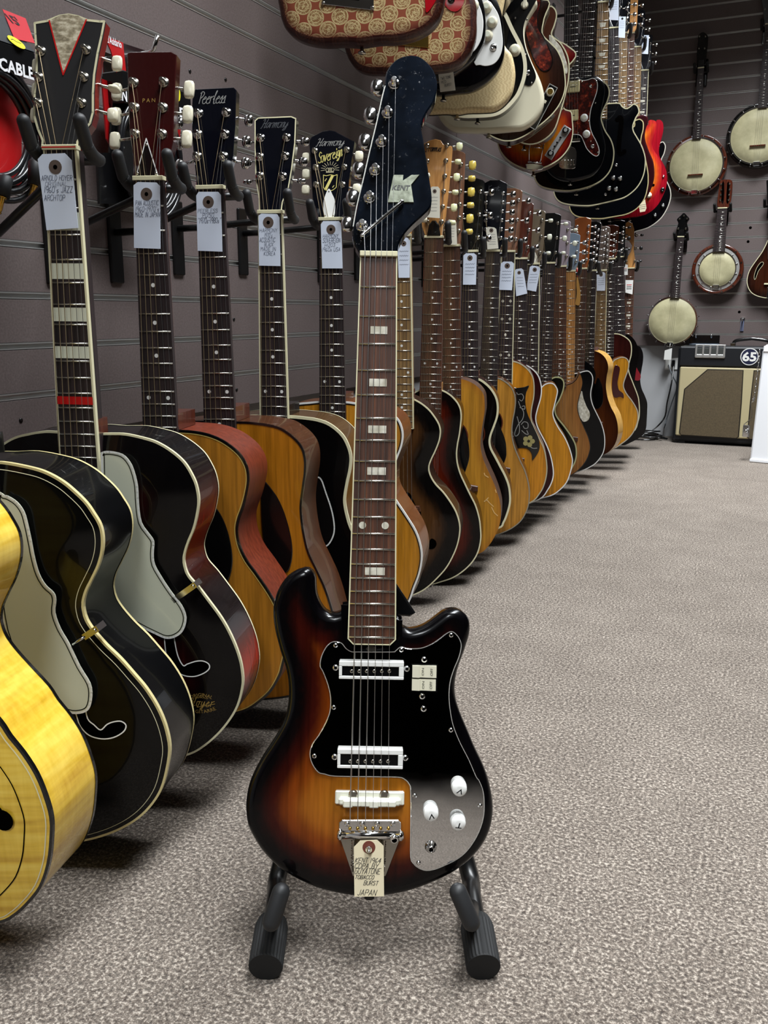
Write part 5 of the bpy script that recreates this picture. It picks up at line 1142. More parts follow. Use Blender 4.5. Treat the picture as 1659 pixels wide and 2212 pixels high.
for k in range(5): mb = MB(fr); q = fr.px(1212 + 7 * k, 350, B.top); mb.box(q[0] - .003, q[0] + .003, q[1] - .012, q[1] + .008, B.top + .003, B.top + .012, bev=.0015); mb.obj('saddle', chrome, tp)
BLK = '06070a'
fr, r, B = upper('electric_guitar', 'black single cut electric with cream binding behind the offset guitar', (1246, 410), '1290,172 1296,175 1307,178 1315,188 1317,203 1312,221 1304,237 1300,252 1301,263 1308,282 1319,299 1325,315 1327,332 1324,354 1316,373 1300,390 1278,402 1255,409', BLK, neck_axis=(1266, 100), bind=ivory, bw=.004, hw=.17, inlay='bars', sd='black single cut guitar', mirror=False)
fr, r, B = upper('electric_guitar', 'glossy black double cutaway electric with f hole and four chrome knobs', (1292, 441), '1336,222 1344,229 1353,234 1362,229 1369,224 1377,228 1381,238 1380,245 1374,255 1368,271 1369,283 1377,297 1386,313 1393,333 1395,349 1392,374 1383,396 1369,413 1349,427 1322,435 1300,440', BLK, neck_axis=(1301, 90), bind=ivory, bw=.004, hw=.19, arch=.008, fb='tan', inlay='traps', sd='black guitar with chrome knobs', mirror=False)
for q in ((1325, 384), (1340, 385), (1316, 406), (1331, 408)): knob(fr, r, fr.px(*q, B.top + .012), B.surf(*fr.px(*q, B.top + .008)), chrome, .0085, .014, silverp)
chip(fr, r, fr.px(1308, 420, B.top), B.top + .004, .007, chrome); chip(fr, r, fr.px(1331, 357, B.top), B.top + .006, .007, chrome, 'toggle_switch')
f_hole(fr, r, B, c=fr.px(1339, 292, B.top + .008), size=.10, shape=None)
fr, r, B = upper('electric_guitar', 'black electric guitar with cream binding and gold tag in front of the cherry ones', (1318, 468), '1366,275 1370,262 1376,258 1383,257 1390,264 1390,280 1386,296 1385,315 1394,340 1400,370 1401,385 1400,402 1393,429 1376,451 1354,463 1330,468', BLK, neck_axis=(1326, 100), bind=mat('gold_binding', 'b0a478', .35), bw=.004, hw=.185, sd='black guitar with tan tag', mirror=False)
t = fr.pts('1384,440 1394,430 1397,449 1394,456 1383,458 1381,446', .03)
rt = root('price_tag', Frame(fr.w(*t[0], .02), 0), 'cream paper tag hanging below the black and cherry guitars', 'price tag', TAGS); mb = MB(fr); mb.plate(t, .019, .0198); mb.obj('card', manila, rt)
mb = MB(fr); cx = sum(p[0] for p in t) / 6; cy = sum(p[1] for p in t) / 6
for k in range(3): mb.ribbon([(cx - .013, cy + (k - 1) * .008), (cx + .012, cy + (k - 1) * .008 + .002)], .0006, .0201)
mb.obj('handwriting', inkdark, rt)
fr, r, B = upper('electric_guitar', 'dark red horned electric guitar peeking out between the black and the sunburst ones', (1336, 463), '1372,262 1376,253 1385,248 1394,247 1400,254 1400,265 1395,280 1394,300 1402,325 1412,350 1414,380 1408,405 1395,430 1375,450', '260a0e', neck_axis=(1344, 100), rnd_r=.008, hw=.16, sd='dark red horned guitar', mirror=False, topw=-.45, fb='tan')
CS = [(0, '9a1a20'), (.014, 'b02a1c'), (.03, 'cc5a1c'), (.05, 'dc9a2c')]
fr, r, B = upper('electric_guitar', 'red to yellow sunburst semi hollow electric on the upper row', (1350, 456), '1396,272 1401,261 1408,259 1417,263 1418,275 1412,293 1408,308 1411,322 1421,337 1428,352 1430,374 1428,396 1419,416 1407,432 1396,440', CS, '8a1420', neck_axis=(1360, 100), hw=.19, arch=.008, top=-.015, fb='rosewood', nutw=.043, headm=maple, sd='red to yellow sunburst guitar', mirror=False, length=.80)
f_hole(fr, r, B, shape=fr.pts('1406,392 1409,396 1414,398 1413,402 1408,402 1405,398', B.top + .006)); knob(fr, r, fr.px(1402, 421, B.top + .01), B.surf(*fr.px(1402, 421, B.top)), cream, .011, .012)
fr, r, B = upper('electric_guitar', 'plain cherry red semi hollow electric on the upper row', (1362, 468), '1412,268 1418,260 1426,259 1432,266 1433,280 1429,299 1424,318 1424,335 1429,347 1437,362 1441,379 1440,399 1432,423 1419,445 1401,460 1380,467', [(0, '8a0c1c'), (.04, '98101e')], '6a0a14', neck_axis=(1376, 110), hw=.19, arch=.006, fb='tan', sd='cherry red guitar', mirror=False)
chip(fr, r, fr.px(1431, 410, B.top), B.top + .004, .011, black, 'knob'); chip(fr, r, fr.px(1433, 381, B.top), B.top + .003, .006, chrome)
fr, r, B = upper('electric_guitar', 'black electric guitar with pale binding last on the upper row', (1374, 503), '1418,322 1424,310 1430,306 1434,307 1438,316 1435,332 1429,346 1431,365 1438,385 1445,400 1449,412 1449,429 1441,452 1426,474 1401,492 1375,500', '060507', neck_axis=(1392, 150), bind=mat('grey_pale_binding', 'a8a498', .35), bw=.004, hw=.19, inlay='blocks', fbind=ivory, sd='last black guitar', mirror=False)
for q in ((1432, 444), (1415, 465)): knob(fr, r, fr.px(*q, B.top + .006), B.top, black, .010, .012, silverp)
# notes hanging in the upper row
fr0 = Frame(on_x(965, 175, -.80), 15)
t = fr0.pts('947,161 979,154 984,195 951,199'); rt = root('price_tag', fr0, 'cream paper note hanging under the second paisley guitar', 'price tag', TAGS)
mb = MB(fr0); mb.plate(ccw(t), 0, .0006); mb.obj('card', paperw, rt); gg = fr0.spun(9, *fr0.px(963, 168))
for k, (tx, u, wd) in enumerate((('TWO TONE', 0, .024), ('RED', -.006, .011), ('BURST', .003, .016))): write(gg, tx, u, -.008 * k, wd, .0055, inkdark, 'handwriting', rt, .001, jit=.15)
fr0 = Frame(on_x(1120, 245, -.80), 12)
t = fr0.pts('1104,226 1141,231 1136,261 1098,249'); rt = root('price_tag', fr0, 'cream paper note hanging in front of the ivory guitar', 'price tag', TAGS); mb = MB(fr0); mb.plate(ccw(t), 0, .0006); mb.obj('card', paperw, rt)
for k in range(3): mb = MB(fr0); q1, q2 = fr0.px(1103 + 6 * k, 250 + 1 * k), fr0.px(1108 + 6 * k, 231 + 2 * k); mb.ribbon([q1, ((q1[0] + q2[0]) / 2 + .001, (q1[1] + q2[1]) / 2), q2], .0005, .001); mb.obj('handwriting', inkdark, rt)
fr0 = Frame(on_x(1108, 215, -.80), 12)
t = fr0.pts('1108,196 1115,192 1117,229 1088,232'); rt = root('price_tag', fr0, 'blank bluish paper tag hanging beside the cream textured guitar', 'price tag', TAGS); mb = MB(fr0); mb.plate(ccw(t), 0, .0006); mb.obj('card', paper, rt)
fr0 = Frame(on_x(935, 65, -.84), 15); t = fr0.pts('926,76 935,55 945,80'); rt = root('price_tag', fr0, 'white paper tag corner showing between the two paisley guitars', 'price tag', TAGS); mb = MB(fr0); mb.plate(ccw(t), 0, .0006); mb.obj('card', white, rt)
for o_, x0, lb in (('1318,-10 1337,-10 1336,44 1317,43', -.84, 'white paper tag on the leftmost tagged neck of the upper row'), ('1337,36 1352,36 1350,82 1336,81', -.84, 'white paper tag on the upper neck beside the orange headstock'), ('1387,76 1402,76 1400,117 1385,116', -.84, 'pale paper tag on the last neck of the upper row')):
    c = P(o_); fr0 = Frame(on_x(sum(p[0] for p in c) / 4, sum(p[1] for p in c) / 4, x0), 15); t = fr0.pts(o_)
    wd = t[1][0] - t[0][0]
    paper_tag(fr0, ccw([t[0], t[1], t[2], t[3]]), paper, lb, TAGS, h=0, ring=((t[0][0] + t[1][0]) / 2, t[0][1] - wd * .3, wd * .16), ringm=inkdark, lines=[('~', (t[0][0] + t[1][0]) / 2, t[0][1] - wd * (.75 + .25 * k), wd * .7, wd * .1) for k in range(4)])
# ---------------------------------------------------------------- the electric guitar on its floor stand
KTH, KLEAN, KSC = 24.6, 13.4, .629
d = sight(818, 553).normalized(); lo, hi = .5, 2.
for _ in range(50):
    m_ = (lo + hi) / 2; f = Frame(EYEV + d * m_, KTH, KLEAN)
    if -f.px(806, 1153)[1] < KSC / 2: lo = m_
    else: hi = m_
f = Frame(EYEV + d * lo, KTH, KLEAN); u, w = f.px(803, 1390); fr = Frame(EYEV + d * lo, KTH, KLEAN, math.degrees(math.atan2(u, -w))); KF = fr
r = root('electric_guitar', fr, 'tobacco burst electric guitar with chrome pickguard on a floor stand in the foreground', 'guitar')
top = -.009
O = cat(fr.pts('754,1298 750,1307 742,1316 730,1323 716,1326 702,1320 690,1304 682,1283 680,1262 679,1244 672,1232 659,1226 642,1230 620,1244 602,1269 592,1294 588,1322 592,1361 604,1408 617,1450 622,1489 620,1528 610,1564 588,1603 560,1646 542,1681 533,1710 529,1740 530,1765 534,1788 546,1813 567,1845 599,1877 634,1900 681,1922 730,1935 780,1942 819,1941 866,1934 908,1922 951,1904 986,1885 1018,1860 1043,1831 1059,1799 1066,1767 1066,1735 1059,1696 1047,1660 1027,1618 1015,1589 994,1539 985,1507 984,1479 990,1447 1004,1408 1015,1372 1016,1347 1008,1329 994,1319 979,1316 962,1320 944,1333 922,1349 901,1358 880,1360 866,1351 860,1340 855,1328 852,1322 850,1345 845,1380 800,1390 765,1380 757,1345 756,1310', top), True, 3)
B = make_body(fr, O, top, .040, [(0, '050406'), (.015, '070506'), (.032, '360c06'), (.050, '7c380c'), (.074, 'a8621a'), (.10, 'b5701c')], None, lacquer, r, rnd_r=.010, grid=.007)
K = lambda s, h=top: fr.pts(s, h)
# neck, fretboard with frets, blocks and two dots
nutL, nutR = fr.px(778.5, 556), fr.px(858, 556); NW = nutR[0] - nutL[0]
eL, eR = fr.px(750.5, 1391), fr.px(852.5, 1391); WE = eL[1]
f_ = make_neck(fr, r, NW - .001, eR[0] - eL[0], WE, KSC, 20, 'rosewood', 'none', None, -.41, top, neckm=mahog, endround=True, heel=.028)
wid = lambda w: NW - .001 + (eR[0] - eL[0] - NW + .001) * (w / WE)
mb = MB(fr); a, e = (NW - .001) / 2, (eR[0] - eL[0]) / 2
bl = [(-a, 0), (-e, WE + .006), (-e + .006, WE), (e - .006, WE), (e, WE + .006), (a, 0)]; mb.ribbon(bl, .0007, .0004); mb.obj('fretboard_binding', ivory, f_)
for k in (3, 5, 7, 9, 15):
    w = (fret_w(KSC, k) + fret_w(KSC, k - 1)) / 2; x = wid(w) / 2; mb = MB(fr); mb.plate([(-x * .36, w - .0043), (x * .52, w - .0043), (x * .52, w + .0043), (-x * .36, w + .0043)], -.0005, .0004); mb.obj('inlay', pearl, f_)
for s in (-1, 1): w = (fret_w(KSC, 12) + fret_w(KSC, 11)) / 2; mb = MB(fr); mb.lathe(s * .0128, w, [(.0041, -.0005), (.0041, .0004)], 18); mb.obj('inlay', pearl, f_)
nut_bar(fr, r, NW, ivory, .0035)
hf = fr.tilted(9, 0, 0, -.002)
HP = '779,549 773,541 765,525 761,507 762,489 772,439 785,382 799,321 813,263 825,208 830,186 832,166 837,150 849,134 865,123 885,118 905,121 923,134 937,152 944,175 943,199 935,222 923,240 914,258 910,276 914,299 921,344 928,389 932,416 932,439 926,452 912,466 892,484 874,504 862,525 857,549'
ho = hf.pts(HP); ho = [ho[0]] + cat(ho, False, 3)[1:-1] + [ho[-1]]
head_plate(hf, r, ho, headblack, .015, bev=.0016)
# pale worn edge along the tuner side
mb = MB(hf); mb.ribbon(cat(hf.pts('763,489 772,440 786,382 800,321 814,263 826,208 832,186'), False, 4), .0006, .0004); mb.obj('worn_edge', mat('worn_edge', 'a8a8a0', .4), r)
posts = hf.pts('851,182 837,245 824,307 810,368 798,427 782,488'); btns = hf.pts('815,179 801,240 789,297 775,359 762,419 750,476')
for k in range(6):
    rr_ = (.0105, .0112, .0108, .0108, .0105, .0098)[k]
    tuner(hf, r, posts[k], btns[k], chrome, .0056, (rr_ * .8, rr_, (.006, .006, .0055, .0058, .005, .0045)[k]), chrome, hb=-.009)
strs = posts[::-1]
for i, p in enumerate(strs):
    t = i / 5 - .5; un = t * (NW - .011); pw = hf.w(p[0] + .002, p[1], .007) - fr.O; pl_ = (pw.dot(fr.X), pw.dot(fr.Z), pw.dot(fr.n))
    bx = fr.px(757 + (839 - 757) * i / 5, 1722, .006); ex = fr.px(756 + (840 - 756) * i / 5, 1792, .002)
    tr = hf.px(793 + 13.5 * i, 506 - 9 * i); tw = hf.w(tr[0], tr[1], .003) - fr.O
    pts = [pl_, (un, .003, .0036), (un, .0005, .0036), (*bx, .007), (*ex, .002)]
    mb = MB(fr); mb.tube(pts, (.00058, .00052, .00046, .0003, .00026, .00022)[i], 6, cap=False); mb.obj('string', steel, r)
a, b = hf.px(782, 513), hf.px(869, 441)
mb = MB(hf); mb.capsule((*a, .0052), (*b, .0058), .0021, 10); mb.capsule((a[0] + .001, a[1], 0), (a[0] + .001, a[1], .0052), .0022, 8); mb.capsule((b[0] - .001, b[1], 0), (b[0] - .001, b[1], .0056), .0026, 8); mb.obj('string_bar', chrome, r)
bo = hf.pts('850,379 871.5,379 870,391.5 889,379 906,379 888,400.5 893.5,438 870,438 870,431 864.5,438 837.5,438')
mb = MB(hf); mb.plate(bo, 0, .0016, bev=.0003); bd = mb.obj('badge', mat('silver_green_foil', 'a9ae94', .4, .1, build=lambda t, b: t.links.new(ramp(t, noise(t, 130., coords(t), 4.), [(.35, '5e634e'), (.65, '8e9480')]), b.inputs['Base Color'])), r)
q = hf.px(866.5, 407); wd = abs(hf.px(885, 407)[0] - hf.px(848, 407)[0]); print_(hf, 'KENT', *q, wd, wd * .31, lettb, 'lettering', bd, .002, shear=.25, bold=.02)
# chrome pickguard
po = K('692,1439 693,1425 697,1412 706,1396 717,1387 729,1386 739,1390 747,1400 758,1407 772,1408 846,1408 854,1406 862,1399 868,1397 879,1400 895,1401 913,1399 932,1391 950,1379 963,1369 975,1364 985,1370 993,1382 996,1396 991,1419 981,1443 973,1468 970,1491 970,1513 973,1540 979,1568 993,1603 1012,1640 1028,1677 1034,1685 1043,1708 1045.5,1736 1044,1763 1036,1791 1022,1818 1004,1841 983,1857 960,1868 940,1876 921,1879 905,1874 894,1865 887,1850 887,1797 887,1710 883,1692 873,1682 859,1678 804,1677 724,1675.5 702,1671 688,1667 675,1649 670,1628 675,1607 688,1589 704,1560 713,1536 714.5,1507 709,1479 698,1450')
o = ccw(cat(po, True, 3)); pg_h = top + .0022
mb = MB(fr); mb.plate(o, top + .0002, pg_h, bev=.0006); pg = mb.obj('pickguard', mirror, r)
mb = MB(fr); e = offset(o, -.0003); mb.ribbon(e + [e[0]], .0008, pg_h - .0003); mb.obj('pickguard_edge', mat('bright_metal_edge', 'd8d6d0', .35, .6), pg)
for x, y in ((725, 1394), (867, 1404), (974.5, 1372), (721, 1528), (974, 1577), (679, 1633), (895.7, 1719), (1037, 1740.6), (904, 1864)): screw(fr, *fr.px(x, y, pg_h), pg_h, .0028, pg, chrome)
for x, y in ((725, 1442), (879, 1444.5), (723, 1635), (875.5, 1637), (916.5, 1425), (912, 1504), (915, 1531)): screw(fr, *fr.px(x, y, pg_h), pg_h, .0037, pg, chrome)
for (x0, y0, x1, y1), (px0, px1, py) in (((732.5, 1428, 872, 1470), (759.7, 841, 1450)), ((729, 1618, 870, 1663), (756.5, 838, 1645))):
    ph = .0085; hh = pg_h + ph; A, Bq = fr.px(x0, y0, hh), fr.px(x1, y1 - 1, hh); a0, a1 = (A[0], Bq[1]), (Bq[0], A[1])
    i0, i1 = fr.px(x0 + 6.5, y0 + 11, hh), fr.px(x1 - 10.5, y1 - 8, hh)
    mb = MB(fr); b_ = .0022
    for (u0, u1, w0, w1) in ((a0[0], a1[0], i0[1], a1[1]), (a0[0], a1[0], a0[1], i1[1]), (a0[0], i0[0], i1[1] - .0001, i0[1] + .0001), (i1[0], a1[0], i1[1] - .0001, i0[1] + .0001)): mb.box(u0, u1, w0, w1, pg_h, hh, bev=.0006)
    pk = mb.obj('pickup', white, r)
    mb = MB(fr); mb.box(i0[0] - .0005, i1[0] + .0005, i1[1] - .0005, i0[1] + .0005, pg_h, hh - .0012); mb.obj('pickup_insert', black, pk)
    for k in range(6): q = fr.px(px0 + (px1 - px0) * k / 5, py, hh); mb = MB(fr); mb.lathe(*q, [(.0021, hh - .0013), (.002, hh - .0004), (.0012, hh - .0002)], 12); mb.obj('pole_screw', nickel, pk)
for k, (x0, y0, x1, y1) in enumerate(((891, 1437, 942.5, 1465), (890, 1466, 941, 1493))):
    a, b = fr.px(x0, y0, pg_h + .004), fr.px(x1, y1, pg_h + .004); w0, w1 = b[1], a[1]; u0, u1 = a[0], b[0]; um = u0 + (u1 - u0) * (.34, .38)[k]
    mb = MB(fr); prof = [(u0, pg_h), (u0, pg_h + .0045), (um - .002, pg_h + .0062), (um, pg_h + .0035), (u1 - .003, pg_h + .0055), (u1, pg_h + .005), (u1, pg_h)]
    lo_ = [mb.vert(u, w0 + .0004, h) for u, h in prof]; hi_ = [mb.vert(u, w1 - .0004, h) for u, h in prof]
    for i in range(len(prof) - 1): mb.face((lo_[i], lo_[i + 1], hi_[i + 1], hi_[i]))
    mb.face(lo_[::-1]); mb.face(hi_); sw = mb.obj('rocker_switch', mat('aged_ivory_switch', 'ddd9c2', .3, coat=.3), r)
    wm = (w0 + w1) / 2; print_(fr, 'ON', um + .0025, wm, .0085, .0026, lettb, 'lettering', sw, pg_h + .0052, rot=90); print_(fr, 'OFF', u1 - .0055, wm, .0085, .0028, lettb, 'lettering', sw, pg_h + .0060, rot=90)
mb = MB(fr); a, b = fr.px(889, 1434, pg_h), fr.px(944.5, 1495, pg_h); mb.box(a[0], b[0], b[1], a[1], pg_h - .0002, pg_h + .0008); mb.obj('switch_opening', black, pg)
# white bridge
a, b = fr.px(724, 1709, top + .006), fr.px(873, 1741, top + .006); u0, u1, w0, w1 = a[0], b[0], b[1], a[1]
mb = MB(fr); mb.box(u0, u1, w0, w1, top, top + .005, bev=.0012); mb.box(u0 + .004, u1 - .004, w0 + .001, w0 + (w1 - w0) * .62, top + .005, top + .012, bev=.002)
n = 6
for k in range(n):
    c = u0 + .01 + (u1 - u0 - .02) * (k + .5) / n; mb.box(c - .0055, c + .0055, w0 + (.0005 if k % 3 else -.0008), w0 + (w1 - w0) * .5, top + .011, top + .0145, bev=.0012)
br = mb.obj('bridge', mat('bone_white', 'e2e2d2', .25, coat=.4), r)
for x in (763, 830): q = fr.px(x, 1716, top + .005); mb = MB(fr); mb.lathe(*q, [(.0055, top + .005), (.0055, top + .007), (.004, top + .0085)], 14); mb.obj('thumbwheel', nickel, br)
# tailpiece: top plate, roller bar, tapering base with two springs and a bar socket
h1 = top + .012
mb = MB(fr); mb.plate(ccw(K('735,1812 762,1893 833,1893 864,1812', top + .002)), top, top + .002, bev=.0005); tl = mb.obj('tailpiece', nickel, r)
mb = MB(fr); mb.plate(ccw(K('739,1772 860,1772 866,1778 866,1800 732,1800 732,1778', h1)), top + .002, h1 - .001, bev=.001); mb.obj('top_plate', chrome, tl)
a, b = fr.px(729, 1804, h1), fr.px(871, 1806, h1)
mb = MB(fr); mb.tube([(a[0] + .003, a[1], h1 - .002), (b[0] - .003, b[1], h1 - .002)], .0048, 18)
for q, s in ((a, 1), (b, -1)): mb.tube([(q[0] - s * .0005, q[1], h1 - .002), (q[0] + s * .002, q[1], h1 - .002), (q[0] + s * .005, q[1], h1 - .002)], [.004, .0068, .0062], 18)
mb.obj('roller_bar', chrome, tl)
for x in (750, 782.5, 815, 848.5): q = fr.px(x, 1780, h1); screw(fr, *q, h1 - .001, .0032, tl, chrome)
for k in range(6): q = fr.px(756 + 16.6 * k, 1790, h1); mb = MB(fr); mb.lathe(*q, [(.0016, h1 - .001), (.0019, h1 + .0005), (.001, h1 + .001)], 10); mb.obj('ball_end', brass, tl)
for x in (764, 829):
    a, b = fr.px(x, 1810, top + .008), fr.px(x, 1872, top + .006); mb = MB(fr); n = 40
    mb.tube([(a[0] + .0022 * math.cos(k * 1.9), a[1] + (b[1] - a[1]) * k / n, top + .006 + .0022 * math.sin(k * 1.9)) for k in range(n + 1)], .0009, 5); mb.tube([(a[0], a[1] + .004, top + .011), (a[0], a[1] - .004, top + .0095), (a[0], b[1] - .006, top + .004)], .0016, 8); mb.obj('spring', nickel, tl)
a = fr.px(851, 1808, h1 + .004); mb = MB(fr); mb.tube([(*a, h1 - .002), (a[0] + .0005, a[1] - .003, h1 + .006)], .0042, 12); mb.obj('bar_socket', chrome, tl)
mb = MB(fr); mb.tube([(a[0] + .0005, a[1] - .003, h1 + .0058), (a[0] + .0005, a[1] - .0031, h1 + .0062)], .003, 12); mb.obj('socket_hole', hole, tl)
# knobs V, V, T
for ch, x, y, rot in (('V', 993, 1705, 165), ('V', 931.5, 1759, 195), ('T', 990.5, 1779, 175)):
    kh = pg_h; q = fr.px(x, y, kh + .013); mb = MB(fr); mb.lathe(*q, [(.0088, kh), (.0088, kh + .004), (.0079, kh + .0052), (.0082, kh + .0125), (.0074, kh + .0138), (.003, kh + .0142)], 26); k_ = mb.obj('knob', white, r)
    print_(fr, ch, q[0] + .0005, q[1] - .002, .0068, .0058, lettb, 'lettering', k_, kh + .0145, rot=rot, shear=.2, bold=.01)
q = fr.px(930.5, 1829, pg_h); mb = MB(fr); mb.lathe(*q, [(.0068, pg_h), (.0068, pg_h + .001), (.0052, pg_h + .0014), (.005, pg_h + .0045), (.0034, pg_h + .006), (.0034, pg_h + .010), (.0022, pg_h + .010), (.0022, pg_h + .003)], 22); jk = mb.obj('output_jack', chrome, r)
mb = MB(fr); mb.lathe(*q, [(.0022, pg_h + .0098), (.0021, pg_h + .0102)], 14); mb.obj('jack_hole', hole, jk)
q = fr.px(660, 1229, top - .02); g = fr.tilted(-90, q[0], q[1] - .002, top - .02); mb = MB(g); mb.lathe(0, 0, [(.004, -.002), (.0032, .004), (.0028, .0065), (.0055, .0085), (.0055, .0105), (.003, .012)], 16); mb.obj('strap_button', chrome, r)
q = fr.px(798, 1938, top - .02); g = fr.tilted(90, q[0], q[1] + .001, top - .02); mb = MB(g); mb.lathe(0, 0, [(.006, -.002), (.0055, .003), (.003, .006), (.005, .009), (.004, .011)], 16); mb.obj('strap_button', blackm, r)
q = fr.px(802, 1401, top); mb = MB(fr); mb.lathe(*q, [(.004, top), (.0035, top + .002)], 14, su=1.6); mb.obj('truss_rod_nut', nickel, r)
# its tag, held by the tailpiece screw
th_ = top + .016
rt = root('price_tag', Frame(fr.w(*fr.px(797, 1935, th_), th_), 0), 'manila paper tag with handwriting hanging on the tailpiece of the foreground guitar', 'price tag', TAGS)
mb = MB(fr); mb.plate(ccw(K('764.4,1829.5 778,1815.5 814.8,1814 828.6,1827 829.7,1936 765.6,1936.7', th_)), th_, th_ + .0005); mb.obj('card', manila, rt)
q = fr.px(797, 1830, th_); mb = MB(fr); mb.lathe(*q, [(.0072, th_ + .0005), (.0071, th_ + .0008)], 22); mb.obj('eyelet', rustring, rt)
for tx, x0, y0, x1, y1 in (('KENT 1964', 769, 1848, 823, 1858), ('COPA BY', 768, 1860, 817, 1870), ('GUYATONE', 768, 1870, 822, 1882), ('TOBACCO', 768, 1885, 808, 1893), ('BURST', 787, 1897, 817, 1906), ('JAPAN', 774, 1916, 813, 1928)):
    L = gl_(fr, x0, y0, x1, y1); write(fr, tx, *L, inkdark, 'handwriting', rt, th_ + .0008, hw=.00028, shear=.3, jit=.12)
q = fr.px(796.5, 1836, th_ + .004); mb = MB(fr); mb.lathe(*q, [(.003, th_ + .0008), (.0042, th_ + .002), (.0036, th_ + .0045), (.002, th_ + .006), (.0018, th_ + .009), (.0005, th_ + .010)], 16); mb.obj('tension_screw', chrome, r)
# stand
SF = Frame(on_z(808, 2096), KTH); rs = root('guitar_stand', Frame(SF.O, KTH), 'black tubular guitar stand with ribbed rubber feet under the tobacco burst guitar', 'stand')
lf, rf = on_z(575, 2080, .019), on_z(1043, 2080, .019)
v = lambda p: (p.x, p.z, -p.y)
back = Vector((-math.sin(R(KTH)), math.cos(R(KTH)), 0))
hub = fr.w(0.0, -.37, -.088)
for s, p0, px in ((-1, lf, '608,1862'), (1, rf, '1007,1862')):
    q0 = P(px)[0]; dd = sight(*q0); dr = back + _Z * .16; nn = SF.X.cross(dr); t = ((p0 - EYEV).dot(nn)) / dd.dot(nn); p1 = EYEV + dd * t
    axis_ = (p1 - p0).normalized(); mb = MB(); mb.tube(cat([v(p0 + axis_ * .03), v(p0 + (p1 - p0) * .6), v(p1), v(p1 + (hub - p1) * .5 + back * .03), v(hub)], False, 4), .0112, 14); mb.obj('leg', blackm, rs)
    # ribbed foot
    a0, a1 = p0 - axis_ * .006, p0 + axis_ * .062; ref = axis_.cross(_Z).normalized(); up_ = ref.cross(axis_); mb = MB(); n = 56; rings = []
    for k_, (t, rad, rib) in enumerate(((0, .0175, 0), (0, .0185, 0), (.04, .0192, 1), (.8, .0192, 1), (.95, .0165, 1), (1.0, .0125, 0))):
        c = a0 + (a1 - a0) * t; ring = []
        for i in range(n):
            g = 2 * math.pi * i / n; rr_ = rad - (.0009 if rib and i % 2 else 0); mb.v.append(c + (ref * math.cos(g) + up_ * math.sin(g)) * rr_); mb.c.append(None); ring.append(len(mb.v) - 1)
        rings.append(ring)
    for A, Bq in zip(rings, rings[1:]):
        for i in range(n): mb.face((A[i], A[(i + 1) % n], Bq[(i + 1) % n], Bq[i]))
    mb.face(rings[0][::-1]); mb.face(rings[-1]); mb.obj('rubber_foot', foam, rs)
    # cradle arm: runs forward under the body and turns up in front of it
    tipx, tipy, bx_, by_ = (607, 1927, 586, 1992) if s < 0 else (990, 1927, 1018, 1992)
    up1 = fr.w(*fr.px(tipx, tipy, .026), .026); up0 = fr.w(*fr.px(bx_, by_, .030), .030); bk = p0 + axis_ * .085
    mid = (up0 + bk) / 2 + Vector((0, 0, -.004))
    mb = MB(); mb.tube([v(x) for x in (bk, mid, up0)], .0075, 12); mb.obj('cradle_arm', blackm, rs)
    mb = MB(); mb.capsule(v(up0), v(up1), .0098, 16); mb.obj('rubber_sleeve', rubber, rs)
mb = MB(); mb.tube([v(hub - Vector((0, 0, .03))), v(hub + Vector((0, 0, .02)))], .019, 16); mb.obj('hub', black, rs)
hp = fr.w(0, -.31, -.075)
mb = MB(); mb.tube([v(hub), v(hp)], .010, 12); mb.obj('post', blackm, rs)
rest = fr.pts('852,1255 861,1258 898,1325 886,1333 858,1330', -.05); mb = MB(fr); mb.plate(ccw([(-.012, -.30)] + [rest[0], rest[2], rest[3], (.0, -.41), (-.012, -.40)]), -.072, -.056, bev=.002); mb.obj('back_rest', black, rs)
rear = hub + back * .26; rear.z = .012; mb = MB(); mb.tube([v(hub), v(rear)], .010, 12); mb.obj('leg', blackm, rs)
mb = MB(); mb.capsule(v(rear - back * .02 + Vector((0, 0, .01))), v(rear), .012, 12); mb.obj('rubber_foot', foam, rs)

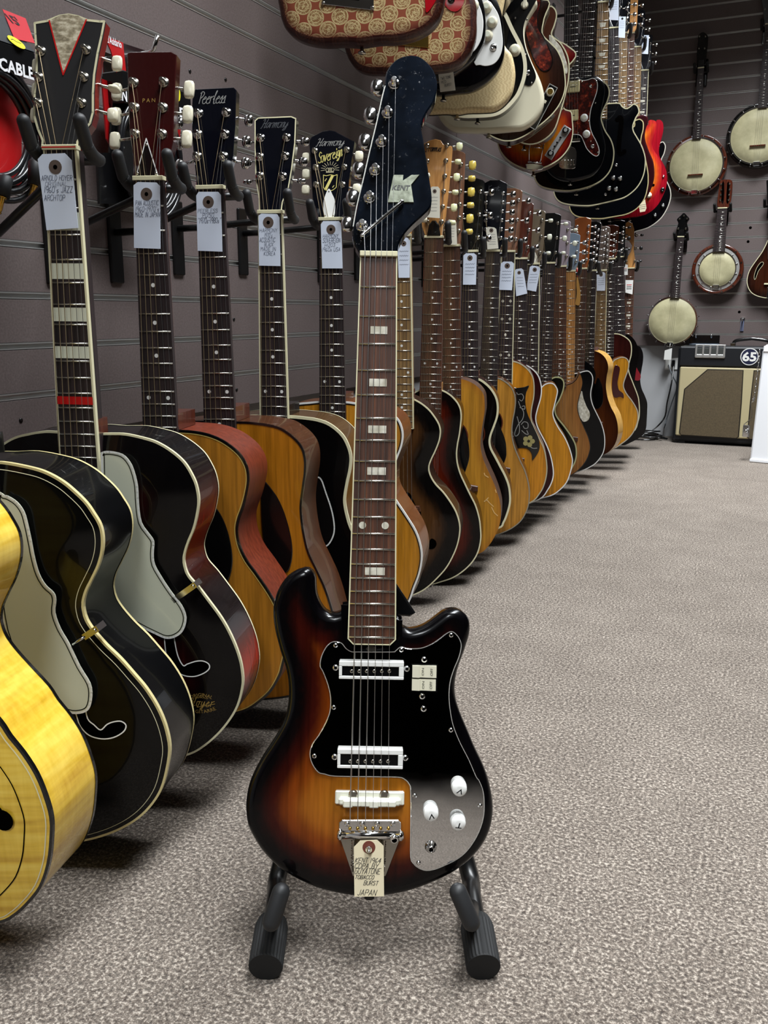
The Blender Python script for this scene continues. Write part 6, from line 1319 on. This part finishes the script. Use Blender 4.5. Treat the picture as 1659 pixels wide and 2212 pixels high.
# ---------------------------------------------------------------- the banjo wall
YF = YB - .07
def banjo(label, center, rad, neck, headpx, m_rim, tuners, holder=None, resonator=0., tension=16, metal_ring=False, nutw=.032, y=YF, name='banjo', bridge=True, sd='', headm=None, tone=None):
    O = on_y(*neck[0], y); f0 = Frame(O, 0); u, w = f0.px(*neck[1]); fr = Frame(O, 0, 0, math.degrees(math.atan2(u, -w)))
    r = root(name, fr, label, 'banjo', 'banjos on the back wall'); c = fr.px(*center); k = abs(fr.px(center[0] + 50, center[1])[0] - fr.px(center[0] - 50, center[1])[0]) / 100; Rr = rad * k; h0 = -.012
    circ = lambda q, n=48: [(c[0] + q * math.cos(2 * math.pi * i / n), c[1] + q * math.sin(2 * math.pi * i / n)) for i in range(n)]
    if resonator:
        mb = MB(fr); R2 = resonator * k; mb.lathe(*c, [(R2 * .9, h0 - .05), (R2, h0 - .045), (R2, h0 - .012), (R2 * .985, h0 - .008), (Rr * 1.02, h0 - .012)], 48); mb.obj('resonator', m_rim, r)
    mb = MB(fr); mb.lathe(*c, [(Rr * .97, h0 - .05), (Rr * .98, h0 - .004), (Rr * .98, h0)], 48, sm=False); mb.obj('rim', m_rim, r)
    mb = MB(fr); mb.lathe(*c, [(Rr * .96, h0 - .002), (Rr * .95, h0 + .001), (Rr * .5, h0 + .0012), (.001, h0 + .0013)], 48); mb.obj('drum_head', headm or skin, r)
    mb = MB(fr); n = 48; prof = [(Rr * 1.0, h0 - .006), (Rr * 1.0, h0 + .003), (Rr * .945, h0 + .003), (Rr * .945, h0)]
    rings = [[mb.vert(c[0] + q * math.cos(2 * math.pi * i / n), c[1] + q * math.sin(2 * math.pi * i / n), h) for i in range(n)] for q, h in prof]
    for A, Bq in zip(rings, rings[1:]):
        for i in range(n): mb.face((A[i], A[(i + 1) % n], Bq[(i + 1) % n], Bq[i]), False)
    mb.obj('tension_hoop', chrome if not metal_ring else nickel, r)
    if metal_ring:
        R2 = resonator * k; mb = MB(fr); rings = [[mb.vert(c[0] + q * math.cos(2 * math.pi * i / n), c[1] + q * math.sin(2 * math.pi * i / n), h) for i in range(n)] for q, h in ((R2 * .85, h0 - .008), (R2 * .85, h0 - .002), (Rr * 1.0, h0 - .001))]
        for A, Bq in zip(rings, rings[1:]):
            for i in range(n): mb.face((A[i], A[(i + 1) % n], Bq[(i + 1) % n], Bq[i]), False)
        mb.obj('metal_flange', alum, r)
        rings = [(R2, h0 - .05), (R2, h0 - .004), (R2 * .98, h0 + .001), (R2 * .88, h0 + .001), (R2 * .86, h0 - .008)]; mb = MB(fr); mb.lathe(*c, rings, 48); mb.obj('wooden_ring', m_rim, r)
    for i in range(tension):
        a = 2 * math.pi * (i + .5) / tension; q = (c[0] + Rr * 1.05 * math.cos(a), c[1] + Rr * 1.05 * math.sin(a)); mb = MB(fr); mb.lathe(*q, [(.0045, h0 - .02), (.0045, h0 + .001), (.003, h0 + .003)], 8)
        q2 = (c[0] + Rr * .985 * math.cos(a), c[1] + Rr * .985 * math.sin(a)); mb.tube([(*q, h0), (*q2, h0 + .004)], .002, 6); mb.obj('bracket', chrome, r)
        if metal_ring: mb = MB(fr); R2 = resonator * k; mb.lathe(c[0] + R2 * .93 * math.cos(a), c[1] + R2 * .93 * math.sin(a), [(.006, h0), (.005, h0 + .003)], 8); mb.obj('bolt', chrome, r)
    wend = c[1] + Rr * .93; sc = -(c[1] - Rr * .35)
    mb = MB(fr); aw = nutw / 2; ew = aw + .007; mb.plate([(-aw, 0), (aw, 0), (ew, wend), (-ew, wend)], -.006, .0); fb = mb.obj('fretboard', ebony, r)
    mb = MB(fr); secs = []
    for w in (0, wend):
        hw_ = aw + (ew - aw) * (w / wend); secs.append([mb.vert(-hw_ * math.cos(math.pi * i / 6), w, -.006 - .018 * math.sin(math.pi * i / 6)) for i in range(7)])
    for i in range(6): mb.face((secs[0][i], secs[0][i + 1], secs[1][i + 1], secs[1][i]), True)
    mb.face(secs[0][::-1]); mb.face(secs[1]); mb.obj('neck', mahog, r)
    for i in range(1, 20):
        w = fret_w(sc, i)
        if w < wend: break
        hw_ = aw + (ew - aw) * (w / wend); mb = MB(fr); mb.tube([(-hw_, w, 0), (hw_, w, 0)], .001, 5); mb.obj('fret', fretm, fb)
        if i in (3, 5, 7, 10, 12): mb = MB(fr); mb.lathe(0, (w + fret_w(sc, i - 1)) / 2, [(.0035, 0), (.0035, .0006)], 10); mb.obj('inlay', white, fb)
    hp = ccw(cat(fr.pts(headpx), True, 3)); mb = MB(fr); mb.plate(hp, -.016, -.002, bev=.001); mb.obj('headstock', tone or black, r)
    nut_bar(fr, r, nutw)
    if metal_ring:
        for sx in (1562, 1573):
            a, b = fr.px(sx, 396), fr.px(sx - 1.5, 436); mb = MB(fr); mb.plate(cat([(a[0] - .006, a[1]), (a[0] + .006, a[1]), (b[0] + .006, b[1]), (b[0] - .006, b[1])], True, 2), -.002, -.0012); mb.obj('headstock_slot', hole, r)
    for q in tuners:
        q = fr.px(*q); mb = MB(fr); mb.lathe(*q, [(.006, -.002), (.0055, .001), (.003, .002), (.003, .010), (.002, .011)], 10); mb.tube([(*q, -.016), (*q, -.03)], .004, 8); mb.obj('tuning_peg', nickel, r)
    if bridge:
        mb = MB(fr); bw_ = c[1] - Rr * .35; mb.box(c[0] - .04, c[0] + .04, bw_ - .003, bw_ + .003, h0 + .001, h0 + .014); mb.obj('bridge', mahog, r)
    mb = MB(fr); tb = c[1] - Rr * .97; mb.box(c[0] - .018, c[0] + .018, tb - .012, tb + .012, h0 - .01, h0 + .010, bev=.003); mb.obj('tailpiece', chrome, r)
    for i in range(4):
        t = (i / 3 - .5); mb = MB(fr); mb.tube([(t * .02, .04, .002), (t * .022, 0, .003), (c[0] + t * .03, c[1] - Rr * .35, h0 + .015), (c[0] + t * .02, tb, h0 + .01)], .0004, 4, cap=False); mb.obj('string', steel, r)
    # hanger
    ph = fr.w(0, .008, -.03); rh = root('banjo_hanger', (ph.x, YB, ph.z), 'black wall hanger holding the ' + sd, 'hanger', 'banjo hangers on the back wall')
    f2 = Frame((ph.x, YB, ph.z), 0); mb = MB(f2); mb.box(-.03, .03, -.09, .05, .0005, .012, bev=.003); mb.obj('wall_plate', black, rh)
    mb = MB(f2); mb.tube([(0, -.02, .01), (0, -.02, .035)], .008, 8); pr = nutw / 2 + .017; mb.tube([(-pr, -.02, .035), (pr, -.02, .035)], .006, 8); mb.obj('yoke', blackm, rh)
    for s in (-1, 1): mb = MB(f2); mb.capsule((s * pr, -.02, .035), (s * pr, .012, .085), .0075, 10); mb.obj('rubber_prong', foam, rh)
    return fr, r, c, Rr
banjo('resonator banjo with clean white head and brown back hanging high on the back wall', (1503, 356), 60, ((1514, 147), (1505, 297)), '1508,143 1505,118 1508,88 1508,77 1518,69 1528,76 1529,88 1526,118 1521,143', mahog,
      ((1511, 78), (1524, 78), (1510, 104), (1522, 104)), resonator=66, sd='resonator banjo with brown back')
banjo('dark resonator banjo cut off by the frame edge at the top of the back wall', (1638, 292), 64, ((1660, 52), (1647, 228)), '1652,50 1648,20 1644,-10 1650,-30 1668,-34 1680,-20 1678,10 1672,30 1668,52', black,
      ((1653, 20), (1653, -8), (1672, 20), (1673, -8)), resonator=71, sd='dark resonator banjo')
banjo('banjo mandolin with round wooden rim, metal flange and stained skin', (1549, 581), 41, ((1560.5, 450), (1553, 541)), '1553,447 1549,440 1554,400 1556,391 1562,388 1576,388 1582,393 1581,420 1577,440 1570,450', mahog,
      ((1558, 398), (1558, 410), (1557, 421), (1556, 432), (1576, 398), (1576, 410), (1575, 421), (1574, 432)), resonator=56, tension=12, metal_ring=True, bridge=False, nutw=.05, sd='banjo mandolin', tone=mahog, name='banjo_mandolin')
banjo('open backed banjo with yellowed skin head and bare hooks lowest on the back wall', (1451.5, 693), 54, ((1470.5, 512), (1458, 641)), '1464,509 1461,498 1465,482 1462,474 1470,466 1477,460 1484,466 1489,473 1484,482 1487,496 1482,504 1476,511', mahog,
      ((1468, 473), (1477, 466), (1484, 472), (1465, 494), (1481, 494)), tension=16, bridge=False, nutw=.036, sd='open backed banjo')
# mandolin, mostly outside the frame
O = on_y(1672, 440, YF); fr = Frame(O, 0); r = root('mandolin', fr, 'dark brown mandolin with f holes cut off by the frame edge on the back wall', 'mandolin')
mo = fr.pts('1660,516 1654,528 1645,545 1630,566 1618,585 1613,605 1616,622 1625,634 1640,641 1658,644 1676,642 1692,634 1700,618 1700,600 1692,580 1680,560 1674,540 1672,516')
B = make_body(fr, cat(mo, True, 3), -.012, .045, [(0, '1c0c08'), (.05, '3a1a0e')], '1c0c08', lacquer, r, arch=.006); rim_strip(fr, B.o, -.012, .003, .003, ivory, 'binding', r)
f_hole(fr, r, B, shape=fr.pts('1648,566 1642,568 1634,580 1629,596 1630,604 1633,600 1638,586 1646,575 1649,570', -.004), lip=ivory)
a, b = fr.px(1666, 440), fr.px(1666, 560); mb = MB(fr); mb.plate([(a[0] - .016, a[1]), (a[0] + .016, a[1]), (b[0] + .018, b[1]), (b[0] - .018, b[1])], -.02, .0); mb.obj('neck', ebony, r)
mb = MB(fr); c = fr.px(1665, 632); mb.box(c[0] - .02, c[0] + .02, c[1] - .03, c[1] + .03, -.014, .006, bev=.003); mb.obj('tailpiece', chrome, r)
mb = MB(fr); c = fr.px(1659, 613); mb.box(c[0] - .02, c[0] + .05, c[1] - .004, c[1] + .004, -.012, .004); mb.obj('bridge', ivory, r)
mb = MB(fr); mb.plate([(a[0] - .02, a[1]), (a[0] + .02, a[1]), (a[0] + .035, a[1] + .12), (a[0], a[1] + .14), (a[0] - .035, a[1] + .12)], -.018, -.003, bev=.001); mb.obj('headstock', black, r)
q = fr.w(a[0], a[1] - .01, -.03); rh = root('mandolin_hanger', (q.x, YB, q.z), 'black wall hanger holding the brown mandolin', 'hanger'); f2 = Frame((q.x, YB, q.z), 0); mb = MB(f2); mb.box(-.02, .02, -.06, .06, .0005, .012, bev=.003); mb.obj('wall_plate', black, rh); mb = MB(f2); mb.tube([(0, 0, .01), (0, 0, .04)], .008, 8); mb.tube([(-.03, 0, .04), (.03, 0, .04)], .006, 8); mb.obj('yoke', blackm, rh)
for s in (-1, 1): mb = MB(f2); mb.capsule((s * .034, 0, .04), (s * .034, .03, .085), .0075, 10); mb.obj('rubber_prong', foam, rh)
# small wall things
p = on_y(1603.5, 700, YB); f2 = Frame(p, 0); r = root('wall_hook', f2, 'short chrome slatwall hook above the amplifier', 'hook'); mb = MB(f2); mb.box(-.009, .009, -.04, .035, .001, .006, bev=.001); mb.obj('back_plate', mat('smoky_acrylic', '6a7088', .1, coat=.6), r); mb = MB(f2); mb.box(-.012, .012, .026, .036, .001, .012, bev=.002); mb.tube([(0, .02, .006), (0, .018, .05), (0, .03, .055)], .004, 8); mb.obj('peg', chrome, r)
p = on_y(1521, 735, YB); f2 = Frame(p, 0); r = root('key_rack', f2, 'small black hook rack on the back wall beside the lowest banjo', 'rack')
mb = MB(f2); mb.box(-.078, .085, -.032, .03, .001, .012, bev=.002); mb.obj('back_plate', black, r); mb = MB(f2); mb.box(-.078, .085, -.03, -.018, .012, .03, bev=.002); mb.obj('ledge', mat('brushed_grey', '6a7480', .35, .6), r)
for s in (-.045, .04): mb = MB(f2); mb.capsule((s, .018, .014), (s, .03, .022), .006, 10); mb.obj('hook', chrome, r)
t0 = on_y(1443, 767, YF); f2 = Frame(t0, 0); r = root('price_tag', f2, 'small white tag dangling below the open backed banjo', 'price tag', TAGS)
mb = MB(f2); q = f2.pts('1436,757 1452,752 1450,777 1434,777'); mb.plate(ccw(q), 0, .001); mb.obj('card', white, r); mb = MB(f2); mb.tube([(*f2.px(1446, 755), 0), (*f2.px(1448, 742), .01)], .001, 5); mb.obj('cord', white, r)

# ---------------------------------------------------------------- amplifier, white sign, cables
YA = 5.06
fl = on_z(1451.5, 957); YA = fl.y; f2 = Frame((0, YA, 0), 0)
A = lambda s, h=0.: f2.pts(s, h)
tl = f2.px(1467.5, 748); b0 = f2.px(1452, 956); uL = (tl[0] + b0[0]) / 2 - .004; hA = tl[1]
divc = f2.px(1612, 860)[0]; uR = divc + (divc - uL); wsp = f2.px(1540, 791)[1]
r = root('amplifier', Frame((uL + (uR - uL) / 2, YA + .12, 0), 0), 'black and cream guitar amplifier with two grille panels and a round white 65 badge', 'amplifier')
mb = MB(f2); mb.box(uL, uR, .012, hA, -.24, -.012, bev=.012); mb.obj('cabinet', mat('black_tolex', '0d1016', .5), r)
mb = MB(f2); mb.box(uL + .012, uR - .012, wsp, hA - .004, -.014, 0, bev=.004); mb.obj('front_panel', MATS['black_tolex'], r)
mb = MB(f2); mb.box(uL + .016, uR - .016, .045, wsp - .006, -.014, -.002, bev=.006); bf = mb.obj('baffle', mat('cream_tolex', 'b8ac86', .5), r)
gp = A('1480,841 1529,799.5 1604.5,801 1600,870 1594,943 1590,946 1471,938.5 1469,934', .0)
def grille_panel(pts):
    o = ccw(pts); mb = MB(f2); mb.plate(offset(o, .006), -.003, .0015, bev=.001); mb.obj('grille_trim', mat('dark_piping', '1c160e', .5), r)
    mb = MB(f2); mb.plate(o, -.002, .0035); mb.obj('grille', grille, r)
grille_panel(gp); grille_panel([(2 * divc - u, w) for u, w in gp])
a, b = f2.px(1502.5, 744, .004), f2.px(1566, 774, .004)
cw_ = (b[0] - a[0]); mb = MB(f2); mb.box(a[0], b[0], b[1], b[1] + .02, 0, .008, bev=.003); mb.box(a[0], b[0], a[1] - .006, a[1], 0, .008, bev=.002)
for k in range(5): x = a[0] + .006 + (cw_ - .012) * k / 4; mb.box(x - .0055, x + .0055, b[1] + .004, a[1], 0, .009, bev=.002)
mb.obj('vent_surround', alum, r)
for k in range(4): x0 = a[0] + .006 + (cw_ - .012) * k / 4; x1 = a[0] + .006 + (cw_ - .012) * (k + 1) / 4; mb = MB(f2); mb.box(x0 + .006, x1 - .006, b[1] + .018, a[1] - .02, 0, .005, bev=.001); mb.obj('vent_bar', mat('vent_grey', '3a3c3a', .5), r)
q = f2.px(1619, 770.5, .003); mb = MB(f2); mb.lathe(*q, [(.046, 0), (.046, .003)], 36, sm=False); bg = mb.obj('badge', white, r)
mb = MB(f2); mb.lathe(*q, [(.0415, .003), (.0415, .0033)], 36, sm=False); mb.obj('badge_print', mat('navy_print', '161c3a', .5), bg)
print_(f2, '65', *q, .072, .052, white, 'lettering', bg, .0042, bold=.035)
mb = MB(f2); hx0, hx1 = f2.px(1581, 744)[0], 2 * divc - f2.px(1581, 744)[0]; hw2 = hA
mb.tube(cat([(hx0, hw2, -.1), (hx0 + .01, hw2 + .03, -.1), (hx0 + .08, hw2 + .042, -.1), (hx1 - .08, hw2 + .042, -.1), (hx1 - .01, hw2 + .03, -.1), (hx1, hw2, -.1)], False, 5), .009, 8); mb.obj('handle', black, r)
for x in (hx0, hx1): mb = MB(f2); mb.box(x - .014, x + .014, hw2 - .002, hw2 + .02, -.115, -.085, bev=.003); mb.obj('handle_end_cap', chrome, r)
for x in (uL + .05, uR - .05):
    for h in (-.04, -.2): mb = MB(f2); g = Frame((x, YA - h, 0), 0); mb.box(x - .018, x + .018, 0, .014, h - .018, h + .018); mb.obj('foot', foam, r)
# white A-frame sign board standing in front
pb = on_z(1619, 998); f3 = Frame(pb, -12, 6); r = root('sign_board', Frame(pb, -12), 'white plastic A-frame sign board with chain standing at the frame edge before the amplifier', 'sign board')
q = f3.px(1644, 745); hS = q[1]; WS = .56
mb = MB(f3); mb.plate(cat([(.012, .0), (WS - .012, 0), (WS, .012), (WS, hS - .03), (WS - .03, hS), (.03, hS), (0, hS - .03), (0, .012)], True, 1), -.035, 0, bev=.008); mb.obj('front_panel', mat('white_sign_plastic', 'e4e6ea', .35, coat=.2), r)
mb = MB(f3); mb.box(.004, WS - .004, hS - .035, hS - .004, -.05, .004, bev=.004); mb.obj('top_hinge', MATS['white_sign_plastic'], r)
mb = MB(f3); mb.box(.0, WS, .0, .018, -.045, .008, bev=.004); mb.obj('bottom_rail', MATS['white_sign_plastic'], r)
f4 = Frame(f3.w(0, hS, -.045), -12, -10); mb = MB(f4); mb.plate([(.0, -hS * 1.0), (WS, -hS * 1.0), (WS, 0), (.0, 0)], -.03, 0, bev=.006); mb.obj('rear_panel', MATS['white_sign_plastic'], r)
ch = [on_y(x, y, pb.y + .06) for x, y in ((1641, 758), (1638, 790), (1633, 830), (1629, 860), (1625, 868), (1622, 874), (1624, 900), (1607, 917))]
for i in range(17):
    t = i / 16 * 3.6; k = int(t); p = ch[k].lerp(ch[k + 1], t - k); mb = MB(); n = 10; a_ = .009; ax = (0, 1)[i % 2]
    mb.tube([((p.x + (a_ * .5 * math.cos(2 * math.pi * j / n) if ax else 0)), p.z + a_ * math.sin(2 * math.pi * j / n), -p.y + (0 if ax else a_ * .5 * math.cos(2 * math.pi * j / n))) for j in range(n + 1)], .0017, 5, cap=False); mb.obj('chain_link', chrome, r)
mb = MB(); mb.tube(cat([(p.x, p.z, -p.y) for p in ch[4:]], False, 4), .0022, 6); mb.obj('hanging_wire', nickel, r)
p = on_y(1614, 931, pb.y + .05); mb = MB(Frame(p, -12)); mb.box(-.02, .01, -.03, .03, -.01, .01, bev=.003); mb.lathe(0, 0, [(.012, .01), (.012, .03), (.008, .034)], 14); mb.obj('latch', chrome, r)
# wall outlet, plug and cables
p = on_y(1449, 786, YB - .012 + .0); f5 = Frame((p.x, YB + .012, p.z), 0); r = root('wall_outlet', f5, 'white wall outlet plate with plugs below the open backed banjo', 'outlet')
mb = MB(f5); mb.box(-.035, .04, -.035, .035, .0005, .007, bev=.003); mb.obj('plate', white, r); mb = MB(f5); mb.box(-.03, .0, -.028, .03, .007, .04, bev=.004); mb.obj('white_adapter', white, r); mb = MB(f5); mb.box(.004, .024, -.018, .022, .007, .03, bev=.003); mb.obj('black_plug', black, r)
def cable(name, pts, rad, m, label, group=None, parent=None):
    mb = MB(); mb.tube(cat([v(x) for x in pts], False, 6), rad, 7); o_ = mb.obj(name, m, parent); 
    if parent is None: tag(o_, label, 'cable', group)
    return o_
yc = YB - .10
q = [on_y(1456, 788, YB - .03), on_y(1450, 830, yc), on_y(1441, 870, yc), on_y(1436, 900, yc), on_y(1420, 921, yc), on_z(1402, 933, .006), on_z(1392, 930, .006)]
cable('power_cable', q, .0045, black, 'black power cable running from the outlet down to the floor', 'cables behind the amplifier')
yd = YB - .05; q = [on_y(1444, 788, YB - .03), on_y(1452, 810, yd), on_y(1462, 835, yd), on_y(1451, 870, yd), on_y(1440, 905, yd), on_y(1436, 920, yd), on_z(1432, 930, .006)]
cable('power_cable', q, .0035, mat('grey_cable', '5a6064', .5), 'thin grey cable running from the outlet down to the floor', 'cables behind the amplifier')
mb = MB()
for k in range(7):
    cx_, cy_ = on_z(1405, 938).x + rnd.uniform(-.05, .02), YB - .18 + rnd.uniform(-.05, .03); ra, rb = rnd.uniform(.06, .12), rnd.uniform(.03, .06); z0 = .006 + .007 * k; ph = rnd.uniform(0, 6)
    mb.tube([(cx_ + ra * math.cos(ph + .4 * j), z0 + .004 * math.sin(j * .8 + k), -(cy_ + rb * math.sin(ph + .4 * j))) for j in range(18)], .0045, 6)
o_ = mb.obj('cable_coil', black); tag(o_, 'heap of coiled black cables on the carpet beside the amplifier', 'cable')
# ---------------------------------------------------------------- packaged cables on the wall at the left
def package(label, px_tl, px_tr, px_bl, px_br, x0, d, texts, coil, plugs, cardm, group='packaged cables hanging on the wall'):
    f = Frame(on_x(*px_tl, x0), 90); a, b, c, dq = f.px(*px_tl), f.px(*px_tr), f.px(*px_br), f.px(*px_bl)
    r = root('cable_package', Frame(f.w((dq[0] + c[0]) / 2, dq[1], -d / 2), 90), label, 'cable package', group)
    return f, r
f = Frame(on_x(38, 135, -1.0), 90); r = root('cable_package', f, 'red and black packaged cable with printed header at the frame edge', 'cable package', 'packaged cables hanging on the wall')
q = f.pts('-95,84 77,120 77,173 -95,130'); u0, u1 = q[0][0], q[1][0]; w1, w0 = q[1][1] + .004, q[2][1] + .004
mb = MB(f); mb.box(u0, u1, w0, w1, -.05, 0, bev=.002); mb.obj('header_band', mat('black_card', '0a0a0c', .3, coat=.3), r)
wv = w1; mb = MB(f); i = [mb.vert(u0, wv, 0), mb.vert(u1, wv, 0), mb.vert(u1, wv + .05, -.05), mb.vert(u0, wv + .05, -.05), mb.vert(u0, wv, -.05), mb.vert(u1, wv, -.05)]
for fc in ((0, 1, 2, 3), (1, 5, 2), (0, 3, 4), (4, 3, 2, 5)): mb.face([i[k] for k in fc])
mb.obj('header_top', mat('silver_card', '3a4046', .3, .5, coat=.4), r)
g = f.tilted(45, 0, wv, 0); q = g.pts('5,20 55,40 75,94 31,84', .0008); mb = MB(g); mb.plate(ccw(q), .0005, .0012); st = mb.obj('red_sticker', mat('red_sticker', 'b8202c', .4, coat=.2), r)
q = g.px(29, 44, .001); print_(g, "15'", *q, .020, .022, lettb, 'lettering', st, .0018, bold=.02)
q = g.px(35, 92, .001); mb = MB(g); mb.lathe(*q, [(.0125, .0012), (.0125, .0018)], 24, sm=False); ps_ = mb.obj('price_sticker', mat('yellow_sticker', 'e6dc20', .5), r); mb = MB(g); mb.ribbon([(q[0] - .008, q[1] + .002), (q[0] - .003, q[1] + .004), (q[0], q[1] + .001), (q[0] + .008, q[1])], .0006, .0021); mb.obj('pen_mark', inkdark, ps_)
q = f.px(35, 147, 0); wd = f.px(72, 150)[0] - f.px(-2, 145)[0]; print_(f, 'CABLE', q[0], q[1] - .001, wd, wd * .27, lettw, 'lettering', r, .0012, bold=.03)
cb = f.pts('-95,130 48,172 48,400 -95,400', -.03); mb = MB(f); mb.plate(ccw([(cb[0][0], w0 + .001), (cb[1][0], w0 + .001), cb[2], cb[3]]), -.034, -.031); mb.obj('backing_card', mat('red_card', 'b01014', .4, coat=.2), r)
mb = MB(f); cc = f.px(-8, 262, -.01)
for k in range(6):
    ra = .062 + .006 * (k % 3); mb.tube([(cc[0] + ra * math.cos(2 * math.pi * j / 40), cc[1] - .004 * k + ra * 1.1 * math.sin(2 * math.pi * j / 40), -.018 + .007 * (k % 3)) for j in range(41)], .0042, 8, cap=False)
mb.obj('coiled_cable', mat('cable_jacket', '101114', .3, coat=.3), r)
def jack_plug(f, r, p0, p1, p2, h=.0):
    a, b, c = f.px(*p0, h), f.px(*p1, h), f.px(*p2, h); mb = MB(f); mb.tube([(*a, h), (a[0] * .9 + b[0] * .1, a[1] * .9 + b[1] * .1, h), (*b, h)], [.006, .009, .009], 14); pl = mb.obj('jack_plug', rubber, r)
    L = lambda t: (b[0] + (c[0] - b[0]) * t, b[1] + (c[1] - b[1]) * t, h)
    mb = MB(f); mb.tube([L(0), L(.08), L(.08), L(.75), L(.76), L(.86), L(1.)], [.0055, .0055, .0034, .0034, .0025, .0036, .0008], 12); mb.obj('plug_tip', brass, pl)
jack_plug(f, r, (76, 345), (74, 400), (62, 440), .01); jack_plug(f, r, (14, 380), (6, 425), (-4, 465), .005)
mb = MB(f); cl = f.pts('20,372 46,345 46,418 20,424', -.045); mb.plate(ccw(cl), -.05, -.04, bev=.002); mb.obj('hang_clip', black, r)
f = Frame(on_x(290, 200, -1.03), 90); r = root('cable_package', f, 'red and black packaged instrument cable behind the dark red headstock', 'cable package', 'packaged cables hanging on the wall')
q = f.pts('230,78 264,90 270,150 230,130'); mb = MB(f); mb.plate(ccw(f.pts('226,78 266,92 274,170 254,160 240,110')), -.002, 0); mb.obj('red_flap', MATS['red_card'], r)
mb = MB(f); mb.plate(ccw(f.pts('265,92 345,118 385,165 390,210 300,195 274,170')), -.004, -.002); mb.obj('dark_flap', mat('maroon_card', '1c0a0e', .35, coat=.3), r)
q = f.px(246, 90); wd = f.px(261, 94)[0] - f.px(230, 86)[0]; print_(f, "d'Addario", *q, wd, wd * .34, lettw, 'lettering', r, .0008, bold=.02)
q = f.pts('254,172 400,196 400,238 254,222'); mb = MB(f); mb.box(q[0][0], q[1][0], min(q[2][1], q[3][1]), max(q[0][1], q[1][1]) - .006, -.03, .012, bev=.002); mb.obj('header_band', MATS['black_card'], r)
q = f.px(266, 206, .012); wd = f.px(274, 206)[0] - f.px(259, 205)[0]; print_(f, 'IN', *q, wd, wd * 1.0, lettw, 'lettering', r, .0128, bold=.03)
q = f.px(396, 250, .012); print_(f, 'E', q[0] - .004, q[1] + .004, .014, .016, lettw, 'lettering', r, .0128, bold=.03)
q = f.px(383, 203, .012); mb = MB(f); mb.lathe(*q, [(.012, .0125), (.012, .0132)], 20, sm=False, su=.6); mb.obj('price_sticker', MATS['yellow_sticker'], r)
mb = MB(f); mb.plate(ccw(f.pts('222,170 262,185 395,240 380,400 300,390 262,350 232,300', -.02)), -.024, -.021); mb.obj('backing_card', MATS['red_card'], r)
mb = MB(f); mb.plate(ccw(f.pts('245,190 330,220 330,400 290,440 215,440 210,330 238,330', -.012)), -.016, -.012); mb.obj('black_backing', MATS['black_card'], r)
mb = MB(f); cc = f.px(322, 325, .0)
for k in range(6):
    ra = .066 + .006 * (k % 3); mb.tube([(cc[0] + ra * math.cos(2 * math.pi * j / 40), cc[1] - .004 * k + ra * 1.15 * math.sin(2 * math.pi * j / 40), -.008 + .007 * (k % 3)) for j in range(41)], .0042, 8, cap=False)
mb.obj('coiled_cable', MATS['cable_jacket'], r)
for x, y, lb in ((332, 112, 'bent chrome slatwall hook above the dark red headstock'), (-20, 30, 'chrome slatwall hook of the cable package at the frame edge')):
    p = on_x(x, y, XL + .10); p.x = XL; f6 = Frame(p, 90); rh = root('display_hook', f6, lb, 'hook', 'chrome display hooks'); mb = MB(f6); mb.tube([(0, 0, 0), (.0, 0, .092), (0, .003, .10), (.002, .024, .108)], .0035, 10); mb.obj('rod', chrome, rh); mb = MB(f6); mb.box(-.012, .012, -.03, .01, .0005, .005, bev=.001); mb.obj('bracket', chrome, rh)
